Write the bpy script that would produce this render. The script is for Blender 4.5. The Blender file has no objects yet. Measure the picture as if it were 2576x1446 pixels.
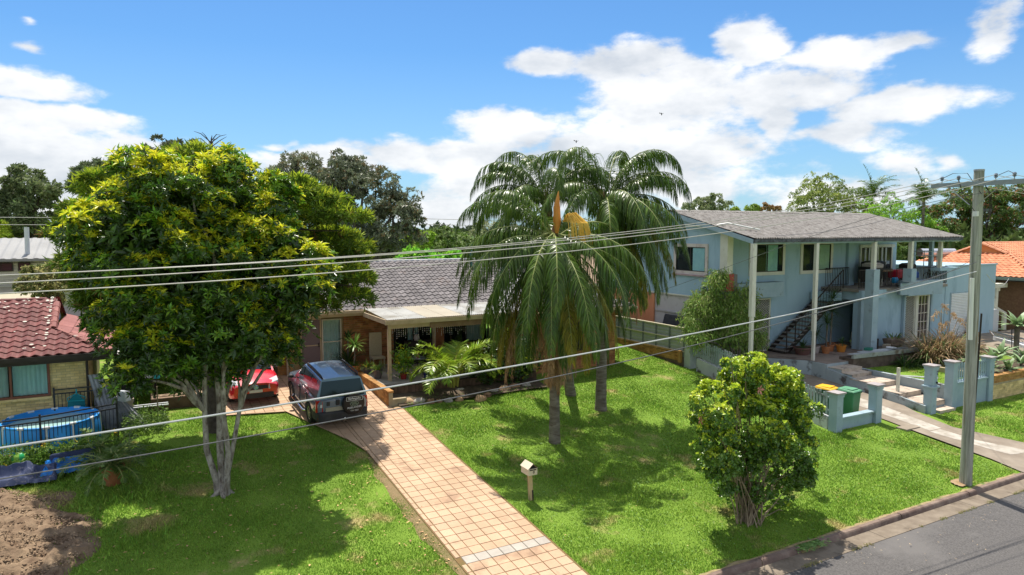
import bpy, math, random
import numpy as np
from mathutils import Vector, Matrix, noise as mnoise
R = math.radians
sc = bpy.context.scene
COL = sc.collection
rng = np.random.default_rng(7)
random.seed(7)
# ------------------------------------------------------------------ camera
CAMZ = 7.6
cd = bpy.data.cameras.new("camera"); cam = bpy.data.objects.new("camera", cd); COL.objects.link(cam)
cd.sensor_width = 36.0; cd.lens = 1735 / 2576 * 36.0; cd.clip_end = 4000; cd.clip_start = 0.1
cam.location = (0, 0, CAMZ)
cam.rotation_euler = (R(90) - math.atan((723 - 578) / 1735), 0, R(-28.8))
sc.camera = cam
# ------------------------------------------------------------------ sun and sky
SUNV = Vector((0.075, 0.40, 1.0)).normalized()
sun_el = math.asin(SUNV.z); sun_az = math.atan2(SUNV.x, SUNV.y)
sd = bpy.data.lights.new("sun", 'SUN'); sun = bpy.data.objects.new("sun", sd); COL.objects.link(sun)
sd.energy = 5.0; sd.angle = R(0.53); sd.color = (1.0, 0.94, 0.84)
sun.rotation_euler = (-SUNV).to_track_quat('-Z', 'Y').to_euler()
world = bpy.data.worlds.new("World"); sc.world = world; world.use_nodes = True
def build_world():
    nt = world.node_tree; N = nt.nodes; L = nt.links
    for n in list(N): N.remove(n)
    out = N.new('ShaderNodeOutputWorld'); bg = N.new('ShaderNodeBackground'); bg.inputs[1].default_value = 0.125
    L.new(bg.outputs[0], out.inputs[0])
    sky = N.new('ShaderNodeTexSky'); sky.sky_type = 'NISHITA'; sky.sun_disc = False
    sky.sun_elevation = sun_el; sky.sun_rotation = sun_az; sky.altitude = 0; sky.air_density = 1.1; sky.dust_density = 0.3; sky.ozone_density = 3.5
    tc = N.new('ShaderNodeTexCoord')
    sep = N.new('ShaderNodeSeparateXYZ'); L.new(tc.outputs['Generated'], sep.inputs[0])
    def m(op, a, b=None, c=None):
        n = N.new('ShaderNodeMath'); n.operation = op
        for i, q in enumerate((a, b, c)):
            if q is None: continue
            if isinstance(q, (int, float)): n.inputs[i].default_value = q
            else: L.new(q, n.inputs[i])
        return n.outputs[0]
    az = m('MULTIPLY', m('ARCTAN2', sep.outputs[0], sep.outputs[1]), 57.2958)
    el = m('MULTIPLY', m('ARCSINE', sep.outputs[2]), 57.2958)
    cmb = N.new('ShaderNodeCombineXYZ'); L.new(az, cmb.inputs[0]); L.new(el, cmb.inputs[1])
    def vm(op, a, b=None, c=None):
        n = N.new('ShaderNodeVectorMath'); n.operation = op
        for i, q in enumerate((a, b, c)):
            if q is None: continue
            if isinstance(q, tuple): n.inputs[i].default_value = q
            else: L.new(q, n.inputs[i])
        return n
    def nz(vec, scale, det, rough=0.55, off=(0, 0, 0), col=False):
        n = N.new('ShaderNodeTexNoise'); n.inputs['Scale'].default_value = scale; n.inputs['Detail'].default_value = det
        n.inputs['Roughness'].default_value = rough
        L.new(vm('ADD', vec, off).outputs[0], n.inputs['Vector']); return n.outputs['Color' if col else 'Fac']
    # the cloud layer: direction stretched so that clouds flatten towards the horizon
    st = vm('MULTIPLY', cmb.outputs[0], (1 / 14., 1 / 7., 0)).outputs[0]
    warp = vm('SUBTRACT', nz(st, 1.6, 3, 0.6, (7, 3, 1), True), (0.5, 0.5, 0.5)).outputs[0]
    P = vm('MULTIPLY_ADD', warp, (5.0, 2.6, 0), cmb.outputs[0]).outputs[0]
    acc = None
    for (a, e, ra, re, w) in CLOUDS:
        d = vm('LENGTH', vm('MULTIPLY_ADD', P, (1 / ra, 1 / re, 0), (-a / ra, -e / re, 0)).outputs[0]).outputs['Value']
        b = m('MULTIPLY', m('SUBTRACT', 1.25, d), w)
        if acc is None: acc = b
        else:
            n = N.new('ShaderNodeMath'); n.operation = 'SMOOTH_MAX'; L.new(acc, n.inputs[0]); L.new(b, n.inputs[1]); n.inputs[2].default_value = 0.15; acc = n.outputs[0]
    # beyond the placed banks: unseen broken cloud, cover raised for more neutral fill light
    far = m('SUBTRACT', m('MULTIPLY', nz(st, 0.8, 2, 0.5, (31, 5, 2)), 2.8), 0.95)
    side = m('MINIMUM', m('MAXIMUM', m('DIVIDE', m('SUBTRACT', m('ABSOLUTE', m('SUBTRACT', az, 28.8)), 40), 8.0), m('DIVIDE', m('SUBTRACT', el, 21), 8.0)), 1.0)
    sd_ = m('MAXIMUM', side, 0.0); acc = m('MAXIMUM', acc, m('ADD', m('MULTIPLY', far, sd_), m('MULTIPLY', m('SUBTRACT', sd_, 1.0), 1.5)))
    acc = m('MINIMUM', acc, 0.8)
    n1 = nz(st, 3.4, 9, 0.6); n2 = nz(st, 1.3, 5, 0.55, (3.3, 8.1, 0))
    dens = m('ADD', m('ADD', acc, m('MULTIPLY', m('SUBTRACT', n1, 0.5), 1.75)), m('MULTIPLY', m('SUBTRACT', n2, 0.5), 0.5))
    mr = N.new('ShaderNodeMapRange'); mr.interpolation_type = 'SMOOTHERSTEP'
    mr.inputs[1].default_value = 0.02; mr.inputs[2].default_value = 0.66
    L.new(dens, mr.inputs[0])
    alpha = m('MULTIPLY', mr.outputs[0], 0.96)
    # soft grey undersides, bright tops
    up = nz(vm('ADD', st, (0.0, -0.22, 0)).outputs[0], 1.3, 5, 0.55, (3.3, 8.1, 0))
    sh = m('ADD', m('MULTIPLY', m('SUBTRACT', n2, up), 1.5), m('MULTIPLY', m('SUBTRACT', n1, 0.5), 0.5))
    cr = N.new('ShaderNodeMapRange'); cr.inputs[1].default_value = -0.30; cr.inputs[2].default_value = 0.22
    L.new(sh, cr.inputs[0])
    mixc = N.new('ShaderNodeMix'); mixc.data_type = 'RGBA'; L.new(cr.outputs[0], mixc.inputs[0])
    mixc.inputs[6].default_value = (4.2, 4.5, 4.9, 1); mixc.inputs[7].default_value = (6.9, 6.9, 6.9, 1)
    hz = N.new('ShaderNodeMapRange'); hz.inputs[1].default_value = 14.0; hz.inputs[2].default_value = -1.0; L.new(el, hz.inputs[0])
    skc = N.new('ShaderNodeMix'); skc.data_type = 'RGBA'; skc.blend_type = 'MULTIPLY'; skc.inputs[0].default_value = 1.0
    L.new(sky.outputs[0], skc.inputs[6]); skc.inputs[7].default_value = SKYTINT
    hzm = N.new('ShaderNodeMix'); hzm.data_type = 'RGBA'; L.new(m('MULTIPLY', hz.outputs[0], 0.50), hzm.inputs[0]); L.new(skc.outputs[2], hzm.inputs[6]); hzm.inputs[7].default_value = (2.9, 4.3, 5.9, 1)
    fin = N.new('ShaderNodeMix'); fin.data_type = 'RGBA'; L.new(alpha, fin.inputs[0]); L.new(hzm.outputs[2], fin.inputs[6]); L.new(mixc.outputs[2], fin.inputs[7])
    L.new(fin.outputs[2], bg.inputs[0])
SKYTINT = (0.42, 0.66, 0.86, 1)
CLOUDS = [(31.8, 13.5, 3.5, 0.9, 1), (37.5, 13.3, 5.3, 1.5, 1.1), (41.9, 10.8, 6.5, 2.2, 1.2), (47.2, 14.1, 2.7, 1.8, 1), (52.8, 12.6, 4.4, 1.2, 1), (57.7, 13.1, 2.9, 0.9, 0.8), (50.7, 10.6, 6.1, 2.0, 1.2), (40.4, 9.1, 6.1, 1.8, 1.1), (28.9, 7.7, 5.5, 1.9, 1.1), (23.3, 6.1, 7.2, 1.5, 1.1), (38.9, 5.7, 10.0, 3.1, 1.2), (49.4, 8.4, 1.7, 1.7, 0.9), (57.4, 8.7, 5.0, 1.4, 1.2), (54.4, 6.9, 4.1, 1.0, 0.8), (29.2, 3.5, 7.5, 2.9, 1.0), (23.3, 1.2, 4.9, 2.3, 0.9), (63.6, 13.4, 1.7, 2.2, 0.9), (-5.9, 9.5, 4.4, 1.1, 1.1), (-4.7, 7.5, 6.3, 1.2, 1), (-4.1, 5.1, 9.0, 2.1, 1.2), (0.2, 5.8, 3.9, 1.1, 1), (-0.7, 2.8, 12.4, 2.2, 1.1), (13.3, 5.3, 6.5, 1.2, 1.1), (10.9, 6.6, 1.8, 0.4, 0.7), (57.8, 5.1, 2.2, 1.1, 0.55), (44.5, 2.8, 4.4, 1.9, 0.6), (61.1, 4.9, 1.4, 0.8, 0.5), (41.7, 5.0, 3.7, 1.6, 0.9), (-5.5, 13.4, 0.8, 0.3, 0.45), (53.7, 2.3, 10.3, 2.1, 0.5), (-5.8, 12.0, 1.1, 0.3, 0.45)]

build_world()
sc.view_settings.view_transform = 'Standard'; sc.view_settings.look = 'None'; sc.view_settings.exposure = 0.38; sc.view_settings.gamma = 1.0
sc.view_settings.use_curve_mapping = False
sc.cycles.max_bounces = 6; sc.cycles.transparent_max_bounces = 8
try: sc.cycles.use_denoising = True
except Exception: pass

# ------------------------------------------------------------------ helpers
MATS = {}
def M(name, c1, c2=None, scale=2.0, rough=0.8, bump=0.0, bscale=20.0, var=0.0, spec=0.3, metal=0.0, trans=0.0, detail=4.0, c3=None, s3=0.6, t3=0.55, coat=0.0, ramp=(0.35, 0.65), emit=None, hue=0.0, stretch=None, alpha=None):
    """procedural surface: two colours mixed by noise in world space, optional third in patches, per-piece variation"""
    if name in MATS: return MATS[name]
    mt = bpy.data.materials.new(name); mt.use_nodes = True; nt = mt.node_tree; N = nt.nodes; L = nt.links
    b = N['Principled BSDF']; out = N['Material Output']
    b.inputs['Roughness'].default_value = rough; b.inputs['Metallic'].default_value = metal
    b.inputs['Specular IOR Level'].default_value = spec
    if coat: b.inputs['Coat Weight'].default_value = coat; b.inputs['Coat Roughness'].default_value = 0.05
    c2 = c2 or c1
    geo = N.new('ShaderNodeNewGeometry'); pos = geo.outputs['Position']
    if stretch:
        v = N.new('ShaderNodeVectorMath'); v.operation = 'MULTIPLY'; v.inputs[1].default_value = stretch; L.new(pos, v.inputs[0]); pos = v.outputs[0]
    def noise(s, d, off=0.0):
        n = N.new('ShaderNodeTexNoise'); n.inputs['Scale'].default_value = s; n.inputs['Detail'].default_value = d; n.inputs['Roughness'].default_value = 0.6
        if off:
            v = N.new('ShaderNodeVectorMath'); v.inputs[1].default_value = (off, off, off); L.new(pos, v.inputs[0]); L.new(v.outputs[0], n.inputs['Vector'])
        else: L.new(pos, n.inputs['Vector'])
        return n.outputs['Fac']
    def mapr(x, a, c):
        n = N.new('ShaderNodeMapRange'); n.inputs[1].default_value = a; n.inputs[2].default_value = c; L.new(x, n.inputs[0]); return n.outputs[0]
    mx = N.new('ShaderNodeMix'); mx.data_type = 'RGBA'; L.new(mapr(noise(scale, detail), *ramp), mx.inputs[0])
    mx.inputs[6].default_value = (*c1, 1); mx.inputs[7].default_value = (*c2, 1); col = mx.outputs[2]
    if c3:
        m3 = N.new('ShaderNodeMix'); m3.data_type = 'RGBA'; L.new(mapr(noise(s3, 5, 11.3), t3, t3 + 0.12), m3.inputs[0]); L.new(col, m3.inputs[6]); m3.inputs[7].default_value = (*c3, 1); col = m3.outputs[2]
    if var or hue:
        oi = N.new('ShaderNodeObjectInfo'); ad = N.new('ShaderNodeMath'); ad.operation = 'ADD'
        L.new(oi.outputs['Random'], ad.inputs[0]); L.new(geo.outputs['Random Per Island'], ad.inputs[1])
        fr = N.new('ShaderNodeMath'); fr.operation = 'FRACT'; L.new(ad.outputs[0], fr.inputs[0])
        hs = N.new('ShaderNodeHueSaturation'); L.new(col, hs.inputs['Color'])
        vr = N.new('ShaderNodeMapRange'); vr.inputs[3].default_value = 1 - var; vr.inputs[4].default_value = 1 + var; L.new(fr.outputs[0], vr.inputs[0]); L.new(vr.outputs[0], hs.inputs['Value'])
        if hue:
            f2 = N.new('ShaderNodeMath'); f2.operation = 'MULTIPLY'; L.new(fr.outputs[0], f2.inputs[0]); f2.inputs[1].default_value = 7.31
            f3 = N.new('ShaderNodeMath'); f3.operation = 'FRACT'; L.new(f2.outputs[0], f3.inputs[0])
            hr = N.new('ShaderNodeMapRange'); hr.inputs[3].default_value = 0.5 - hue; hr.inputs[4].default_value = 0.5 + hue; L.new(f3.outputs[0], hr.inputs[0]); L.new(hr.outputs[0], hs.inputs['Hue'])
        col = hs.outputs[0]
    L.new(col, b.inputs['Base Color'])
    if bump:
        bp = N.new('ShaderNodeBump'); bp.inputs['Strength'].default_value = 1.0; bp.inputs['Distance'].default_value = bump
        L.new(noise(bscale, 4, 5.1), bp.inputs['Height']); L.new(bp.outputs[0], b.inputs['Normal'])
    if trans:
        tr = N.new('ShaderNodeBsdfTranslucent'); L.new(col, tr.inputs['Color']); ms = N.new('ShaderNodeMixShader'); ms.inputs[0].default_value = trans
        L.new(b.outputs[0], ms.inputs[1]); L.new(tr.outputs[0], ms.inputs[2]); L.new(ms.outputs[0], out.inputs[0])
    if emit: b.inputs['Emission Color'].default_value = (*emit, 1); b.inputs['Emission Strength'].default_value = 1
    if alpha is not None:
        b.inputs['Alpha'].default_value = alpha
    MATS[name] = mt; return mt
def glassmat(name, tint=(0.8, 0.9, 0.9), op=0.35):
    """window glass: mirror reflection by angle over clear, tinted see-through"""
    if name in MATS: return MATS[name]
    mt = bpy.data.materials.new(name); mt.use_nodes = True; nt = mt.node_tree; N = nt.nodes; L = nt.links
    for n in list(N):
        if n.type != 'OUTPUT_MATERIAL': N.remove(n)
    g = N.new('ShaderNodeBsdfGlossy'); g.inputs['Roughness'].default_value = 0.02
    t = N.new('ShaderNodeBsdfTransparent'); t.inputs[0].default_value = (*tint, 1)
    f = N.new('ShaderNodeFresnel'); f.inputs[0].default_value = 1.02 + op
    ge = N.new('ShaderNodeNewGeometry'); fb = N.new('ShaderNodeMath'); fb.operation = 'SUBTRACT'; fb.use_clamp = True; L.new(f.outputs[0], fb.inputs[0]); L.new(ge.outputs['Backfacing'], fb.inputs[1])
    ms = N.new('ShaderNodeMixShader'); L.new(fb.outputs[0], ms.inputs[0]); L.new(t.outputs[0], ms.inputs[1]); L.new(g.outputs[0], ms.inputs[2])
    L.new(ms.outputs[0], N['Material Output'].inputs[0]); MATS[name] = mt; return mt

OFF = {}
def link(o, parent=None):
    COL.objects.link(o)
    if parent is not None: o.parent = parent; OFF[o.name] = OFF.get(parent.name, Vector((0, 0, 0)))
    return o
def tag(o, label, cat, group=None, kind=None):
    if label: o['label'] = label
    if cat: o['category'] = cat
    if group: o['group'] = group
    if kind: o['kind'] = kind
    return o
def thing(name, label, cat, loc=(0, 0, 0), rz=0.0, group=None):
    o = bpy.data.objects.new(name, None); COL.objects.link(o); o.location = loc; o.rotation_euler = (0, 0, rz); o.empty_display_size = 0.2
    OFF[o.name] = Vector(loc) if rz == 0.0 else Vector((0, 0, 0))
    return tag(o, label, cat, group)
def npmesh(name, V, F, mats, mi=None, smooth=False):
    """V (n,3), F (m,k) all same k"""
    me = bpy.data.meshes.new(name); V = np.asarray(V, np.float32); F = np.asarray(F, np.int32); k = F.shape[1]
    me.vertices.add(len(V)); me.vertices.foreach_set('co', V.ravel())
    me.loops.add(F.size); me.loops.foreach_set('vertex_index', F.ravel())
    me.polygons.add(len(F)); me.polygons.foreach_set('loop_start', np.arange(0, F.size, k, dtype=np.int32))
    if mi is not None: me.polygons.foreach_set('material_index', np.asarray(mi, np.int32))
    me.update(calc_edges=True)
    for m in (mats if isinstance(mats, (list, tuple)) else [mats]): me.materials.append(m)
    if smooth: me.polygons.foreach_set('use_smooth', np.ones(len(F), bool))
    return me
class MB:
    def __init__(s): s.v = []; s.f = []; s.mi = []; s.cm = 0
    def mat(s, i): s.cm = i; return s
    def add(s, vs, fs):
        b = len(s.v); s.v.extend([tuple(q) for q in vs]); s.f.extend([tuple(b + i for i in f) for f in fs]); s.mi.extend([s.cm] * len(fs)); return s
    def box(s, x0, x1, y0, y1, z0, z1):
        return s.hexa([(x0, y0, z0), (x1, y0, z0), (x1, y1, z0), (x0, y1, z0), (x0, y0, z1), (x1, y0, z1), (x1, y1, z1), (x0, y1, z1)])
    def hexa(s, p): return s.add(p, [(0, 3, 2, 1), (4, 5, 6, 7), (0, 1, 5, 4), (1, 2, 6, 5), (2, 3, 7, 6), (3, 0, 4, 7)])
    def bar(s, a, b, w, h, up=(0, 0, 1)):
        a, b = Vector(a), Vector(b); d = (b - a).normalized(); u = Vector(up)
        if abs(d.dot(u)) > 0.98: u = Vector((1, 0, 0))
        x = d.cross(u).normalized() * w / 2; y = x.cross(d).normalized() * h / 2
        return s.hexa([a - x - y, a + x - y, b + x - y, b - x - y, a - x + y, a + x + y, b + x + y, b - x + y])
    def tube(s, pts, r, n=6, cap=True):
        pts = [Vector(p) for p in pts]; k = len(pts); rs = r if isinstance(r, (list, tuple)) else [r] * k
        rings = []; ref = Vector((0.13, 0.97, 0.2))
        for i, p in enumerate(pts):
            d = (pts[min(i + 1, k - 1)] - pts[max(i - 1, 0)]).normalized()
            x = d.cross(ref if abs(d.dot(ref)) < 0.95 else Vector((1, 0, 0))).normalized(); y = d.cross(x)
            rings.append([p + (x * math.cos(t) + y * math.sin(t)) * rs[i] for t in [2 * math.pi * j / n for j in range(n)]])
        b = [q for ring in rings for q in ring]; f = []
        for i in range(k - 1):
            for j in range(n): f.append((i * n + j, i * n + (j + 1) % n, (i + 1) * n + (j + 1) % n, (i + 1) * n + j))
        if cap: f.append(tuple(range(n))[::-1]); f.append(tuple((k - 1) * n + j for j in range(n)))
        return s.add(b, f)
    def lathe(s, c, prof, n=16, ax=None):
        b = []; f = []; c = Vector(c)
        for (r, z) in prof:
            for j in range(n): t = 2 * math.pi * j / n; b.append((c.x + r * math.cos(t), c.y + r * math.sin(t), c.z + z))
        for i in range(len(prof) - 1):
            for j in range(n): f.append((i * n + j, i * n + (j + 1) % n, (i + 1) * n + (j + 1) % n, (i + 1) * n + j))
        f.append(tuple(range(n))[::-1]); f.append(tuple((len(prof) - 1) * n + j for j in range(n)))
        return s.add(b, f)
    def poly(s, pts): return s.add(pts, [tuple(range(len(pts)))])
    def slab(s, pts, t):
        """flat polygon given a thickness downwards"""
        n = len(pts); q = [Vector(p) for p in pts]; lo = [Vector((p.x, p.y, p.z - t)) for p in q]
        return s.add(q + lo, [tuple(range(n)), tuple(range(2 * n - 1, n - 1, -1))] + [(i, n + i, n + (i + 1) % n, (i + 1) % n) for i in range(n)])
    def grid(s, P):
        """P rows x cols of points"""
        r = len(P); c = len(P[0]); return s.add([q for row in P for q in row], [(i * c + j, i * c + j + 1, (i + 1) * c + j + 1, (i + 1) * c + j) for i in range(r - 1) for j in range(c - 1)])
    def sphere(s, c, r, n=12, sz=1.0):
        prof = [(r * math.sin(math.pi * i / 8) + 1e-4, -r * sz * math.cos(math.pi * i / 8)) for i in range(9)]
        return s.lathe(c, prof, n)
    def mesh(s, name, mats, smooth=False):
        me = bpy.data.meshes.new(name); me.from_pydata([tuple(q) for q in s.v], [], s.f)
        for m in (mats if isinstance(mats, (list, tuple)) else [mats]): me.materials.append(m)
        me.polygons.foreach_set('material_index', s.mi)
        if smooth:
            me.polygons.foreach_set('use_smooth', [True] * len(s.f))
            if smooth != 'all': 
                try: me.set_sharp_from_angle(angle=R(38))
                except Exception: pass
        me.update(); return me
    def build(s, name, mats, parent=None, smooth=False, bevel=0.0):
        if parent is not None:
            o = OFF.get(parent.name, Vector((0, 0, 0)))
            if o.length: s.v = [(q[0] - o.x, q[1] - o.y, q[2] - o.z) for q in s.v]
        ob = link(bpy.data.objects.new(name, s.mesh(name, mats, smooth)), parent)
        if bevel:
            md = ob.modifiers.new('bevel', 'BEVEL'); md.width = bevel; md.segments = 2; md.limit_method = 'ANGLE'; md.angle_limit = R(40)
        return ob
def struct(o): o['kind'] = 'structure'; return o
def stuff(o): o['kind'] = 'stuff'; return o
def pieces(name, meshes, T, parent, limit=300, stuffname=None, label=None):
    """T: list of 4x4 matrices (world); the nearest `limit` become objects that share mesh data, the rest one part"""
    off = OFF.get(parent.name, Vector((0, 0, 0))) if parent is not None else Vector((0, 0, 0))
    C = Vector((0, 0, CAMZ)); idx = sorted(range(len(T)), key=lambda i: (T[i].translation - C).length_squared)
    for i in idx[:limit]:
        me = meshes[i % len(meshes)]; o = bpy.data.objects.new(name, me); COL.objects.link(o)
        if parent is not None: o.parent = parent
        mt = T[i].copy(); mt.translation = mt.translation - off; o.matrix_local = mt
        OFF[o.name] = off
    rest = idx[limit:]
    if rest:
        base = []
        for me in meshes:
            v = np.empty(len(me.vertices) * 3, np.float32); me.vertices.foreach_get('co', v)
            base.append((v.reshape(-1, 3), [tuple(p.vertices) for p in me.polygons]))
        VV = []; FF = []; nb = 0
        for i in rest:
            v, f = base[i % len(meshes)]; a = np.array(T[i]); w = v @ a[:3, :3].T + a[:3, 3] - np.array(off)
            VV.append(w); FF.extend([tuple(nb + k for k in q) for q in f]); nb += len(v)
        me = bpy.data.meshes.new(name); me.from_pydata(np.concatenate(VV).tolist(), [], FF)
        for m in meshes[0].materials: me.materials.append(m)
        o = stuff(link(bpy.data.objects.new(stuffname or (name + '_field'), me), parent))
        if parent is None: return o
def copy_tree(src, loc, rz, label, group=None, sc_=None):
    o = src.copy(); COL.objects.link(o); o.location = loc; o.rotation_euler = (0, 0, rz); o['label'] = label
    if group: o['group'] = group
    if sc_: o.scale = (sc_,) * 3
    def rec(a, b):
        for ch in list(a.children):
            c = ch.copy(); COL.objects.link(c); c.parent = b; rec(ch, c)
    rec(src, o); return o
def text(s, size, mat, parent, mtx, name='lettering', ext=0.004, align='CENTER'):
    cu = bpy.data.curves.new(name, 'FONT'); cu.body = s; cu.size = size; cu.extrude = ext; cu.align_x = align; cu.align_y = 'CENTER'; cu.materials.append(mat)
    q = bpy.data.objects.new(name, cu); me = bpy.data.meshes.new_from_object(q); bpy.data.objects.remove(q); me.materials.clear(); me.materials.append(mat)
    o = bpy.data.objects.new(name, me); COL.objects.link(o); o.parent = parent; o.matrix_local = mtx; OFF[o.name] = OFF.get(parent.name, Vector()); return o
def g(x, y):
    """height of the ground: level verge at the kerb, then rising to the houses"""
    if y < 10.58: return 0.13
    return 0.13 + 0.085 * (min(y, 29.3) - 10.58)
def frame_mtx(o, x, y, z):
    m = Matrix.Identity(4)
    for i, a in enumerate((x, y, z)):
        for j in range(3): m[j][i] = a[j]
    for j in range(3): m[j][3] = o[j]
    return m

# ------------------------------------------------------------------ ground, road, kerb
m_grass = M('lawn_soil_and_turf', (0.135, 0.225, 0.03), (0.185, 0.295, 0.04), 0.9, 0.95, 0.02, 30, c3=(0.34, 0.29, 0.12), s3=0.8, t3=0.56, spec=0.15, detail=8)
m_blade = M('grass_blade', (0.165, 0.305, 0.034), (0.26, 0.41, 0.055), 0.8, 0.6, var=0.42, c3=(0.42, 0.37, 0.14), s3=0.8, t3=0.57, spec=0.3, trans=0.4, hue=0.02)
m_asph = M('asphalt', (0.075, 0.070, 0.068), (0.140, 0.132, 0.127), 28, 0.9, 0.006, 120, c3=(0.145, 0.136, 0.13), s3=0.35, t3=0.56, detail=12)
m_conc = M('weathered_concrete', (0.21, 0.17, 0.13), (0.31, 0.26, 0.205), 1.2, 0.9, 0.004, 60, c3=(0.24, 0.20, 0.165), s3=1.5, t3=0.57, detail=9)
m_kerb = M('kerb_concrete', (0.15, 0.10, 0.08), (0.26, 0.195, 0.155), 3.0, 0.9, 0.006, 40, c3=(0.12, 0.085, 0.07), s3=2.5, t3=0.54, detail=9)
m_dirt = M('bare_dirt', (0.155, 0.10, 0.062), (0.27, 0.19, 0.12), 3.0, 0.95, 0.03, 14, c3=(0.19, 0.13, 0.08), s3=3.5, t3=0.57, detail=9)
def gridsheet(name, xs, ys, zf, mat):
    X, Y = np.meshgrid(xs, ys); Z = np.vectorize(zf)(X, Y); V = np.stack([X, Y, Z], -1).reshape(-1, 3); c = len(xs); r = len(ys)
    i = np.arange((r - 1) * (c - 1)); a = (i // (c - 1)) * c + i % (c - 1); F = np.stack([a, a + 1, a + c + 1, a + c], -1)
    return struct(link(bpy.data.objects.new(name, npmesh(name, V, F, mat, smooth=True))))
def gz(x, y):
    if 2.2 < y < 10.45: return -0.25
    if y < 2.2: return 0.1
    z = g(x, y) if y > 10.58 else 0.11
    if 10.7 < y < 28: z += 0.03 * mnoise.noise(Vector((x * 0.5, y * 0.5, 0))) - 0.012
    return z - 0.01
ys = [-1500, -200, -20, 2.19, 2.21, 10.44, 10.46, 10.6] + list(np.arange(10.8, 30.1, 0.5)) + [35, 60, 100, 200, 500, 1000, 2500]
xs = [-2000, -500, -100, -40, -15] + list(np.arange(-8, 48, 0.7)) + [60, 90, 150, 400, 1000, 2500]
gridsheet('ground', xs, ys, gz, m_grass)
# road with a slight camber, in one sheet
gridsheet('road', [-200, -60] + list(range(-20, 60, 4)) + [100, 300], [2.75, 4.5, 6.4, 8.3, 9.95], lambda x, y: 0.05 - 0.006 * abs(y - 6.4) - 0.01, m_asph)
b = MB(); 
for (a, c) in ((9.93, 10.42), (2.3, 2.8)):
    for x in range(-40, 80, 4): b.box(x, x + 3.985, a, c, -0.2, 0.030 if a > 5 else 0.03)
struct(b.build('gutter_channel', M('gutter_concrete', (0.17, 0.135, 0.10), (0.25, 0.205, 0.155), 2.5, 0.9, 0.004, 60, c3=(0.12, 0.095, 0.07), s3=2, t3=0.55, detail=9)))
KERB = thing('kerb', 'worn brown concrete kerb along the edge of the road below the lawn', 'kerb'); KERB['kind'] = 'structure'
def kerbseg(x0, x1, y0=10.42, y1=10.60, h=0.15):
    P = []
    n = max(2, int((x1 - x0) / 0.5))
    for i in range(n + 1):
        x = x0 + (x1 - x0) * i / n; w = 0.008 * mnoise.noise(Vector((x * 2, 3, 1))); hh = h + 0.006 * mnoise.noise(Vector((x * 1.3, 9, 1)))
        P.append([(x, y0 + 0.0, 0.0), (x, y0 + 0.03 + w, hh - 0.03), (x, y0 + 0.06 + w, hh), (x, y1 - 0.01, hh), (x, y1, 0.0)])
    bb = MB().grid(P); bb.poly([P[0][i] for i in range(5)]); bb.poly([P[-1][i] for i in range(5)][::-1])
    return bb
xk = 6.0
for x0, x1 in [(-26, -20), (-20, -14), (-14, -8), (-8, -2), (-2, 5.6), (8.9, 12.2), (12.22, 13.5), (14.25, 17.4), (17.43, 20.6), (20.63, 23.75), (27.6, 31.5), (31.53, 36), (36.03, 42)]:
    kerbseg(x0, x1).build('kerb_stone', m_kerb, KERB, smooth=True)
b = MB()
for x in range(-40, 80, 4): b.box(x, x + 3.98, 2.12, 2.3, -0.1, 0.15)
b.build('kerb_stone', m_kerb, KERB)
# soil strip and grass tufts that creep over the kerb; sand at the pole
b = MB()
P = []
for i in range(0, 81):
    x = 8.9 + i * 0.185
    if x > 23.7: break
    w = 0.03 + 0.10 * mnoise.noise(Vector((x * 1.5, 2, 2))) + 0.06 * mnoise.noise(Vector((x * 6, 2, 2)))
    P.append([(x, 10.58, 0.150), (x, 10.60 + w, 0.152), (x, 10.72 + w, 0.10)])
b.grid(P); struct(b.build('verge_soil', M('verge_soil', (0.26, 0.19, 0.10), (0.36, 0.29, 0.15), 6, 0.95, 0.01, 50, c3=(0.12, 0.17, 0.04), s3=3, t3=0.53)))
b = MB(); pts = []
for i in range(22):
    t = 2 * math.pi * i / 22; r = 0.34 + 0.16 * mnoise.noise(Vector((math.cos(t) * 2, math.sin(t) * 2, 5)))
    x, y = 21.15 + r * math.cos(t) * 1.1, 10.95 + r * 0.62 * math.sin(t); pts.append((x, y, g(x, y) + 0.03))
pts = [p for p in pts if p[1] > 10.62]
b.poly(pts); struct(b.build('sand_patch', M('sand_patch', (0.30, 0.19, 0.10), (0.38, 0.27, 0.16), 8, 0.95, 0.01, 50)))

# ------------------------------------------------------------------ tiled driveway
m_pav = M('terracotta_paver', (0.465, 0.31, 0.195), (0.55, 0.38, 0.25), 1.1, 0.8, 0.0015, 90, var=0.08, c3=(0.35, 0.225, 0.145), s3=1.3, t3=0.57, detail=9)
m_joint = M('paver_joint', (0.20, 0.12, 0.05), (0.15, 0.12, 0.045), 4, 0.95)
m_white = M('white_paver', (0.38, 0.34, 0.29), (0.45, 0.41, 0.35), 3, 0.75, 0.001, 60, var=0.04)
PW = 0.3
X0, X1 = 5.96, 8.29
def in_drive(x, y):
    if y > 27.9 - (0 if x < 7.9 else 4.3): pass
    if X0 <= x <= X1 and 10.4 < y < 27.8: return not (x > 7.85 and y > 23.4)
    if y < 29.6 and x < 8 and y > 19.9:
        edge = [(5.96, 19.9), (5.72, 20.93), (4.44, 24.33), (3.0, 24.6), (1.9, 24.8)]
        if x < 1.9 or (x > 7.85 and y > 23.4): return False
        for (ax, ay), (bx, by) in zip(edge, edge[1:]):
            if bx <= x <= ax: return y > ay + (by - ay) * (ax - x) / (ax - bx)
        return x >= X0
    return False
DRV = thing('tiled_driveway', 'driveway of peach square pavers running from the road up to the parked cars', 'driveway'); DRV['kind'] = 'structure'
b = MB()
def dz(x, y): return g(x, y) + 0.022
P = [[(x, y, dz(x, y)) for x in (X0 - 0.03, X1 + 0.02)] for y in [10.45, 10.58] + list(np.arange(11, 23.4, 0.5)) + [23.45]]
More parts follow.
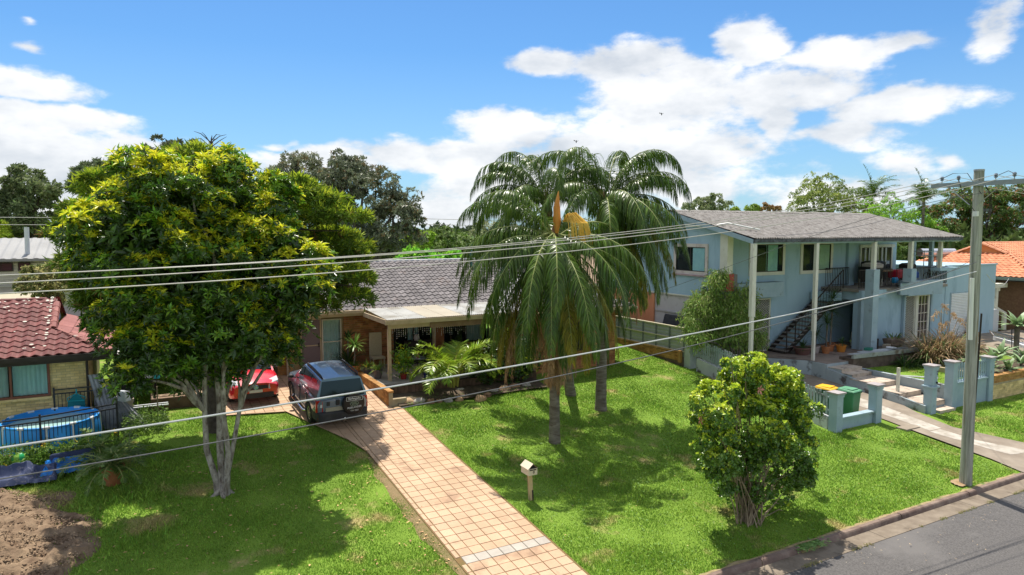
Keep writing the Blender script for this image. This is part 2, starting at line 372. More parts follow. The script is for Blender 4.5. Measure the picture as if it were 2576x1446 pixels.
b.grid([[r[0], r[1]] for r in P])
for (pl) in ([(2.0, 24.75), (3.0, 24.6), (4.44, 24.33), (5.72, 20.93), (5.93, 19.9), (5.93, 23.45), (7.88, 23.45), (7.88, 29.3), (2.0, 29.3)],):
    b.poly([(x, y, dz(x, y)) for x, y in pl])
b.poly([(X0 - 0.03, 10.42, 0.03), (X1 + 0.02, 10.42, 0.03), (X1 + 0.02, 10.58, dz(0, 10.6)), (X0 - 0.03, 10.58, dz(0, 10.6))])
b.build('joint_bed', m_joint, DRV)
def pav_mesh(w, l, t=0.02, mat=m_pav, name='paver', jit=0.0):
    q = MB(); c = 0.006; q.add([(0, 0, 0), (w, 0, 0), (w, l, 0), (0, l, 0), (c, c, t), (w - c, c, t), (w - c, l - c, t), (c, l - c, t)], [(4, 5, 6, 7), (0, 1, 5, 4), (1, 2, 6, 5), (2, 3, 7, 6), (3, 0, 4, 7)])
    return q.mesh(name, mat)
sl = math.atan(0.085); TP = []; TW = []; TS = []; CUT = []
ncol = 7
jr = random.Random(3)
y = 10.62; row = 0
while y < 29.2:
    white = 13.05 <= y < 13.3
    strip = [(X0 - 0.005, 0.11)] + [(X0 + 0.12 + i * 0.31, 0.30) for i in range(ncol)]
    for k, (x, w) in enumerate(strip):
        if in_drive(x + w / 2, y + 0.15):
            ja = jr.uniform(-0.012, 0.012) * 0.5
            mt = Matrix.Translation((x + jr.uniform(-.003, .003), y + jr.uniform(-.003, .003), dz(x, y) - 0.004 + jr.uniform(0, 0.003))) @ Matrix.Rotation(sl, 4, 'X') @ Matrix.Rotation(ja, 4, 'Z')
            (TS if k == 0 else TW if white else TP).append(mt)
            if white and k == 0: TW.append(TS.pop())
    x = X0 - 0.32
    while x > 1.7 and y > 19.8:
        if x > 1.9 and all(in_drive(x + a, y + c) for a in (0.005, 0.295) for c in (0.005, 0.295)):
            TP.append(Matrix.Translation((x, y, dz(x, y) - 0.004 + jr.uniform(0, 0.003))) @ Matrix.Rotation(sl, 4, 'X'))
        else: CUT.append((x, y))
        x -= 0.31
    y += 0.31; row += 1
EDG = [(5.96, 19.9), (5.72, 20.93), (4.44, 24.33), (3.0, 24.6), (1.9, 24.8)]
for (cx_, cy_) in CUT:  # pavers trimmed along the curved edge
    pl = [(cx_, cy_), (cx_ + .3, cy_), (cx_ + .3, cy_ + .3), (cx_, cy_ + .3)]; mx = cx_ + .15
    seg = next(((a, c) for a, c in zip(EDG, EDG[1:]) if c[0] <= mx <= a[0]), None)
    if not seg: continue
    (ax, ay), (bx, by) = seg; f = lambda p: (bx - ax) * (p[1] - ay) - (by - ay) * (p[0] - ax); res = []
    for p, q in zip(pl, pl[1:] + pl[:1]):
        fp, fq = -f(p), -f(q)
        if fp >= 0: res.append(p)
        if fp * fq < 0: t = fp / (fp - fq); res.append((p[0] + (q[0] - p[0]) * t, p[1] + (q[1] - p[1]) * t))
    if len(res) > 2 and cy_ > 19.8: MB().slab([(x, y, dz(x, y) + .016) for x, y in res], .02).build('cut_paver', m_pav, DRV)
pieces('paver', [pav_mesh(0.3, 0.3)], TP, DRV, 300, 'paver_field')
pieces('edge_paver', [pav_mesh(0.105, 0.3)], TS, DRV, 300)
b = []
for k, mt in enumerate(TW): b.append(mt)
pieces('white_paver', [pav_mesh(0.3, 0.3, 0.021, m_white)], TW[1:], DRV, 300)

# ------------------------------------------------------------------ concrete driveway of the blue house
def ribbon(name, L, Rr, dzv, mat, n=24):
    """strip between two polylines given as (x,y) at matching indices"""
    P = []
    for k in range(len(L) - 1):
        for j in range(n // (len(L) - 1)):
            t = j / (n // (len(L) - 1)); a = [L[k][i] * (1 - t) + L[k + 1][i] * t for i in (0, 1)]; c = [Rr[k][i] * (1 - t) + Rr[k + 1][i] * t for i in (0, 1)]
            P.append([(a[0] * (1 - s) + c[0] * s, a[1] * (1 - s) + c[1] * s, g(0, a[1] * (1 - s) + c[1] * s) + dzv) for s in (0, .25, .5, .75, 1)])
    a, c = L[-1], Rr[-1]; P.append([(a[0] * (1 - s) + c[0] * s, a[1] * (1 - s) + c[1] * s, g(0, a[1] * (1 - s) + c[1] * s) + dzv) for s in (0, .25, .5, .75, 1)])
    return struct(MB().grid(P).build(name, mat))
ribbon('concrete_driveway', [(23.75, 10.44), (24.0, 11.6), (24.15, 14), (24.3, 15.6), (24.2, 18), (23.6, 21.6), (23.2, 24.6), (22.7, 28.5)], [(27.7, 10.44), (26.75, 11.9), (25.97, 13.84), (26.3, 15.3), (26.9, 16.6), (27.0, 19.3), (27.1, 21.0), (27.1, 28.5)], 0.03, m_conc, 42)
# pale newer patches down its middle
m_patch = M('pale_concrete', (0.32, 0.28, 0.23), (0.50, 0.46, 0.40), 2.5, 0.9, 0.002, 60, c3=(0.24, 0.20, 0.155), s3=2.5, t3=0.56, detail=9)
ribbon('pale_concrete_patch', [(25.0, 11.5), (24.75, 12.7), (24.6, 13.9)], [(26.1, 11.3), (25.35, 12.7), (25.25, 13.9)], 0.036, m_patch, 8)
ribbon('pale_concrete_patch', [(24.7, 13.95), (24.85, 16.5), (24.8, 19.0)], [(25.4, 13.95), (25.8, 16.5), (25.9, 19.0)], 0.036, m_patch, 12)
b = MB(); b.box(23.9, 24.7, 14.3, 14.7, 0.38, g(0, 14.7) + 0.03); struct(b.build('drain_cover', m_conc))

# ------------------------------------------------------------------ dirt heap at the left
P = []
for i in range(91):
    row = []
    for j in range(91):
        x = -6.5 + 7.6 * i / 90; y = 13.2 + 8.6 * j / 90
        u = (x + 4.05) / 2.9; v = (y - 17.3) / 3.9; d = math.sqrt(u * u + v * v) + 0.22 * mnoise.noise(Vector((x * 0.9, y * 0.9, 4)))
        h = 0.30 * max(0, 1 - d) ** 0.7 + (0.05 if d < 0.92 else 0.05 - 0.55 * (d - 0.92))
        if d < 1.0: h += 0.10 * mnoise.noise(Vector((x * 2.2, y * 2.2, 0))) + 0.13 * mnoise.noise(Vector((x * 5, y * 5, 0))) + 0.02 * mnoise.noise(Vector((x * 15, y * 15, 0)))
        row.append((x, y, g(x, y) + max(h, -0.2)))
    P.append(row)
struct(MB().grid(P).build('dirt_ground', m_dirt, smooth=True))
# clods and stones on the dirt
V = []; F = []; nb = 0; r = np.random.default_rng(5)
def rubble(name, n, fx, size, mat, kind='stuff', label=None, seed=1):
    r = np.random.default_rng(seed); base = np.array([(1, 0, 0), (-1, 0, 0), (0, 1, 0), (0, -1, 0), (0, 0, 1), (0, 0, -.6)], float)
    f = np.array([(0, 2, 4), (2, 1, 4), (1, 3, 4), (3, 0, 4), (2, 0, 5), (1, 2, 5), (3, 1, 5), (0, 3, 5)])
    V = []; F = []
    for i in range(n):
        x, y, z = fx(r); s = size * r.uniform(0.4, 1.5); a = r.uniform(0, 6.28); c, q = math.cos(a), math.sin(a)
        v = base * r.uniform(0.6, 1.2, (6, 3)) * s * np.array([1, 0.8, 0.6]); v = np.stack([v[:, 0] * c - v[:, 1] * q, v[:, 0] * q + v[:, 1] * c, v[:, 2]], -1) + (x, y, z)
        F.append(f + 6 * i); V.append(v)
    o = link(bpy.data.objects.new(name, npmesh(name, np.concatenate(V), np.concatenate(F), mat))); o['kind'] = kind
    if label: o['label'] = label; o['category'] = name.replace('_', ' ')
    return o
def dirtz(x, y):
    u = (x + 4.05) / 2.9; v = (y - 17.3) / 3.9; d = math.sqrt(u * u + v * v) + 0.22 * mnoise.noise(Vector((x * 0.9, y * 0.9, 4)))
    return d, g(x, y) + 0.30 * max(0, 1 - d) ** 0.7 + 0.06
def fx(r):
    while True:
        x = r.uniform(-5.5, -0.2); y = r.uniform(14, 21.2); d, z = dirtz(x, y)
        if d < 0.95: return x, y, z
rubble('dirt_clods', 7000, fx, 0.032, M('dirt_clod', (0.17, 0.11, 0.07), (0.36, 0.26, 0.165), 3, 0.95, var=0.35), label='crumbled clods of soil lying over the bare dirt heap')

# ------------------------------------------------------------------ grass blades
def in_poly(x, y, poly):
    c = np.zeros(x.shape, bool); n = len(poly)
    for i in range(n):
        (ax, ay), (bx, by) = poly[i], poly[(i + 1) % n]
        if ay == by: continue
        c ^= ((ay > y) != (by > y)) & (x < (bx - ax) * (y - ay) / (by - ay) + ax)
    return c
def grass(name, poly, dens, h, zf, label, holes=(), seed=1, wid=0.0085, near=14.0):
    r = np.random.default_rng(seed); px = [p[0] for p in poly]; py = [p[1] for p in poly]
    n = int(dens * (max(px) - min(px)) * (max(py) - min(py)))
    x = r.uniform(min(px), max(px), n); y = r.uniform(min(py), max(py), n); k = in_poly(x, y, poly)
    for hp in holes: k &= ~in_poly(x, y, hp)
    dist = np.hypot(x, y); k &= r.uniform(0, 1, n) < np.clip((near / dist) ** 1.5, 0.12, 1)
    x, y = x[k], y[k]; d = dist[k]; n = len(x); z = zf(x, y)
    tall = np.array([0.5 + 1.1 * max(0, mnoise.noise(Vector((a * 0.9, b * 0.9, 7))) + 0.45) for a, b in zip(x, y)])
    th = r.uniform(0, 6.283, n); ln = r.uniform(0.15, 1.1, n); hh = h * r.uniform(0.5, 1.3, n) * tall; w = wid * r.uniform(0.7, 1.5, n) * np.clip(d / 16, 1, 2.2)
    ca, sa = np.cos(th), np.sin(th); pa = r.uniform(0, 6.283, n); cw, sw = np.cos(pa), np.sin(pa)
    V = np.empty((n, 3, 3)); V[:, 0] = np.stack([x - w * cw, y - w * sw, z - 0.01], -1); V[:, 1] = np.stack([x + w * cw, y + w * sw, z - 0.01], -1)
    V[:, 2] = np.stack([x + ca * ln * hh, y + sa * ln * hh, z + hh], -1)
    F = np.arange(3 * n).reshape(-1, 3)
    o = link(bpy.data.objects.new(name, npmesh(name, V.reshape(-1, 3), F, m_blade))); return tag(o, label, 'grass', kind='stuff')
def gnp(x, y): return 0.115 + 0.085 * (np.clip(y, 10.58, 29.3) - 10.58)
bare = [[(5.35 + 0.1 * math.sin(i * 2.1), 12.6 + i * 0.5) for i in range(14)] + [(5.95, 19.2 - i * 0.5) for i in range(14)]]
DRP = [(5.93, 10), (8.33, 10), (8.33, 23.5), (7.9, 23.5), (7.9, 30), (1.9, 30), (1.9, 24.8), (4.4, 24.3), (5.7, 20.9), (5.93, 19.9)]
dirtp = [(-4.05 + 2.9 * k * math.cos(t), 17.3 + 3.9 * k * math.sin(t)) for t, k in [(i * 0.15, 0.86 - 0.22 * mnoise.noise(Vector((math.cos(i * .15) * 2.7 - 3.2, math.sin(i * .15) * 3.5 + 15.6, 4)))) for i in range(42)]]
grass('grass', [(-6, 10.9), (5.93, 10.68), (5.93, 19.9), (4.4, 24.3), (1.9, 24.8), (1.5, 28), (-2, 28), (-6, 22)], 2100, 0.042, gnp, 'shaded lawn under the big leafy tree left of the driveway', [DRP, dirtp], 3, near=13)
grass('grass', [(8.3, 10.66), (23.8, 10.66), (24.1, 15.2), (21.2, 15.4), (22.2, 23.7), (22.1, 30), (19.5, 30), (19.5, 25.4), (16, 24.2), (13, 23.9), (11, 22.9), (8.3, 23.3)], 2300, 0.042, gnp, 'bright green lawn between the tiled driveway and the blue house fence', [DRP], 4, near=13)
grass('grass', [(27.9, 10.66), (40, 10.66), (40, 15.0), (28.6, 15.1), (28.4, 15.1), (26.8, 14.9), (26.0, 13.9), (26.8, 11.9)], 1000, 0.045, gnp, 'strip of lawn beyond the power pole in front of the blue wall', [], 5, near=20)
# soil bare strip along the tiled drive
b = MB(); P = []
for i in range(30):
    y = 12.3 + i * 0.25; w = 0.07 + 0.20 * max(0, math.sin((y - 12.3) / 7.3 * math.pi)) * (1 + 0.6 * mnoise.noise(Vector((0, y * 1.4, 3))))
    P.append([(5.93 - w * 1.3, y, g(0, y) - 0.02), (5.93 - w * 0.8, y, g(0, y) + 0.000), (5.90, y, g(0, y) + 0.006), (5.945, y, g(0, y) + 0.006)])
struct(b.grid(P).build('bare_soil_strip', M('bare_soil_strip', (0.27, 0.185, 0.10), (0.20, 0.16, 0.07), 5, 0.95, 0.02, 40, c3=(0.14, 0.17, 0.04), s3=1.6, t3=0.56)))
grass('grass', [(-6, 13), (0.5, 13), (0.5, 21.5), (-6, 21.5)], 90, 0.10, lambda x, y: gnp(x, y) + .06, 'sparse grass tufts coming up through the edge of the dirt heap', [], 16, near=20, wid=.012)
b = MB(); b.box(13.50, 14.25, 10.40, 10.62, 0.0, 0.10); struct(b.build('broken_kerb_soil', MATS['verge_soil']))
# fallen leaves
def scatter_leaves(name, n, fxy, mat, size, label, seed, zf=gnp):
    r = np.random.default_rng(seed); P = np.array([fxy(r) for _ in range(n)]); x, y = P[:, 0], P[:, 1]; z = zf(x, y) + r.uniform(0.03, 0.06, n)
    a = r.uniform(0, 6.28, n); L = size * r.uniform(0.6, 1.3, n); W = L * r.uniform(0.25, 0.5, n); c, s = np.cos(a), np.sin(a)
    V = np.empty((n, 4, 3))
    for k, (u, v, h) in enumerate(((0, 0, 0), (.5, 1, .3), (1, 0, .1), (.5, -1, .3))):
        V[:, k] = np.stack([x + u * L * c - v * W * s * .5, y + u * L * s + v * W * c * .5, z + h * L * 0.4 * r.uniform(0, 1, n)], -1)
    F = np.concatenate([np.arange(4 * n).reshape(-1, 4)])
    o = link(bpy.data.objects.new(name, npmesh(name, V.reshape(-1, 3), F, mat))); return tag(o, label, 'leaves', kind='stuff')
m_dead = M('fallen_leaf', (0.62, 0.40, 0.20), (0.38, 0.20, 0.09), 3, 0.7, var=0.4)
scatter_leaves('fallen_leaves', 500, lambda r: (r.uniform(-1, 5.8), r.uniform(10.8, 22)), m_dead, 0.085, 'dry fallen leaves scattered on the lawn under the big tree', 8)
scatter_leaves('fallen_leaves', 260, lambda r: (r.uniform(8.5, 22), r.uniform(10.9, 23)), m_dead, 0.05, 'few dry leaves scattered on the lawn by the palms', 9)
scatter_leaves('fallen_leaves', 130, lambda r: (r.normal(5.75, 0.25), r.uniform(12, 22)), m_dead, 0.07, 'dry leaves along the left edge of the tiled driveway', 10)
scatter_leaves('road_litter', 160, lambda r: (r.uniform(9, 26), 9.95 - abs(r.normal(0, 1.0))), M('road_litter', (0.5, 0.42, 0.3), (0.3, 0.2, 0.1), 3, 0.8, var=0.4), 0.05, 'bits of leaf litter on the asphalt near the gutter', 11, zf=lambda x, y: 0.0 * x + 0.03)
# weeds in the gutter joint
def gutterweed():
    r = np.random.default_rng(12); n = 3000; x = r.uniform(9, 27, n); k = np.array([mnoise.noise(Vector((a * 1.1, 0, 0))) > 0.08 for a in x]); x = x[k]; n = len(x)
    y = 9.94 + r.normal(0, 0.03, n); a = r.uniform(0, 6.28, n); h = r.uniform(0.01, 0.045, n)
    V = np.empty((n, 3, 3)); V[:, 0] = np.stack([x - .012, y, 0 * x + .02], -1); V[:, 1] = np.stack([x + .012, y, 0 * x + .02], -1); V[:, 2] = np.stack([x + np.cos(a) * h, y + np.sin(a) * h, 0.03 + h], -1)
    tag(link(bpy.data.objects.new('gutter_weeds', npmesh('gutter_weeds', V.reshape(-1, 3), np.arange(3 * n).reshape(-1, 3), M('gutter_weed', (0.26, 0.30, 0.06), (0.42, 0.36, 0.14), 4, 0.8, var=0.3, trans=0.3)))), 'small weeds growing along the joint between gutter and asphalt', 'weeds', kind='stuff')
gutterweed()
scatter_leaves('clover_flowers', 2600, lambda r: (r.uniform(8.5, 24), r.uniform(10.8, 24)), M('clover_white', (0.5, 0.52, 0.42), rough=.8), 0.022, 'tiny white clover flowers dotted over the sunny lawn', 17)
scatter_leaves('broad_weeds', 2600, lambda r: (r.uniform(8.5, 24), r.uniform(10.8, 24)), M('broad_weed_leaf', (0.13, 0.26, 0.06), (0.24, 0.38, 0.10), 3, .5, var=.3, trans=.2), 0.07, 'broad-leaved weeds flat among the grass of the sunny lawn', 18)
scatter_leaves('gutter_leaf_weeds', 260, lambda r: (r.normal(13.9, .28), r.normal(10.48, .10)), MATS['broad_weed_leaf'], 0.11, 'weeds filling the broken gap in the kerb', 19, zf=lambda x, y: 0.09 + 0 * x)

# ------------------------------------------------------------------ wall and roof makers
m_mortar = M('mortar', (0.34, 0.27, 0.17), (0.42, 0.35, 0.24), 5, 0.95)
m_ybrick = M('yellow_brick', (0.60, 0.44, 0.20), (0.74, 0.57, 0.29), 4, 0.9, 0.002, 90, var=0.18, c3=(0.30, 0.20, 0.09), s3=2.2, t3=0.58)
m_bbrick = M('brown_brick', (0.30, 0.12, 0.05), (0.44, 0.21, 0.085), 3, 0.9, 0.002, 90, var=0.28, hue=0.012)
m_obrick = M('orange_brick', (0.36, 0.17, 0.055), (0.48, 0.27, 0.10), 3, 0.9, 0.002, 90, var=0.25)
def brick_mesh(w, mat, h=0.076, d=0.03):
    q = MB(); q.add([(0, 0, 0), (w, 0, 0), (w, 0, h), (0, 0, h), (0, d, 0), (w, d, 0), (w, d, h), (0, d, h)], [(0, 1, 2, 3), (1, 5, 6, 2), (4, 0, 3, 7), (3, 2, 6, 7), (4, 5, 1, 0)])
    return q.mesh('brick', mat)
def bricks(parent, o, u, nrm, length, z0, z1, mat, holes=(), limit=300, seed=1, bl=0.23, bh=0.076, zslope=0.0, jitter=0.002):
    """running bond laid on the plane through o=(x,y) along u, facing nrm"""
    U = Vector((u[0], u[1], 0)); Nn = Vector((nrm[0], nrm[1], 0)); Z = Vector((0, 0, 1)); rr = random.Random(seed)
    full = brick_mesh(bl, mat, bh); half = brick_mesh(bl / 2 - 0.005, mat, bh); T = []; TH = []
    rows = int((z1 - z0 + 0.005) / (bh + 0.01)); 
    for r in range(rows):
        z = z0 + r * (bh + 0.01); s = 0.0 if r % 2 == 0 else -(bl + 0.01) / 2
        while s < length - 0.06:
            a, c = max(s, 0), min(s + bl, length)
            spans = [(a, c)]
            for (h0, h1, k0, k1) in holes:
                if z + bh > k0 + 0.02 and z < k1 - 0.02:
                    ns = []
                    for (p, q) in spans:
                        if q <= h0 or p >= h1: ns.append((p, q)); continue
                        if p < h0: ns.append((p, h0))
                        if q > h1: ns.append((h1, q))
                    spans = ns
            for (p, q) in spans:
                if q - p < 0.05: continue
                zz = z + zslope * (p)
                P = Vector((o[0], o[1], zz)) + U * p + Nn * (0.012 + rr.uniform(-jitter, jitter))
                w = q - p; 
                mt = frame_mtx(P, U, -Nn, Z)
                if w > bl - 0.005: T.append(mt)
                else: TH.append(mt @ Matrix.Diagonal((w / (bl / 2 - 0.005), 1, 1, 1)))
            s += bl + 0.01
    k = int(limit * len(T) / max(1, len(T) + len(TH))) if len(T) + len(TH) > limit else limit
    pieces('brick', [full], T, parent, k, 'brick_field'); pieces('brick', [half], TH, parent, max(0, min(len(TH), limit - min(k, len(T)))), 'brick_field')
def tile_mesh(mat, w=0.3, l=0.35, amp=0.022, flat=False):
    q = MB(); n = 7; P = []
    xs = [w * i / (n - 1) for i in range(n)]
    wave = [0.0] * n if flat else [amp * math.cos(2 * math.pi * i / (n - 1)) for i in range(n)]
    lo = [(x, 0, 0.034 + z) for x, z in zip(xs, wave)]; hi = [(x, l, 0.004 + z) for x, z in zip(xs, wave)]; bt = [(x, 0.004, 0.004 + z) for x, z in zip(xs, wave)]
    q.grid([lo, hi]); q.grid([bt, lo]); return q.mesh('roof_tile', mat, smooth=True)
def tile_roof(parent, o, U, V, poly, mat, limit=300, cw=0.3, ch=0.32, seed=1, amp=0.022, flat=False, under=None):
    """tiles laid on a roof plane: o corner, U along the eave, V up the slope (unit vectors), poly in (u,v)"""
    U = Vector(U).normalized(); V = Vector(V).normalized(); W = U.cross(V).normalized(); o = Vector(o); rr = random.Random(seed)
    if W.z < 0: W = -W
    um = [p[0] for p in poly]; vm = [p[1] for p in poly]; T = []
    me = [tile_mesh(mat, cw, ch + 0.03, amp, flat)]
    j = 0; v = min(vm)
    while v < max(vm) - ch * 0.3:
        u = min(um)
        while u < max(um) - 0.05:
            if in_poly(np.array([u + cw / 2]), np.array([v + ch * 0.5]), poly)[0]:
                P = o + U * u + V * v + W * (0.02 + rr.uniform(-0.003, 0.003))
                T.append(frame_mtx(P, U, V, W) @ Matrix.Rotation(rr.uniform(-0.006, 0.006), 4, 'Z'))
            u += cw
        v += ch; j += 1
    pieces('roof_tile', me, T, parent, limit, 'roof_tile_field')
    b = MB(); b.poly([o + U * p[0] + V * p[1] for p in poly]); b.poly([o + U * p[0] + V * p[1] - W * 0.08 for p in poly]); b.build('roof_deck', under or mat, parent)
def ridge_caps(parent, a, c, mat, w=0.11, l=0.42):
    a, c = Vector(a), Vector(c); d = (c - a); n = int(d.length / l); d.normalize(); s = d.cross(Vector((0, 0, 1))).normalized(); up = s.cross(d)
    q = MB(); pr = [(-w, -0.05), (-w * 0.7, 0.035), (0, 0.065), (w * 0.7, 0.035), (w, -0.05)]
    q.grid([[(x, 0, z + 0.012) for x, z in pr], [(x * 0.93, l + 0.03, z) for x, z in pr]]); q.poly([(x, 0, z + 0.012) for x, z in pr]); me = q.mesh('ridge_tile', mat, smooth=True)
    pieces('ridge_tile', [me], [frame_mtx(a + d * (i * l), s, d, up) for i in range(n)], parent, 120)
def window(parent, x0, x1, y, z0, z1, mframe, mglass, nrm=-1, fw=0.05, mull=(), trans=(), curtain=None, dark=None, name='window', axis='x', depth=0.12, label=None):
    """a window on a wall that faces -y (axis x) or -x (axis y, x0..x1 run along y)"""
    def P(a, b_, z): return (a, y + b_, z) if axis == 'x' else (y + b_, a, z)
    def bx(b, a0, a1, d0, d1, k0, k1):
        p = [P(a0, d0, k0), P(a1, d0, k0), P(a1, d1, k0), P(a0, d1, k0), P(a0, d0, k1), P(a1, d0, k1), P(a1, d1, k1), P(a0, d1, k1)]
        b.hexa(p)
    b = MB(); d0, d1 = -0.03, 0.05
    bx(b, x0, x1, d0, d1, z0, z0 + fw); bx(b, x0, x1, d0, d1, z1 - fw, z1); bx(b, x0, x0 + fw, d0, d1, z0 + fw, z1 - fw); bx(b, x1 - fw, x1, d0, d1, z0 + fw, z1 - fw)
    for m_ in mull: bx(b, m_ - fw * .45, m_ + fw * .45, d0 + .005, d1, z0 + fw, z1 - fw)
    for t_ in trans: bx(b, x0 + fw, x1 - fw, d0 + .008, d1 - .01, t_ - fw * .4, t_ + fw * .4)
    w = b.build(name, mframe, parent)
    if label: w['label'] = label
    e = [x0 + fw] + sorted(mull) + [x1 - fw]; tz = [z0 + fw] + sorted(trans) + [z1 - fw]
    for a, c in zip(e, e[1:]):
        for k0, k1 in zip(tz, tz[1:]):
            q = MB(); bx(q, a, c, 0.0, 0.012, k0, k1); q.build('pane', mglass, w)
    if curtain:
        for (a, c, mt_) in curtain:
            n = max(6, int((c - a) / 0.035)); G = []
            for zz in (z0 + fw, z1 - fw): G.append([P(a + (c - a) * i / n, 0.10 + 0.022 * math.sin(i * 1.9) + 0.01 * math.sin(i * 0.7), zz) for i in range(n + 1)])
            MB().grid(G).build('curtain', mt_, w, smooth='all')
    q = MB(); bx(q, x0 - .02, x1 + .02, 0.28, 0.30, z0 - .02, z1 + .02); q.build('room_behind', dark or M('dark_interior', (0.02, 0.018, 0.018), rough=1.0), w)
    return w
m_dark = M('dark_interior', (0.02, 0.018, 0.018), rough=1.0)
m_glass = glassmat('window_glass'); m_curt = M('curtain_cloth', (0.62, 0.64, 0.62), (0.72, 0.74, 0.72), 4, 0.9, trans=0.2)
m_net = M('net_curtain', (0.66, 0.80, 0.78), (0.78, 0.88, 0.86), 4, 0.9, trans=0.2)
m_dkbrown = M('dark_brown_paint', (0.030, 0.022, 0.020), (0.045, 0.035, 0.03), 4, 0.6)
m_redwood = M('red_window_frame', (0.17, 0.06, 0.04), (0.22, 0.085, 0.055), 4, 0.6)
m_redtile = M('maroon_roof_tile', (0.125, 0.040, 0.037), (0.21, 0.07, 0.062), 2.5, 0.7, 0.002, 70, var=0.16, c3=(0.13, 0.05, 0.05), s3=1.6, t3=0.55, detail=9)
m_pinktile = M('faded_ridge_tile', (0.33, 0.13, 0.11), (0.25, 0.09, 0.08), 2.5, 0.7, 0.002, 70, var=0.1, c3=(0.48, 0.40, 0.34), s3=3.0, t3=0.64, detail=9)

# ------------------------------------------------------------------ yellow brick house on the left
HA = thing('brick_house', 'yellow brick house with maroon tiled roof behind the blue pool', 'house', (-2, 25.6, 1.4))
wl = MB().box(-9, -4.9, 25.61, 25.85, 1.2, 3.66).box(-2.42, -1.42, 25.61, 25.85, 1.2, 3.66).box(-4.9, -2.42, 25.61, 25.85, 1.2, 2.44).box(-4.9, -2.42, 25.61, 25.85, 3.53, 3.66).box(-1.66, -1.42, 25.85, 34, 1.2, 3.66).build('wall', m_mortar, HA)
WAH = [(9 - 4.9, 9 - 2.42, 2.44, 3.53)]
bricks(wl, (-6.2, 25.61), (1, 0), (0, -1), 4.78, 1.34, 3.66, m_ybrick, [(6.2 - 4.9, 6.2 - 2.42, 2.42, 3.55)], 300, 2)
bricks(wl, (-1.42, 25.6), (0, 1), (1, 0), 3.0, 1.34, 3.66, m_ybrick, [], 0, 3)
# cut: the window sits in front of the wall plane in its own reveal
window(HA, -4.9, -2.42, 25.56, 2.44, 3.53, m_redwood, m_glass, mull=(-3.42,), curtain=[(-3.38, -2.5, m_net), (-3.9, -3.5, m_curt)], dark=m_dark, fw=0.06)
b = MB(); b.box(-4.95, -2.38, 25.48, 25.60, 2.36, 2.43); b.build('window_sill', m_ybrick, HA)
for i in range(14):
    pass
rf = MB().box(-9, -0.80, 25.06, 25.09, 3.52, 3.74).box(-0.82, -0.79, 25.09, 33, 3.52, 3.74).build('roof', m_dkbrown, HA)
MB().box(-9, -0.70, 24.93, 25.055, 3.64, 3.775).box(-0.78, -0.66, 25.06, 33, 3.64, 3.775).build('gutter', m_dkbrown, HA)
MB().box(-9, -0.83, 25.10, 25.62, 3.60, 3.63).build('soffit', M('soffit_paint', (0.2, 0.17, 0.14)), HA)
pt = 0.40; cs = math.cos(math.atan(pt)); sn = math.sin(math.atan(pt)); E0 = 3.77
L1 = 3.6 / cs
tile_roof(rf, (-9, 25.0, E0), (1, 0, 0), (0, cs, sn), [(0, 0), (8.25, 0), (8.25 - 1.6, 1.6 / cs), (6.65, L1), (0, L1)], m_redtile, 300, seed=3, amp=0.032)
tile_roof(rf, (-0.72, 25.0, E0), (0, 1, 0), (-cs, 0, sn), [(0, 0), (1.6, 1.6 / cs), (5.6, 1.6 / cs), (7.2, 0)], m_pinktile, 60, cw=0.5, ch=0.42, seed=4, flat=True)
ridge_caps(rf, (-9, 28.6, E0 + 1.44), (-2.35, 28.6, E0 + 1.44), m_redtile)
ridge_caps(rf, (-0.72, 25.0, E0 + 0.02), (-2.32, 26.6, E0 + 0.66), m_pinktile)
ridge_caps(rf, (-2.36, 26.6, E0 + 0.66), (-2.36, 28.6, E0 + 1.46), m_pinktile, 0.12, 0.36)
ridge_caps(rf, (-2.36, 30.6, E0 + 0.66), (-2.36, 28.6, E0 + 1.46), m_pinktile)
MB().poly([(-2.42, 26.6, E0 + 0.60), (-2.42, 30.6, E0 + 0.60), (-2.42, 28.6, E0 + 1.42)]).build('gable_vent', M('gable_vent_paint', (0.45, 0.5, 0.62)), rf)
MB().poly([(-9, 28.6, E0 + 1.44), (-2.36, 28.6, E0 + 1.44), (-2.36, 30.6, E0 + 0.64), (-0.72, 32.2, E0), (-9, 32.2, E0)]).build('rear_roof', m_redtile, rf)
MB().tube([(-1.42, 25.55, 3.5), (-1.42, 25.55, 1.4)], 0.04).build('downpipe', m_dkbrown, HA)
# lichen spots
def lichen(parent, f, n, seed, mat, size=0.03):
    r = np.random.default_rng(seed); q = MB()
    for i in range(n):
        P, U, V = f(r); s = size * r.uniform(0.5, 1.5); q.poly([P + U * (s * math.cos(t) * 1.5) + V * (s * math.sin(t)) for t in [k * math.pi / 3 + 0.3 for k in range(6)]])
    stuff(q.build('lichen_spots', mat, parent))
m_lich = M('lichen', (0.55, 0.52, 0.44), (0.68, 0.66, 0.58), 8, 0.95)
def fl(r):
    u = r.uniform(2, 8); v = r.uniform(0.1, L1); 
    if r.random() < 0.4: v = L1 - abs(r.normal(0, 0.35))
    if u > 6.5: u = 6.5
    return Vector((-9 + u, 25.0 + v * cs, E0 + v * sn + 0.075)), Vector((1, 0, 0)), Vector((0, cs, sn))
lichen(rf, fl, 90, 4, m_lich)

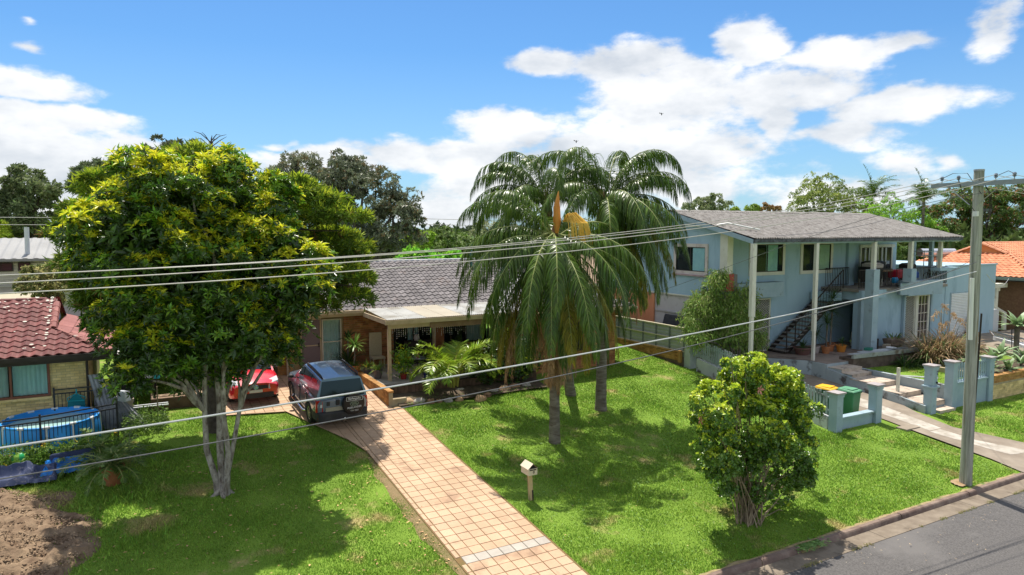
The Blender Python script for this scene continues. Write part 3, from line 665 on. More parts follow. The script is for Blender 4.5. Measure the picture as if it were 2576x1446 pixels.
# ------------------------------------------------------------------ brown brick house in the middle
m_greytile = M('grey_roof_tile', (0.095, 0.083, 0.085), (0.165, 0.148, 0.15), 2.0, 0.65, 0.001, 70, var=0.20, c3=(0.17, 0.125, 0.11), s3=1.3, t3=0.60, detail=8, spec=0.3)
m_tan = M('tan_paint', (0.46, 0.35, 0.22), (0.52, 0.41, 0.27), 3, 0.6, c3=(0.40, 0.31, 0.20), s3=2)
m_tan2 = M('tan_wall_paint', (0.36, 0.25, 0.12), (0.42, 0.30, 0.16), 3, 0.7)
HB = thing('brick_house', 'brown brick house with grey tiled roof and front porch behind the palms', 'house', (8, 28.8, 1.75))
FZ = 1.75
wb = MB().box(7.7, 9.9, 28.81, 29.05, 1.4, 4.2).box(4.95, 5.60, 28.72, 29.05, 1.4, 4.2).box(-0.3, 0.6, 28.8, 29.0, 1.4, 4.2).box(14.8, 15.8, 25.45, 25.69, 1.0, 4.05).box(17.6, 19.44, 25.45, 25.69, 1.0, 4.05).box(15.8, 17.6, 25.45, 25.69, 1.0, 2.2).box(15.8, 17.6, 25.45, 25.69, 3.5, 4.05).box(19.2, 19.44, 25.69, 34, 1.0, 4.1).box(14.8, 15.04, 25.69, 28.9, 1.2, 4.1).build('wall', m_mortar, HB)
bricks(wb, (7.7, 28.80), (1, 0), (0, -1), 2.2, 1.72, 4.16, m_bbrick, [], 120, 5)
bricks(wb, (4.95, 28.71), (1, 0), (0, -1), 0.65, 1.6, 4.16, m_obrick, [], 60, 6, jitter=0.02)
bricks(wb, (14.8, 25.44), (1, 0), (0, -1), 4.65, 1.25, 4.0, m_bbrick, [(1.0, 2.8, 2.2, 3.5)], 120, 7)
bricks(wb, (19.45, 25.45), (0, 1), (1, 0), 5.0, 1.25, 4.0, m_bbrick, [], 0, 7)
bricks(wb, (14.79, 25.45), (0, 1), (-1, 0), 3.3, 1.72, 4.0, m_bbrick, [], 0, 8)
MB().box(5.6, 6.78, 28.87, 29.06, 1.4, 4.2).box(7.6, 7.7, 28.87, 29.06, 1.4, 4.2).box(6.78, 7.6, 28.87, 29.06, 3.88, 4.2).box(6.78, 7.6, 28.87, 29.06, 1.4, 1.98).build('panel_wall', m_tan2, HB)
m_screen = M('screen_mesh_paint', (0.16, 0.12, 0.13), (0.21, 0.16, 0.165), 60, 0.7)
d_ = MB().box(5.90, 5.95, 28.76, 28.86, 1.75, 3.95).box(6.70, 6.75, 28.76, 28.86, 1.75, 3.95).box(5.95, 6.70, 28.76, 28.86, 3.90, 3.95).box(5.95, 6.70, 28.77, 28.85, 2.80, 2.84).box(5.95, 6.70, 28.77, 28.85, 1.75, 1.82).build('door', m_tan, HB)
MB().box(5.95, 6.70, 28.80, 28.82, 1.82, 3.90).build('screen_panel', m_screen, d_)
MB().box(6.62, 6.66, 28.73, 28.77, 2.75, 2.9).build('handle', m_dkbrown, d_)
window(HB, 6.78, 7.60, 28.80, 1.98, 3.88, M('white_frame', (0.62, 0.56, 0.46)), m_glass, trans=(2.92,), curtain=[(6.82, 7.56, M('bright_net_curtain', (0.74, 0.74, 0.72), (0.82, 0.82, 0.80), 4, 0.9, trans=0.2))], fw=0.05)
# porch openings: sliding doors
window(HB, 9.95, 11.75, 28.85, 1.8, 3.95, m_dkbrown, m_glass, mull=(10.85,), curtain=[(10.6, 11.1, m_curt)], fw=0.05)
window(HB, 12.3, 14.6, 28.85, 2.4, 3.9, m_dkbrown, m_glass, mull=(13.4,), curtain=[(13.5, 14.3, m_curt)], fw=0.05)
window(HB, 15.8, 17.6, 25.40, 2.2, 3.5, m_dkbrown, m_glass, mull=(16.7,), fw=0.05)
MB().box(11.75, 12.3, 28.82, 29.0, 1.75, 4.1).box(12.3, 14.6, 28.82, 29.0, 1.75, 2.38).build('brick_panel', m_bbrick, HB)
# roofs
rb = MB().box(0.2, 14.4, 28.26, 28.29, 4.02, 4.22).build('roof', m_tan, HB)
MB().box(0.2, 14.4, 28.14, 28.255, 4.14, 4.26).build('gutter', m_tan, HB)
p2 = 0.385; c2_ = math.cos(math.atan(p2)); s2_ = math.sin(math.atan(p2)); EB = 4.24; RB = 4.7 / c2_
tile_roof(rb, (0.2, 28.3, EB), (1, 0, 0), (0, c2_, s2_), [(0, 0), (14.6, 0), (14.6, 0.1), (17.1, 2.6), (19.8, 0.3), (19.8, RB), (0, RB)], m_greytile, 300, ch=0.335, seed=5, amp=0.03)
ridge_caps(rb, (0.2, 33.0, EB + 4.7 * p2), (20.0, 33.0, EB + 4.7 * p2), M('grey_ridge_tile', (0.36, 0.36, 0.37), (0.46, 0.46, 0.47), 3, 0.5, var=0.1))
MB().poly([(0.2, 33.0, EB + 1.80), (20, 33.0, EB + 1.80), (20, 37.7, EB), (0.2, 37.7, EB)]).build('rear_roof', m_greytile, rb)
EW = 4.12; hw = 2.85; kz = EW + hw * p2
b = MB().box(14.2, 20.05, 24.80, 24.84, EW - 0.22, EW - 0.02).box(20.01, 20.05, 24.84, 36, EW - 0.22, EW - 0.02).build('fascia', M('brown_fascia', (0.16, 0.10, 0.05), (0.2, 0.13, 0.07), 4, 0.7), HB)
MB().box(14.2, 20.14, 24.69, 24.795, EW - 0.10, EW).box(20.06, 20.16, 24.8, 36, EW - 0.10, EW).build('gutter', m_tan, HB)
MB().box(14.3, 20.0, 24.85, 25.44, EW - 0.2, EW - 0.17).box(19.46, 20.0, 25.45, 36, EW - 0.2, EW - 0.17).build('soffit', m_tan, HB)
tile_roof(rb, (14.3, 24.8, EW), (1, 0, 0), (0, c2_, s2_), [(0, 0), (2 * hw, 0), (hw, hw / c2_)], m_greytile, 0, seed=6)
tile_roof(rb, (14.3, 31.0, EW), (0, -1, 0), (c2_, 0, s2_), [(0, 0.2), (6.2, 0), (6.2 - hw, hw / c2_), (0, hw / c2_)], M('grey_roof_tile_skylit', (0.22, 0.22, 0.235), (0.30, 0.30, 0.32), 2.0, 0.5, 0.001, 70, var=0.12, spec=0.4), 0, seed=7)  # west slope: its bright sky reflection is put into a paler tile colour
tile_roof(rb, (14.3 + 2 * hw, 24.8, EW), (0, 1, 0), (-c2_, 0, s2_), [(0, 0), (7.5, 0), (7.5, hw / c2_), (hw, hw / c2_)], m_greytile, 0, seed=8)
m_gr = MATS['grey_ridge_tile']
ridge_caps(rb, (14.3, 24.8, EW), (14.3 + hw, 24.8 + hw, kz), m_gr); ridge_caps(rb, (20.0, 24.8, EW), (14.3 + hw, 24.8 + hw, kz), m_gr); ridge_caps(rb, (14.3 + hw, 24.8 + hw, kz), (14.3 + hw, 31.4, kz), m_gr)
m_pipe = M('blue_pipe_paint', (0.05, 0.20, 0.33), (0.07, 0.25, 0.4), 4, 0.5)
MB().tube([(15.25, 32.1, 5.55), (15.25, 32.1, 6.42)], 0.075, 10).build('vent_pipe', m_pipe, rb, smooth=True); MB().lathe((15.25, 32.1, 6.42), [(0.10, 0), (0.10, 0.10), (0.05, 0.14)], 10).build('pipe_cap', m_pipe, rb)
MB().tube([(5.32, 28.58, 4.0), (5.32, 28.58, 1.72), (5.32, 28.45, 1.65)], 0.04, 8).build('downpipe', M('cream_pipe', (0.55, 0.48, 0.36)), HB)
# carport posts and the dark carport behind the red car
MB().box(0.5, 4.95, 33.0, 33.1, 1.6, 4.2).build('carport_wall', m_bbrick, HB)
# verandah: slab, roof, posts
m_awn = M('translucent_sheet', (0.44, 0.43, 0.39), (0.54, 0.53, 0.49), 1.0, 0.35, c3=(0.32, 0.29, 0.23), s3=0.9, t3=0.5, spec=0.5, trans=0.15)
sheets = [(8.42, 9.22), (9.23, 10.03), (10.04, 10.84), (10.85, 11.65), (11.66, 12.46), (12.47, 13.27), (13.28, 14.2)]
m_awn2 = M('dusty_sheet', (0.36, 0.31, 0.23), (0.42, 0.37, 0.28), 1.0, 0.5, spec=0.4)
for i, (a, c) in enumerate(sheets):
    n = int((c - a) / 0.0217); G = []
    for (yy, zz) in ((25.28, 4.155), (28.22, 4.30)): G.append([(a + (c - a) * k / n, yy, zz + 0.012 * math.cos(k * math.pi / 2)) for k in range(n + 1)])
    MB().grid(G).build('awning_sheet', m_awn2 if i in (2, 3) else m_awn, HB, smooth='all')
MB().box(8.36, 14.3, 25.24, 25.29, 3.96, 4.12).box(8.36, 8.41, 25.3, 28.2, 3.98, 4.16).box(8.5, 14.2, 25.42, 25.50, 3.78, 3.95).build('awning_beam', m_tan, HB)
b = MB(); 
for yy in (26.0, 26.9, 27.7): b.box(8.45, 14.2, yy, yy + 0.05, 4.02, 4.12 + (yy - 25.3) * 0.045)
b.build('awning_rafters', m_tan, HB)
MB().box(8.5, 8.63, 25.38, 25.51, 1.75, 4.0).build('porch_post', m_tan, HB, bevel=0.01); MB().box(14.1, 14.22, 25.38, 25.5, 1.75, 4.0).build('porch_post', m_tan, HB); MB().box(11.4, 11.52, 27.9, 28.02, 1.75, 4.1).build('porch_post', m_tan, HB)
q = MB().box(10.25, 14.1, 25.34, 25.40, 3.72, 3.96); q.build('rolled_blind', M('brown_blind', (0.20, 0.12, 0.075), (0.25, 0.16, 0.10), 5, 0.8), HB)
# verandah slab and low walls
m_slab = M('porch_concrete', (0.30, 0.27, 0.23), (0.38, 0.34, 0.29), 1.5, 0.85, c3=(0.22, 0.19, 0.16), s3=2)
MB().box(7.9, 14.8, 24.9, 28.8, 1.2, 1.75).build('porch_floor', m_slab, HB)
lw = thing('low_brick_wall', 'low orange brick wall along the driveway in front of the porch', 'wall', (7.95, 25.5, 1.2))
wq = MB().box(7.86, 8.02, 23.50, 27.9, 1.0, 1.74).box(8.02, 8.55, 23.52, 23.66, 1.0, 1.5).build('wall', m_mortar, lw)
bricks(wq, (7.85, 27.9), (0, -1), (-1, 0), 4.4, 1.28, 1.80, m_obrick, [], 150, 12)
T = [frame_mtx(Vector((7.83, 23.5 + i * 0.123, 1.745)), Vector((1, 0, 0)), Vector((0, 1, 0)), Vector((0, 0, 1))) for i in range(36)]
q = MB().box(0, 0.22, 0, 0.112, 0, 0.07); pieces('coping_brick', [q.mesh('coping_brick', m_obrick)], T, lw, 60)
# low garden wall behind the rocks
gw = thing('garden_retaining_wall', 'dark low retaining wall of upright sleepers below the porch', 'wall', (11, 24.6, 1.3))
jr = random.Random(5)
T = [frame_mtx(Vector((8.15 + i * 0.142, 24.55 + jr.uniform(-.01, .01), 1.2 + jr.uniform(-.02, .02))), Vector((1, 0, 0)), Vector((0, 1, 0)), Vector((0, 0, 1))) for i in range(46)]
pieces('sleeper', [MB().box(0, 0.13, 0, 0.1, 0, 0.5).mesh('sleeper', M('old_timber', (0.10, 0.06, 0.04), (0.16, 0.10, 0.07), 5, 0.9, var=0.25))], T, gw, 60)
struct(MB().box(8.05, 14.7, 24.64, 24.9, 1.2, 1.66).build('garden_bed', M('garden_soil', (0.07, 0.05, 0.035), (0.12, 0.09, 0.06), 5, 0.95)))
struct(MB().grid([[(8.2 + i * 0.7, 23.3 + 0.12 * j + (0.10 * math.sin(i)), g(0, 23.5) + 0.06 + 0.015 * j) for i in range(10)] for j in range(11)]).build('garden_bed', MATS['garden_soil']))
# icicle lights hanging in the porch
b = MB(); jr = random.Random(8)
for i in range(60):
    x = 8.75 + i * 0.09; n = jr.choice([2, 3, 4, 5, 6]); zz = 3.76
    for k in range(n): b.box(x + jr.uniform(-.01, .01), x + 0.014, 25.60, 25.613, zz - 0.04 - k * 0.075, zz - k * 0.075)
stuff(b.build('icicle_lights', M('pale_bulb', (0.55, 0.5, 0.5)), HB))

# ------------------------------------------------------------------ blue two-storey house
m_blue = M('blue_render', (0.33, 0.465, 0.55), (0.37, 0.51, 0.595), 0.8, 0.85, 0.003, 45, c3=(0.275, 0.395, 0.465), s3=0.9, t3=0.56, detail=9, stretch=(1.6, 1.6, .45))
m_bluegrey = M('blue_post_paint', (0.29, 0.39, 0.45), (0.34, 0.44, 0.50), 2, 0.8, 0.002, 60, c3=(0.24, 0.29, 0.31), s3=2.5, t3=0.6)
m_lower = M('pale_lower_render', (0.50, 0.475, 0.47), (0.56, 0.535, 0.53), 1, 0.9, c3=(0.42, 0.40, 0.38), s3=1.5)
m_cream = M('cream_trim', (0.62, 0.60, 0.50), (0.68, 0.66, 0.57), 3, 0.7, c3=(0.50, 0.46, 0.36), s3=2.5, t3=0.6)
m_pinktrim = M('pinkish_window_surround', (0.56, 0.48, 0.44), (0.63, 0.56, 0.51), 3, 0.8, c3=(0.44, 0.33, 0.32), s3=3, t3=0.58)
m_gutter = M('weathered_gutter', (0.05, 0.055, 0.07), (0.13, 0.14, 0.165), 6, 0.6, c3=(0.035, 0.035, 0.04), s3=5, t3=0.5)
m_barge = M('blue_barge_paint', (0.28, 0.38, 0.45), (0.34, 0.44, 0.50), 3, 0.7, c3=(0.10, 0.12, 0.14), s3=3, t3=0.60)
m_asb = M('old_corrugated_cement', (0.165, 0.153, 0.143), (0.305, 0.288, 0.27), 3.5, 0.95, 0.012, 40, c3=(0.115, 0.10, 0.09), s3=4.2, t3=0.54, detail=10, stretch=(2.2, .8, 1))
m_dglass = M('dark_window_glass', (0.03, 0.018, 0.025), rough=0.08, spec=0.7)
HC = thing('blue_house', 'two-storey blue rendered house with grey corrugated roof and upper deck', 'house', (28, 23.6, 1.65))
PZ = 1.65
w = MB()
w.add([(x, y, z) for x in (23.35, 23.6) for y, z in ((22.85, 4.46), (31, 4.46), (31, 7.12), (25.85, 8.38), (22.85, 7.64))], [(0, 1, 2, 3, 4), (9, 8, 7, 6, 5)] + [(i, (i + 1) % 5, 5 + (i + 1) % 5, 5 + i) for i in range(5)]).box(23.601, 33.2, 23.58, 23.83, 4.2, 7.5).box(27.6, 33.8, 23.58, 23.83, 1.5, 4.2)
# gable infill
w.build('wall', m_blue, HC)
MB().box(23.38, 23.62, 22.85, 31.0, 1.2, 4.455).box(23.62, 25.2, 23.62, 23.84, 1.5, 4.2).build('lower_wall', m_lower, HC)
MB().box(23.30, 23.38, 22.9, 30.9, 4.40, 4.47).build('wall_ledge', m_cream, HC)
MB().box(23.33, 23.375, 22.9, 27.25, 3.50, 3.56).build('wall_band', M('band_grey', (0.42, 0.40, 0.39)), HC)
MB().box(23.30, 23.37, 27.3, 30.8, 1.4, 4.38).build('orange_panel', M('orange_render', (0.60, 0.235, 0.12), (0.66, 0.28, 0.15), 1.5, 0.8), HC)
MB().box(23.31, 23.66, 22.40, 22.85, 4.9, 7.62).build('corner_pillar', m_cream, HC)
MB().box(23.25, 23.68, 22.33, 22.6, 4.85, 5.62).build('paint_patch', M('red_box_paint', (0.42, 0.09, 0.07), (0.35, 0.07, 0.06), 4, 0.7), HC); MB().box(23.69, 23.9, 22.33, 22.6, 4.85, 5.6).build('paint_patch', M('grey_box_paint', (0.17, 0.16, 0.15)), HC)  # shallow boxes stand for repainted red and grey patches on the pillar base
MB().box(24.7, 27.8, 23.0, 23.575, 4.36, 5.08).build('door_hood', m_bluegrey, HC, bevel=0.01)
# octagonal gable vent
b = MB(); oc = [(23.33, 26.41 + 0.34 * math.cos(t) * 0.9, 7.90 + 0.38 * math.sin(t)) for t in [R(22.5 + 45 * i) for i in range(8)]]
b.poly(oc); b.poly([(23.28, y, z) for (_, y, z) in oc]); b.add([(x, y, z) for (x, y, z) in oc] + [(23.28, y, z) for (_, y, z) in oc], [(i, (i + 1) % 8, 8 + (i + 1) % 8, 8 + i) for i in range(8)])
gv = b.build('gable_vent', M('white_vent_paint', (0.72, 0.74, 0.74)), HC)
for k in range(7): MB().box(23.245, 23.275, 26.41 - 0.2, 26.41 + 0.2, 7.68 + k * 0.07, 7.70 + k * 0.07).build('louvre_slat', M('vent_shadow', (0.4, 0.42, 0.42)), gv)
def big_window(x0, x1, y, z0, z1, mfr, fw, axis='x', curt=None, sill=None):
    s = 0.0
    def P(a, d, z): return (a, y + d, z) if axis == 'x' else (y + d, a, z)
    def bx(b, a0, a1, d0, d1, k0, k1): b.hexa([P(a0, d0, k0), P(a1, d0, k0), P(a1, d1, k0), P(a0, d1, k0), P(a0, d0, k1), P(a1, d0, k1), P(a1, d1, k1), P(a0, d1, k1)])
    b = MB(); bx(b, x0, x1, -.06, .02, z0, z0 + fw); bx(b, x0, x1, -.06, .02, z1 - fw, z1); bx(b, x0, x0 + fw, -.06, .02, z0 + fw, z1 - fw); bx(b, x1 - fw, x1, -.06, .02, z0 + fw, z1 - fw)
    w_ = b.build('window', mfr, HC)
    i0, i1, k0, k1 = x0 + fw, x1 - fw, z0 + fw, z1 - fw; md = (i0 + i1) / 2
    b = MB(); f = 0.035
    for (a, c, u, v) in ((i0, i1, k0, k0 + f), (i0, i1, k1 - f, k1), (i0, i0 + f, k0 + f, k1 - f), (i1 - f, i1, k0 + f, k1 - f), (md - f * .6, md + f * .6, k0 + f, k1 - f)): bx(b, a, c, -.045, -.012, u, v)
    b.build('sash', m_dkbrown, w_)
    q = MB(); bx(q, i0 + f, md, -.028, -.022, k0 + f, k1 - f); q.build('pane', m_glass, w_)
    q = MB(); bx(q, md, i1 - f, -.028, -.022, k0 + f, k1 - f); q.build('pane', m_glass, w_)
    # the wall is solid: a shallow dark box in front of it plays the room, curtain inside it
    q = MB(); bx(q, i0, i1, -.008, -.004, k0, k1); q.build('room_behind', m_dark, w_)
    for (a, c, mm) in (curt or []):
        n = max(6, int((c - a) / 0.03)); MB().grid([[P(a + (c - a) * i / n, -.0135 + 0.005 * math.sin(i * 1.7), zz) for i in range(n + 1)] for zz in (k0 + f, k1 - f)]).build('curtain', mm, w_, smooth='all')
    if sill: q = MB(); bx(q, x0 - .05, x1 + .05, -.11, 0.0, z0 - .07, z0 - .002); q.build('window_sill', sill, w_)
    return w_
cw_ = M('white_curtain', (0.62, 0.72, 0.78), (0.72, 0.80, 0.84), 5, 0.9)
wv = big_window(23.60, 25.88, 23.35, 5.48, 6.95, m_pinktrim, 0.16, 'y', [(23.8, 24.6, cw_)], M('stained_sill', (0.36, 0.24, 0.26), (0.44, 0.33, 0.32), 4, 0.8))
wv['label'] = 'side window with a pink stained surround'
big_window(25.96, 28.45, 23.58, 5.38, 7.06, m_cream, 0.17, 'x', [(27.15, 27.95, M('pale_green_curtain', (0.55, 0.66, 0.60), (0.65, 0.75, 0.70), 5, 0.9))])
big_window(29.6, 32.09, 23.58, 5.36, 7.04, m_cream, 0.17, 'x', [(30.85, 31.85, M('beige_curtain', (0.60, 0.56, 0.42), (0.68, 0.64, 0.50), 5, 0.9))])
# diamond mesh doors downstairs
def mesh_door(x0, x1, y, z0, z1, mfr, s=0.075, name='security_door', back=m_dark, axis='x'):
    b = MB(); f = 0.06
    b.box(x0, x1, y, y + .04, z0, z0 + f).box(x0, x1, y, y + .04, z1 - f, z1).box(x0, x0 + f, y, y + .04, z0 + f, z1 - f).box(x1 - f, x1, y, y + .04, z0 + f, z1 - f)
    d = b.build(name, mfr, HC); q = MB(); W = x1 - x0 - 2 * f; Hh = z1 - z0 - 2 * f; a0 = x0 + f; c0 = z0 + f; k = -Hh
    while k < W:
        for sg in (1, -1):
            # line x = k + t, z = t (sg 1) mirrored for sg -1, slope 2
            t0 = max(0, -k * 1.0); t1 = min(Hh, (W - k)); 
            if t1 > t0:
                x_a, x_b = k + t0, k + t1
                if sg < 0: x_a, x_b = W - x_a, W - x_b
                q.bar((a0 + x_a, y + .02, c0 + t0), (a0 + x_b, y + .02, c0 + t1), 0.017, 0.012)
        k += s * 1.6
    stuff(q.build('diamond_mesh', mfr, d)); MB().box(a0, x1 - f, y + .06, y + .07, c0, z1 - f).build('door_leaf', back, d); return d
mesh_door(25.3, 26.35, 23.50, PZ, 4.25, m_cream, name='security_door'); mesh_door(26.4, 27.48, 23.50, PZ, 4.25, m_cream, name='security_door')
# upper deck block and the lower front wall
w = MB(); w.box(31.5, 35.15, 21.6, 21.85, 1.5, 4.60).box(37.6, 39.0, 21.6, 21.85, 1.5, 4.60).box(35.15, 37.6, 21.6, 21.85, 4.15, 4.60).box(31.5, 31.75, 21.85, 23.58, 4.1, 4.6)
w.box(33.3, 38.6, 24.2, 24.45, 1.5, 7.4).box(33.25, 33.8, 23.45, 24.2, 4.62, 7.45)
w.build('front_wall', m_blue, HC)
MB().box(31.3, 38.95, 21.45, 24.2, 4.52, 4.66).build('deck_floor', M('deck_concrete', (0.22, 0.19, 0.17), (0.28, 0.25, 0.22), 3, 0.9), HC)
MB().box(31.32, 33.3, 21.3, 21.6, 4.2, 4.60).box(30.4, 31.3, 22.35, 23.5, 4.05, 4.45).build('landing_edge', m_blue, HC)
MB().box(34.7, 37.7, 21.0, 21.595, 4.22, 4.98).build('door_hood', m_bluegrey, HC, bevel=0.01)
MB().box(35.1, 35.25, 21.45, 21.59, 1.5, 4.2).box(37.5, 37.65, 21.45, 21.59, 1.5, 4.2).box(31.5, 32.2, 21.42, 21.59, 1.5, 4.4).build('wall_pilaster', m_bluegrey, HC)
mesh_door(35.25, 36.15, 21.50, PZ + .05, 4.18, m_cream, name='security_door')
fd = MB().box(36.18, 36.42, 21.48, 21.56, PZ, 4.2).box(37.28, 37.42, 21.48, 21.56, PZ, 4.2).box(36.42, 37.28, 21.49, 21.55, PZ, PZ + .14).box(36.42, 37.28, 21.49, 21.55, 4.10, 4.2).build('french_door', m_cream, HC)
q = MB()
for i in range(1, 3): q.box(36.42 + i * 0.287 - .014, 36.42 + i * 0.287 + .014, 21.50, 21.53, PZ + .14, 4.10)
for k in range(1, 5): q.box(36.42, 37.28, 21.497, 21.527, PZ + .14 + k * 0.464 - .014, PZ + .14 + k * 0.464 + .014)
q.build('glazing_bars', M('white_frame', (0.62, 0.56, 0.46)), fd); MB().box(36.42, 37.28, 21.54, 21.55, PZ + .14, 4.1).build('pane', m_dglass, fd)
MB().box(35.0, 37.8, 21.1, 21.6, PZ - .04, PZ + .07).build('door_step', m_conc, HC)
# garage wing
MB().box(39.05, 44.1, 21.6, 29, 1.2, 5.60).box(39.0, 44.15, 21.55, 21.65, 5.58, 5.66).build('garage_wing', m_blue, HC)
rd = MB(); T = []
for i in range(27): T.append(frame_mtx(Vector((39.6, 21.57, 1.65 + i * 0.09)), Vector((1, 0, 0)), Vector((0, 1, 0)), Vector((0, 0, 1))))
RD = MB().box(39.52, 42.05, 21.575, 21.60, 1.62, 4.14).build('roller_door', m_bluegrey, HC)
sl_ = MB(); sl_.add([(0, 0, 0), (2.37, 0, 0), (2.37, -0.02, 0.035), (0, -0.02, 0.035), (2.37, 0, 0.083), (0, 0, 0.083)], [(0, 1, 2, 3), (3, 2, 4, 5)])
pieces('slat', [sl_.mesh('slat', M('white_roller_paint', (0.66, 0.67, 0.66), (0.72, 0.73, 0.72), 2, 0.6))], T, RD, 60)
# roof: corrugated sheet with thickness over low gable
def corr_roof(x0, x1, ye, yr, ze, zr, name, mat, parent, pitch=0.146, amp=0.036, thick=0.0):
    n = int((x1 - x0) / pitch * 6); rr = random.Random(4); P = []
    for j in range(13):
        t = j / 12; y = ye + (yr - ye) * t; z = ze + (zr - ze) * t; jog = 0.006 * (j % 3 == 0)
        P.append([(x0 + (x1 - x0) * i / n, y, z + amp * math.sin(i * math.pi / 3) + jog + 0.02 * mnoise.noise(Vector((i * 0.02, y * .5, 1)))) for i in range(n + 1)])
    return MB().grid(P).build(name, mat, parent, smooth='all')
rc = MB().box(23.02, 38.5, 20.66, 20.70, 7.00, 7.18).build('roof', m_barge, HC)
corr_roof(22.98, 38.62, 20.55, 25.85, 7.24, 8.52, 'roof_sheet', m_asb, rc); corr_roof(22.98, 38.62, 31.1, 25.85, 7.24, 8.52, 'roof_sheet', m_asb, rc)
q = MB(); P = []
for x in np.arange(22.95, 38.65, 0.35): P.append([(x, 25.62, 8.50), (x, 25.75, 8.56), (x, 25.85, 8.585 + 0.01 * math.sin(x * 9)), (x, 25.95, 8.56), (x, 26.08, 8.50)])
q.grid(P).build('ridge_capping', m_asb, rc, smooth='all')
MB().box(22.98, 38.56, 20.56, 20.66, 7.06, 7.20).build('gutter', m_gutter, rc)
for (xx, nm) in ((23.0, 'barge_board'), (38.5, 'barge_board')):
    MB().hexa([(xx - .03, 20.66, 7.00), (xx + .03, 20.66, 7.00), (xx + .03, 25.85, 8.28), (xx - .03, 25.85, 8.28), (xx - .03, 20.66, 7.20), (xx + .03, 20.66, 7.20), (xx + .03, 25.85, 8.49), (xx - .03, 25.85, 8.49)]).hexa([(xx - .03, 31.0, 7.00), (xx + .03, 31.0, 7.00), (xx + .03, 25.85, 8.28), (xx - .03, 25.85, 8.28), (xx - .03, 31.0, 7.20), (xx + .03, 31.0, 7.20), (xx + .03, 25.85, 8.49), (xx - .03, 25.85, 8.49)]).build(nm, m_barge, rc)
MB().poly([(23.05, 20.72, 7.04), (38.45, 20.72, 7.04), (38.45, 25.85, 8.30), (23.05, 25.85, 8.30)]).poly([(23.05, 31, 7.04), (38.45, 31, 7.04), (38.45, 25.85, 8.30), (23.05, 25.85, 8.30)]).build('soffit', M('soffit_grey', (0.38, 0.39, 0.40), (0.42, 0.43, 0.44)), rc)
MB().tube([(23.05, 25.0, 7.85), (23.02, 23.5, 7.75), (23.4, 22.5, 7.9), (24.3, 21.5, 7.6)], 0.035, 8).build('white_conduit', M('white_pvc', (0.75, 0.75, 0.72), rough=0.4), rc, smooth=True)
# posts
m_post = M('peeling_post_paint', (0.62, 0.59, 0.52), (0.68, 0.66, 0.60), 3, 0.7, c3=(0.30, 0.20, 0.14), s3=4, t3=0.62, stretch=(3, 3, 0.8))
MB().box(22.93, 23.16, 20.60, 20.76, 3.9, 7.02).box(22.96, 23.12, 20.62, 20.74, 1.3, 3.9).build('verandah_post', m_post, HC)
MB().box(26.98, 27.16, 20.62, 20.76, 3.0, 7.02).box(27.03, 27.15, 20.63, 20.75, PZ, 3.0).build('verandah_post', m_post, HC)
for xx in (31.24, 34.2): MB().box(xx - .09, xx + .09, 20.60, 20.78, 5.62, 7.03).build('verandah_post', m_cream, HC)
MB().box(37.28, 37.45, 20.95, 21.12, 5.6, 7.03).build('verandah_post', m_cream, HC)
for (yy) in (22.36, 22.02): pass
MB().box(38.15, 38.33, 22.9, 23.1, 4.6, 7.2).build('verandah_post', m_bluegrey, HC); MB().box(38.2, 38.38, 21.95, 22.13, 4.6, 7.1).build('verandah_post', m_bluegrey, HC)
MB().box(31.0, 31.45, 20.48, 20.93, PZ - .2, 5.70).build('front_pillar', m_bluegrey, HC, bevel=0.01)
MB().box(34.0, 34.42, 20.48, 20.93, 4.98, 5.66).box(33.9, 34.6, 20.93, 21.0, 4.3, 4.9).build('front_pillar', m_bluegrey, HC, bevel=0.01)
MB().box(37.2, 39.05, 20.9, 21.4, 5.45, 5.6).build('deck_corner_wall', m_blue, HC)
# verandah back doors and railing with balusters
wd = MB().box(35.2, 38.3, 24.10, 24.19, 6.62, 6.78).box(35.2, 35.3, 24.1, 24.19, 4.66, 6.62).box(36.7, 36.82, 24.1, 24.19, 4.66, 6.62).box(38.0, 38.12, 24.1, 24.19, 4.66, 6.62).build('sliding_door', m_cream, HC)
MB().box(35.3, 36.7, 24.15, 24.16, 4.7, 6.62).box(36.82, 38.0, 24.15, 24.16, 4.7, 6.62).build('pane', m_dglass, wd)
for xx in (35.6, 35.95, 36.3, 37.1, 37.45): MB().box(xx, xx + 0.14, 24.12, 24.14, 5.6, 6.60).build('curtain', m_curt, wd)
def railing(parent, a, c, h, n, name='railing', top=0.04, rail=m_dkbrown, bal=0.018):
    a, c = Vector(a), Vector(c); up = Vector((0, 0, h)); b = MB().bar(a + up, c + up, top, 0.04).bar(a + up * .08, c + up * .08, 0.03, 0.03)
    r_ = b.build(name, rail, parent)
    for i in range(n + 1):
        p = a + (c - a) * (i / n); MB().bar(p + up * .08, p + up, bal, bal).build('baluster', rail, r_)
    return r_
railing(HC, (31.35, 21.5, 4.66), (34.0, 21.5, 4.66), 0.95, 22); railing(HC, (34.4, 21.5, 4.66), (37.3, 21.5, 4.66), 0.95, 24); railing(HC, (33.25, 23.4, 4.66), (31.4, 23.4, 4.66), 0.95, 14); railing(HC, (37.4, 21.5, 4.66), (38.9, 21.5, 4.66), 0.95, 10)
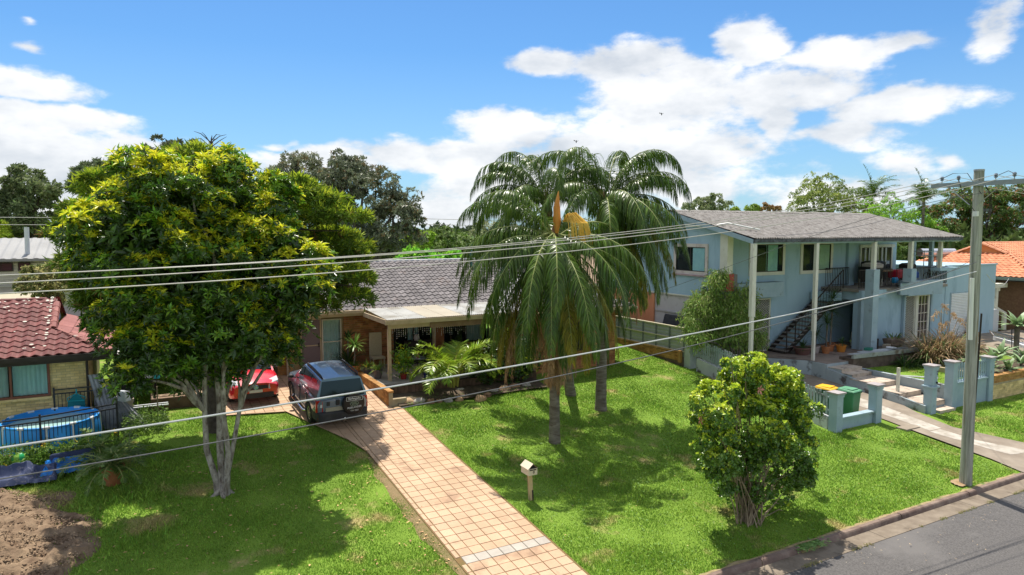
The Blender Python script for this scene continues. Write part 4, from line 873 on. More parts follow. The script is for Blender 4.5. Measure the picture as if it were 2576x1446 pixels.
# outside stair: open treads between dark stringers
m_step = M('dark_step_timber', (0.16, 0.14, 0.13), (0.27, 0.25, 0.235), 6, 0.9)
ST = MB().bar((27.30, 22.42, 1.62), (31.35, 22.42, 4.50), 0.05, 0.24).bar((27.30, 23.40, 1.62), (31.35, 23.40, 4.50), 0.05, 0.24).build('staircase', m_dkbrown, HC)
for i in range(16):
    x = 27.25 + i * 0.255; z = 1.82 + i * 0.18; MB().box(x, x + 0.27, 22.36, 23.42, z - .05, z).build('tread', m_step, ST)
HR = MB().bar((27.9, 22.38, 3.05), (31.35, 22.38, 5.58), 0.045, 0.045).bar((27.95, 22.38, 2.05), (27.95, 22.38, 3.05), .04, .04).build('handrail', m_dkbrown, ST)
for i in range(15):
    x = 28.2 + i * 0.215; z = 1.62 + (x - 27.3) * 0.711; MB().bar((x, 22.38, z + .2), (x, 22.38, z + 1.10), .016, .016).build('baluster', m_dkbrown, ST)
MB().bar((27.35, 22.38, 1.65), (27.35, 22.38, 3.0), .04, .04).bar((31.4, 22.38, 4.5), (31.4, 22.38, 5.6), .04, .04).build('newel_post', m_dkbrown, ST)
# patio slab and its retaining wall
m_patio = M('stained_patio', (0.20, 0.155, 0.125), (0.28, 0.22, 0.185), 1.5, 0.85, c3=(0.12, 0.09, 0.075), s3=1.3, t3=0.53, detail=9)
m_oldblue = M('old_blue_paint', (0.30, 0.36, 0.385), (0.38, 0.43, 0.45), 1.5, 0.9, c3=(0.11, 0.10, 0.095), s3=2.2, t3=0.54, detail=10)
PT = thing('patio', 'dark stained concrete patio at the foot of the blue house', 'patio', (30, 22, 1.6)); PT['kind'] = 'structure'
MB().slab([(25.1, 23.5, PZ), (25.1, 22.9, PZ), (26.95, 20.6, PZ), (27.0, 19.86, PZ), (28.4, 19.82, PZ), (28.4, 20.3, PZ), (39.2, 20.3, PZ), (39.2, 21.6, PZ), (33.3, 21.6, PZ), (33.3, 24.2, PZ), (27.5, 24.2, PZ), (27.5, 23.5, PZ)], 0.10).build('slab', m_patio, PT)
MB().hexa([(26.9, 19.80, 0.7), (28.42, 19.80, 0.7), (28.42, 19.86, 0.7), (26.9, 19.86, 0.7), (26.9, 19.80, PZ - .02), (28.42, 19.80, PZ - .02), (28.42, 19.86, PZ - .02), (26.9, 19.86, PZ - .02)]).bar((26.93, 19.85, 1.2), (26.93, 20.6, 1.2), 0.1, 0.86).bar((26.93, 20.6, 1.3), (25.0, 23.0, 1.3), 0.1, 0.7).build('edge_wall', m_oldblue, PT)
MB().box(25.0, 34, 23.9, 24.3, 1, 1.6).build('foundation', m_patio, PT)
# garden steps up to the patio
SS = thing('garden_steps', 'wide cream tiled steps climbing from the letterbox pillar to the patio', 'steps', (27.5, 17.5, 0.6))
m_stile = M('cream_step_tile', (0.44, 0.36, 0.29), (0.56, 0.47, 0.38), 3, 0.8, 0.001, 60, var=0.08, c3=(0.26, 0.21, 0.17), s3=3.0, t3=0.54, detail=9)
levels = [(27.2, 28.25, 15.0, 15.45, 0.60), (26.75, 28.2, 15.4, 16.35, 0.86), (26.75, 28.2, 16.35, 17.42, 1.05), (26.75, 28.2, 17.42, 18.6, 1.24), (26.95, 28.3, 18.6, 19.1, 1.38), (26.95, 28.35, 19.1, 19.8, 1.52)]
for (x0, x1, y0, y1, z) in levels:
    st = MB().box(x0 + .02, x1, y0 + .02, y1, 0.3, z - .025).build('step', m_oldblue, SS); T = []
    nx = 4; ny = max(1, int((y1 - y0) / 0.33))
    for i in range(nx):
        for j in range(ny): T.append(Matrix.Translation((x0 + i * (x1 - x0) / nx, y0 + j * (y1 - y0) / ny, z - .025)))
    wd_, ln_ = (x1 - x0) / nx - .008, (y1 - y0) / ny - .008
    q = MB().box(0, wd_, 0, ln_, 0, .025); pieces('step_tile', [q.mesh('step_tile', m_stile)], T, st, 60)
    q = MB().box(0, wd_, 0, .018, 0, .16); pieces('riser_tile', [q.mesh('riser_tile', m_stile)], [Matrix.Translation((x0 + i * (x1 - x0) / nx, y0 + .0, z - .19)) for i in range(nx)], st, 60)
MB().hexa([(26.66, 15.3, 0.4), (26.76, 15.3, 0.4), (26.98, 19.8, 0.8), (26.88, 19.8, 0.8), (26.66, 15.3, 0.80), (26.76, 15.3, 0.80), (26.98, 19.8, 1.45), (26.88, 19.8, 1.45)]).build('side_wall', m_oldblue, SS)
# retained lawn of the blue house
RT = thing('stained_retaining_wall', 'mould stained low retaining wall between the garden steps and raised lawn', 'wall', (28.5, 17, 1))
MB().hexa([(28.28, 15.45, 0.4), (28.46, 15.45, 0.4), (28.56, 19.6, 0.9), (28.38, 19.6, 0.9), (28.28, 15.45, 1.42), (28.46, 15.45, 1.42), (28.56, 19.6, 1.42), (28.38, 19.6, 1.42)]).build('wall', m_oldblue, RT)
struct(gridsheet('lawn', [28.45, 29.5, 31, 33, 36, 40, 46], [15.42, 16.5, 18, 19.3, 20.3], lambda x, y: 1.28 + 0.02 * math.sin(x * 2 + y), m_grass))
grass('grass', [(28.5, 15.5), (31.5, 15.5), (33, 15.9), (38.5, 18.3), (38.5, 19.2), (33, 19.2), (28.6, 19.6)], 700, 0.05, lambda x, y: 1.27 + 0 * x, 'small raised lawn of the blue house behind its front wall', [], 6, near=20)
struct(MB().slab([(38.4, 16.5, 1.36), (52, 16.5, 1.36), (52, 21.6, 1.62), (38.4, 21.6, 1.62)], .3).build('concrete_path', m_conc))
HRL = thing('step_handrail', 'white pipe handrail with a square cream post beside the garden steps', 'handrail', (27.3, 16.4, 1))
MB().box(27.02, 27.12, 16.6, 16.7, 0.95, 2.02).build('rail_post', m_cream, HRL); MB().tube([(27.1, 16.65, 1.70), (28.35, 15.9, 1.62)], 0.028, 8).build('rail', M('white_pvc', (0.75, 0.75, 0.72)), HRL)

# ------------------------------------------------------------------ front fence pillars and low walls
def pillar(x, y, z0, z1, label, lower=None, num=None, w_=0.335):
    t = thing('fence_pillar', label, 'pillar', (x, y, z0), 0, 'rendered blue pillars of the front fence')
    h = w_ / 2
    MB().box(x - h, x + h, y - h, y + h, z0 - .15, z1 - .12).build('shaft', m_bluegrey, t, bevel=0.012)
    MB().box(x - h - .02, x + h + .02, y - h - .02, y + h + .02, z1 - .20, z1 - .12).box(x - h - .035, x + h + .035, y - h - .035, y + h + .035, z1 - .12, z1 - .07).build('collar', m_bluegrey, t, bevel=0.006)
    MB().box(x - h - .065, x + h + .065, y - h - .065, y + h + .065, z1 - .07, z1 - .02).add([(x - h - .05, y - h - .05, z1 - .02), (x + h + .05, y - h - .05, z1 - .02), (x + h + .05, y + h + .05, z1 - .02), (x - h - .05, y + h + .05, z1 - .02), (x, y, z1 + .01)], [(0, 1, 4), (1, 2, 4), (2, 3, 4), (3, 0, 4)]).build('capstone', M('grey_capstone', (0.33, 0.29, 0.29), (0.40, 0.37, 0.37), 4, 0.9, c3=(0.26, 0.22, 0.22)), t)
    return t
pillar(21.48, 15.4, 0.5, 1.95, 'blue fence pillar beside the wheelie bins, nearest the bush')
pillar(23.78, 15.45, 0.5, 1.98, 'blue fence pillar left of the concrete driveway, right of the green bin')
p3_ = pillar(26.95, 15.28, 0.45, 2.42, 'blue pillar with letter slot and number 7 on it')
MB().box(26.95 - .235, 26.95 + .235, 15.28 - .235, 15.28 + .235, 1.52, 1.58).build('collar', m_bluegrey, p3_)
m_black = M('black_paint', (0.015, 0.015, 0.015), rough=0.5)
def MX(o, u, v): U = Vector(u); V = Vector(v); return frame_mtx(Vector(o), U, V, U.cross(V))
off = OFF[p3_.name]
text('7', 0.24, m_black, p3_, MX(Vector((27.02, 15.072, 2.08)) - off, (1, 0, 0), (0, 0, 1)), 'house_number')
MB().box(26.97, 27.07, 15.068, 15.08, 1.88, 1.94).build('letter_slot', M('white_plate', (0.7, 0.7, 0.68)), p3_); MB().lathe((27.02, 15.08, 1.72), [(0.035, -.035), (0.035, .035)], 10).build('drain_hole', m_black, p3_)
pillar(28.42, 15.32, 0.5, 2.43, 'tall blue pillar right of the number 7 letterbox pillar')
pillar(31.05, 15.3, 0.5, 2.38, 'tall blue pillar beside the brick agave planter')
LW = thing('low_blue_wall', 'low blue wall between the bins pillar and the driveway pillar', 'wall', (22.6, 15.45, 0.5))
MB().box(21.68, 23.58, 15.40, 15.55, 0.45, 0.92).build('wall', m_bluegrey, LW); MB().box(21.68, 23.58, 15.33, 15.60, 0.925, 0.985).build('coping', m_bluegrey, LW)
FW = thing('front_wall_panel', 'blue front wall with short picket infill behind the power pole', 'wall', (29.8, 15.3, 0.5))
MB().box(28.62, 30.85, 15.22, 15.40, 0.45, 1.48).build('wall', m_bluegrey, FW); MB().box(28.62, 30.85, 15.16, 15.46, 1.485, 1.54).build('coping', m_bluegrey, FW)
MB().box(28.62, 30.85, 15.31, 15.34, 1.68, 1.73).box(28.62, 30.85, 15.31, 15.34, 2.08, 2.13).build('picket_rail', m_gutter, FW)
for i in range(14):
    x = 28.72 + i * 0.16; MB().box(x, x + .075, 15.28, 15.305, 1.545, 2.25 + 0.03 * math.sin(i)).build('picket', m_bluegrey, FW)
# ------------------------------------------------------------------ side picket fence on a stained low wall
SF = thing('picket_fence', 'old pale picket fence with missing pickets on a stained low wall', 'fence', (22, 19, 0.8))
def sx(y): return 21.46 + (y - 15.6) * (22.45 - 21.46) / 8.0
m_oldwhite = M('mouldy_white_wall', (0.50, 0.52, 0.52), (0.60, 0.61, 0.60), 1.5, 0.9, c3=(0.13, 0.11, 0.10), s3=2.0, t3=0.53, detail=10)
G = []
q = MB()
for i in range(16):
    y = 15.65 + i * 0.5; x = sx(y); zb = g(0, y) - .1; zt = 0.98 + (y - 15.6) * 0.105
    G.append([(x - .07, y, zb), (x - .07, y, zt), (x + .07, y, zt), (x + .07, y, zb)])
q.grid(G).build('wall', m_oldwhite, SF)
def pk(y): return 0.98 + (y - 15.6) * 0.105
q = MB(); q.bar((sx(15.6), 15.6, pk(15.6) + .22), (sx(18.6), 18.6, pk(18.6) + .22), .03, .06).bar((sx(15.6), 15.6, pk(15.6) + .68), (sx(18.3), 18.3, pk(18.3) + .68), .03, .06).bar((sx(20), 20, pk(20) + .2), (sx(23.4), 23.4, pk(23.4) + .2), .03, .06).bar((sx(20), 20, pk(20) + .68), (sx(23.4), 23.4, pk(23.4) + .68), .03, .06)
q.build('fence_rail', m_oldblue, SF)
jr = random.Random(2)
for i in range(55):
    y = 15.75 + i * 0.145
    if 17.4 < y < 19.9: continue
    x = sx(y) - .03; t = jr.uniform(-.02, .02); h = 0.86 + jr.uniform(-.03, .03)
    MB().bar((x, y, pk(y) + .05), (x, y + t, pk(y) + h), .075, .022, up=(1, 0, 0)).build('picket', m_oldblue, SF)
MB().bar((sx(17.5), 17.3, pk(17.5) + .1), (sx(18.4), 18.3, pk(18.4) + .55), .075, .022, up=(1, 0, 0)).build('picket', m_oldblue, SF); MB().bar((sx(17.6), 17.5, pk(17.6) + .6), (sx(18.5), 18.2, pk(18.5) + .1), .075, .022, up=(1, 0, 0)).build('picket', m_oldblue, SF)
t = thing('fence_pillar', 'pale grey corner pillar where the picket fence meets the metal fence', 'pillar', (22.5, 23.75, 1.2), 0, 'rendered blue pillars of the front fence')
MB().box(22.3, 22.7, 23.55, 23.95, 1.1, 2.68).build('shaft', M('pale_grey_render', (0.42, 0.46, 0.46), (0.5, 0.54, 0.53), 3, 0.8, c3=(0.33, 0.35, 0.34)), t, bevel=0.01); MB().box(22.26, 22.74, 23.51, 23.99, 2.68, 2.74).build('capstone', MATS['grey_capstone'], t)
# sheet metal fence with cream rails on a brick footing
CF = thing('metal_fence', 'grey-green sheet metal fence with cream rails beside the blue house', 'fence', (22.3, 26, 1.5))
m_cb = M('grey_green_sheet', (0.32, 0.345, 0.315), (0.37, 0.395, 0.365), 2, 0.5, var=0.05); m_cbr = M('cream_fence_rail', (0.56, 0.50, 0.34), (0.62, 0.56, 0.40), 3, 0.6)
fy = [23.95 + i * 0.98 for i in range(9)]
for a, c in zip(fy, fy[1:]):
    for (z0, z1) in ((1.97, 2.50), (2.53, 3.03)):
        P = []
        for k in range(13):
            z = z0 + (z1 - z0) * k / 12; P.append([(22.30 + 0.012 * (1 if k % 4 in (1, 2) else 0), yy, z) for yy in (a + .03, c - .03)])
        MB().grid(P).build('fence_sheet', m_cb, CF)
for y in fy: MB().box(22.25, 22.33, y - .03, y + .03, 1.7, 3.04).build('post', M('fence_post_grey', (0.17, 0.19, 0.19)), CF)
for z0, z1 in ((3.03, 3.08), (2.495, 2.535), (1.94, 1.975)): MB().box(22.24, 22.345, 23.9, 31.9, z0, z1).build('rail', m_cbr, CF)
BF = thing('brick_footing', 'low orange brick wall under the metal fence with darker base', 'wall', (22.3, 26, 1.5))
bq = MB().box(22.23, 22.4, 23.98, 32, 1.1, 1.93).build('wall', M('stained_base', (0.12, 0.08, 0.06), (0.17, 0.12, 0.09), 4, 0.9), BF)
bricks(bq, (22.22, 31.9), (0, -1), (-1, 0), 7.9, 1.50, 1.86, m_obrick, [], 150, 21)
T = [frame_mtx(Vector((22.19, 24.0 + i * 0.245, 1.87)), Vector((1, 0, 0)), Vector((0, 1, 0)), Vector((0, 0, 1))) for i in range(32)]
pieces('coping_brick', [MB().box(0, .2, 0, .232, 0, .07).mesh('coping_brick', m_obrick)], T, BF, 60)
MB().box(22.08, 22.20, 23.96, 24.12, 1.45, 2.0).build('pier', m_obrick, BF)

# ------------------------------------------------------------------ brick planter
BP = thing('brick_planter', 'yellow and orange brick planter bed holding agaves at the blue fence', 'planter', (33, 15.2, 0.5))
bq = MB().box(31.30, 40, 15.20, 15.4, 0.3, 1.50).box(31.30, 31.5, 15.4, 18, 0.3, 1.5).build('wall', m_mortar, BP)
bricks(bq, (31.30, 15.19), (1, 0), (0, -1), 6.0, 0.52, 1.20, m_ybrick, [], 100, 31); bricks(bq, (31.29, 15.2), (1, 0), (0, -1), 6.0, 1.20, 1.46, m_obrick, [], 60, 32)
T = [frame_mtx(Vector((31.26 + i * 0.245, 15.12, 1.47)), Vector((1, 0, 0)), Vector((0, 1, 0)), Vector((0, 0, 1))) for i in range(26)]
pieces('coping_brick', [MB().box(0, .232, 0, .3, 0, .07).mesh('coping_brick', m_obrick)], T, BP, 60)
MB().box(31.5, 40, 15.4, 17.2, 1.2, 1.42).build('soil', MATS['garden_soil'], BP)

# ------------------------------------------------------------------ orange tiled house at the right
m_otile = M('terracotta_roof_tile', (0.56, 0.215, 0.105), (0.68, 0.29, 0.155), 2.5, 0.7, 0.001, 60, var=0.16, c3=(0.42, 0.16, 0.09), s3=1.6, t3=0.6)
HD = thing('tiled_house', 'house with bright orange tiled roof and dark brick walls at the right edge', 'house', (46.5, 22, 1.6))
MB().box(46.7, 60, 20.9, 21.1, 1.4, 4.65).box(46.7, 46.9, 21.1, 29, 1.4, 4.65).build('wall', M('dark_brown_brick', (0.14, 0.075, 0.045), (0.20, 0.11, 0.065), 8, 0.9, 0.003, 30), HD)
rD = MB().box(46.0, 46.04, 20.2, 30.0, 4.52, 4.74).box(46, 62, 20.2, 20.24, 4.52, 4.74).build('roof', m_dkbrown, HD)
MB().box(45.86, 45.995, 20.1, 30.0, 4.60, 4.76).box(45.86, 62, 20.08, 20.195, 4.60, 4.76).build('gutter', M('green_gutter', (0.12, 0.17, 0.14), (0.18, 0.23, 0.2), 3, 0.6), HD)
MB().box(46.04, 46.7, 20.3, 30, 4.54, 4.56).build('soffit', m_dkbrown, HD)
s4 = 0.41; c4 = math.cos(math.atan(s4)); n4 = math.sin(math.atan(s4)); ZD = 4.78
# west end (hip) with 300 separate tiles, south side, gablet
tile_roof(rD, (46.0, 29.8, ZD), (0, -1, 0), (c4, 0, n4), [(0, 0), (9.6, 0), (9.6 - 3.2, 3.2 / c4), (3.2, 3.2 / c4)], m_otile, 300, seed=11, amp=0.03)
tile_roof(rD, (46.0, 20.2, ZD), (1, 0, 0), (0, c4, n4), [(0, 0), (16, 0), (16, 4.8 / c4), (3.2, 4.8 / c4), (3.2, 3.2 / c4)], m_otile, 0, seed=12, amp=0.03)
MB().poly([(49.15, 23.4, ZD + 1.31), (49.15, 26.6, ZD + 1.31), (49.15, 25.0, ZD + 1.95)]).build('gablet', M('orange_gablet_paint', (0.58, 0.22, 0.07), (0.62, 0.25, 0.09), 3, 0.7), rD)
m_or = M('terracotta_ridge_tile', (0.62, 0.27, 0.145), (0.68, 0.31, 0.175), 3, 0.7, var=0.08)
ridge_caps(rD, (46, 20.2, ZD), (49.2, 23.4, ZD + 1.32), m_or, 0.16); ridge_caps(rD, (46, 29.8, ZD), (49.2, 26.6, ZD + 1.32), m_or, 0.16); ridge_caps(rD, (49.15, 23.4, ZD + 1.32), (49.15, 25, ZD + 1.97), m_or, 0.16); ridge_caps(rD, (49.15, 26.6, ZD + 1.32), (49.15, 25, ZD + 1.97), m_or, 0.16); ridge_caps(rD, (49.15, 25, ZD + 1.97), (62, 25, ZD + 1.97), m_or, 0.16)
MB().poly([(49.15, 25, ZD + 1.95), (62, 25, ZD + 1.95), (62, 29.8, ZD), (46, 29.8, ZD), (49.15, 26.65, ZD + 1.29)]).build('rear_roof', m_otile, rD)
MB().tube([(47.2, 27.9, 6.05), (49.4, 26.9, 6.05)], 0.28, 14).build('solar_tank', M('solar_tank_metal', (0.62, 0.64, 0.68), rough=0.35, metal=0.6), HD, smooth=True); MB().tube([(47.18, 27.91, 6.05), (47.12, 27.94, 6.05)], 0.285, 14).build('tank_cap', m_dkbrown, HD)
MB().box(46.5, 47.1, 22.1, 22.6, 1.5, 1.55).build('column_base', m_cream, HD)
MB().box(44.6, 46.2, 21.95, 22.35, 4.15, 4.40).box(45.1, 45.5, 22.0, 22.3, 3.95, 4.15).build('beam', m_cream, HD)
MB().tube([(45.25, 22.1, 3.95), (45.25, 22.1, 2.95), (45.9, 21.9, 2.6), (45.95, 21.9, 1.6)], 0.13, 8).build('downpipe', m_cream, HD, smooth=True)
MB().box(44.3, 45.0, 21.75, 22.3, 1.5, 2.9).build('side_wall', M('white_render', (0.55, 0.56, 0.57)), HD)

# ------------------------------------------------------------------ power pole and wires
PP = thing('power_pole', 'weathered timber power pole with crossarm beside the kerb', 'power pole', (21.22, 10.88, 0.1))
m_pole = M('weathered_pole_timber', (0.20, 0.205, 0.17), (0.44, 0.44, 0.385), 1.6, 0.9, 0.006, 30, c3=(0.20, 0.15, 0.09), s3=0.8, t3=0.60, stretch=(9, 9, 0.5), detail=9)
MB().tube([(21.22, 10.88, -.2), (21.22, 10.88, 0.6), (21.19, 10.88, 2.5), (21.12, 10.88, 5), (21.07, 10.88, 7.2), (21.02, 10.88, 9.27)], [0.175, 0.16, 0.152, 0.145, 0.137, 0.128], 18).build('pole_shaft', m_pole, PP, smooth=True)
MB().lathe((21.02, 10.88, 9.25), [(0.135, 0), (0.135, 0.05), (0.02, 0.06)], 18).build('pole_cap', M('galvanised', (0.35, 0.36, 0.36), rough=0.5, metal=0.5), PP)
MB().box(20.83, 20.93, 9.2, 12.1, 8.83, 8.96).build('crossarm', M('grey_crossarm', (0.24, 0.27, 0.29), (0.30, 0.33, 0.35), 6, 0.8), PP)
MB().bar((20.86, 11.0, 8.3), (20.86, 11.6, 8.83), .05, .01).bar((20.86, 10.8, 8.3), (20.86, 10.2, 8.83), .05, .01).build('crossarm_brace', MATS['galvanised'], PP)
for yy in (11.81, 11.35, 10.37, 9.91, 9.45):
    i_ = MB().tube([(20.88, yy, 8.96), (20.88, yy, 9.03)], 0.012, 6).build('insulator_pin', MATS['galvanised'], PP)
    MB().lathe((20.88, yy, 9.03), [(0.03, 0), (0.055, .03), (0.035, .05), (0.055, .08), (0.03, .12)], 10).build('insulator', M('grey_porcelain', (0.16, 0.19, 0.24), rough=0.25), i_, smooth=True)
MB().tube([(20.70, 10.70, 4.5), (20.62, 10.70, 6.25)], 0.055, 8).build('conduit_cover', M('white_pvc', (0.75, 0.75, 0.72)), PP, smooth=True)
MB().tube([(21.40, 10.84, 2.3), (21.36, 10.78, 5.2)], 0.025, 6).build('earth_cable', m_dkbrown, PP)
MB().box(20.72, 20.82, 10.72, 10.84, 7.98, 8.12).build('junction_box', M('white_plate', (0.7, 0.7, 0.68)), PP); MB().box(21.15, 21.6, 10.78, 10.95, 8.12, 8.2).build('street_light', M('grey_lamp_case', (0.10, 0.11, 0.12)), PP)
b = MB()
for k in range(4): b.tube([(20.95, 10.7, 8.9), (21.1 + .12 * math.sin(k), 10.62, 8.6), (21.2 + .05 * k, 10.65, 8.2), (21.15, 10.68, 7.75 - .06 * k), (21.05, 10.7, 8.3)], 0.008, 5)
b.tube([(20.88, 11.8, 9.1), (20.85, 11.5, 9.22), (20.85, 11.1, 9.2), (20.95, 10.75, 8.6)], .009, 5).tube([(20.86, 11.35, 9.1), (20.8, 11.2, 8.7), (20.77, 10.8, 8.1)], .009, 5).tube([(20.88, 10.3, 9.1), (20.95, 10.1, 9.2), (20.9, 9.9, 9.1)], .009, 5)
b.build('jumper_cables', m_dkbrown, PP)
m_wire = M('aluminium_wire', (0.42, 0.40, 0.37), (0.50, 0.48, 0.44), 5, 0.45, metal=0.25)
m_cable = M('grey_cable_sheath', (0.45, 0.46, 0.47), (0.52, 0.53, 0.54), 5, 0.4)
m_bcable = M('dark_cable_sheath', (0.10, 0.10, 0.11), (0.16, 0.16, 0.17), 5, 0.45)
def wire(name, pts, r, mat, label, group='power lines along the street'):
    """smooth curve through (x,y,z) samples"""
    xs = np.array([p[0] for p in pts]); deg = min(3, len(pts) - 1); co = np.polyfit(xs, [p[2] for p in pts], deg); cy = np.polyfit(xs, [p[1] for p in pts], 1)
    t = np.linspace(xs.min(), xs.max(), 90); b = MB().tube([(a, np.polyval(cy, a), np.polyval(co, a)) for a in t], r, 5)
    return tag(b.build(name, mat, None, smooth=True), label, 'power line', group)
def street(y, zs, r, mat, label, lab2=''): # zs list of (x,z); continues past the pole to the right and to the next pole at the left
    wire('power_line', [(x, y, z) for x, z in zs], r, mat, label)
    m = MB().tube([(20.9 + 30 * i / 30, y, zs[-1][1] - 0.09 * math.sin(math.pi * i / 30) * 8 * 0.9) for i in range(31)], r, 5).build('power_line', mat, None, smooth=True)
    tag(m, lab2, 'power line', 'power lines beyond the pole')
street(11.9, [(-14, 7.05), (-6, 6.93), (-1.68, 6.97), (0.98, 7.03), (3.95, 7.17), (5.46, 7.25), (11.24, 7.75), (16.62, 8.41), (20.0, 8.90), (20.9, 9.10)], 0.0085, m_wire, 'topmost of the four parallel overhead power lines', 'line beyond the pole, farthest insulator on the crossarm')
street(11.35, [(-14, 7.1), (-6, 6.96), (-1.6, 7.0), (0.93, 7.05), (3.75, 7.17), (10.69, 7.69), (15.81, 8.27), (19.02, 8.74), (20.9, 9.1)], 0.0085, m_wire, 'second of the four parallel overhead power lines, just under the topmost', 'line beyond the pole, on the insulator just left of the pole top')
street(10.37, [(-14, 7.1), (-6, 6.95), (-1.44, 6.95), (0.83, 7.0), (3.36, 7.11), (9.59, 7.59), (14.18, 8.12), (17.06, 8.52), (20.9, 9.1)], 0.0085, m_wire, 'third of the four parallel overhead power lines', 'line beyond the pole, on the insulator just right of the pole top')
street(9.91, [(-14, 7.05), (-6, 6.85), (-1.36, 6.86), (0.78, 6.91), (3.17, 7.0), (9.04, 7.43), (13.37, 7.92), (16.09, 8.3), (20.9, 9.08)], 0.0085, m_wire, 'lowest of the four parallel overhead power lines', 'line beyond the pole, nearest the right edge of the picture')
wire('service_cable', [(-14, 10.75, 4.55), (-6, 10.75, 4.68), (-1.59, 10.75, 4.82), (1.13, 10.75, 4.91), (3.66, 10.75, 5.02), (6.05, 10.75, 5.16), (10.68, 10.75, 5.45), (14.33, 10.75, 5.77), (20.9, 10.75, 6.42)], 0.0155, m_cable, 'thick pale cable strung low across the front yard', 'communication cables')
wire('service_cable', [(-14, 10.75, 4.4), (-6, 10.75, 4.35), (-1.61, 10.75, 4.42), (1.12, 10.75, 4.5), (3.65, 10.75, 4.61), (5.28, 10.75, 4.73), (10.69, 10.75, 5.21), (14.34, 10.75, 5.71), (20.9, 10.75, 6.68)], 0.010, m_bcable, 'dark thin cable strung lowest across the front yard', 'communication cables')
wire('service_drop', [(20.95, 10.88, 8.7), (19.5, 14, 7.4), (18.2, 19, 5.6), (17, 24.7, 4.3)], 0.008, m_bcable, 'dark service wire from the pole to the brown brick house', 'service drops')
wire('service_drop', [(20.95, 10.88, 8.75), (22, 14, 8.0), (23.0, 17, 7.6), (24.5, 20.6, 7.35)], 0.008, m_bcable, 'dark service wire from the pole to the blue house gutter', 'service drops')
wire('service_drop', [(20.9, 10.88, 6.9), (25, 13.8, 6.0), (29, 17, 5.4), (33.3, 21, 5.2)], 0.007, m_bcable, 'thin dark wire from the pole to the upper deck', 'service drops')
wire('service_drop', [(21.2, 10.88, 6.35), (28, 13.5, 5.6), (36, 17, 5.0), (45.9, 22, 4.7)], 0.009, m_cable, 'pale wire from the pole to the orange tiled house', 'service drops')

# ------------------------------------------------------------------ cars
m_tyre = M('tyre_rubber', (0.018, 0.018, 0.018), (0.03, 0.03, 0.03), 8, 0.85); m_rim = M('alloy_rim', (0.5, 0.5, 0.52), rough=0.3, metal=0.8)
m_cglass = M('car_glass', (0.012, 0.02, 0.024), rough=0.03, spec=0.5); m_blackp = M('black_plastic', (0.028, 0.027, 0.03), (0.045, 0.043, 0.045), 4, 0.6)
m_redlamp = M('red_lamp', (0.42, 0.015, 0.012), rough=0.15, spec=0.7); m_clear = M('clear_lamp', (0.62, 0.64, 0.66), rough=0.08, spec=0.9); m_amber = M('amber_lamp', (0.6, 0.12, 0.02), rough=0.15)
m_chrome = M('chrome', (0.7, 0.7, 0.72), rough=0.12, metal=1.0)
def wheel(parent, x, y, r, wd):
    s = 1 if x > 0 else -1; b = MB(); n = 28; pr = [(0.62, 0.0), (0.66, .5), (0.95, .5), (1.0, .4), (1.0, -.4), (0.95, -.5), (0.62, -.5)]
    V = []; F = []
    for (q, w_) in pr:
        for j in range(n): t = 2 * math.pi * j / n; V.append((x + w_ * wd * s, y + q * r * math.cos(t), r + q * r * math.sin(t)))
    for i in range(len(pr) - 1):
        for j in range(n): F.append((i * n + j, i * n + (j + 1) % n, (i + 1) * n + (j + 1) % n, (i + 1) * n + j))
    w = MB().add(V, F).build('wheel', m_tyre, parent, smooth=True)
    q = MB(); R0 = r * 0.64
    def P(rad, t, d): return (x + d * wd * s, y + rad * math.cos(t), r + rad * math.sin(t))
    q.add([P(R0, 2 * math.pi * j / n, .42) for j in range(n)] + [P(R0 * .86, 2 * math.pi * j / n, .36) for j in range(n)], [(j, (j + 1) % n, n + (j + 1) % n, n + j) for j in range(n)])
    for k in range(5):
        t = 2 * math.pi * k / 5 + .3; a, c = .16, .10
        q.add([P(R0 * .1, t - 1.2, .44), P(R0 * .1, t + 1.2, .44), P(R0 * .9, t + c, .38), P(R0 * .9, t - c, .38)], [(0, 1, 2, 3)])
        q.add([P(R0 * .1, t - 1.2, .44), P(R0 * .9, t - c, .38), P(R0 * .9, t - c, .2), P(R0 * .1, t - 1.2, .2)], [(0, 1, 2, 3)])
    q.poly([P(R0 * .2, 2 * math.pi * j / 12, .47) for j in range(12)])
    q.build('rim', m_rim, w); MB().add([P(R0 * .92, 2 * math.pi * j / n, .15) for j in range(n)], [tuple(range(n))]).build('brake_shadow', m_blackp, w)
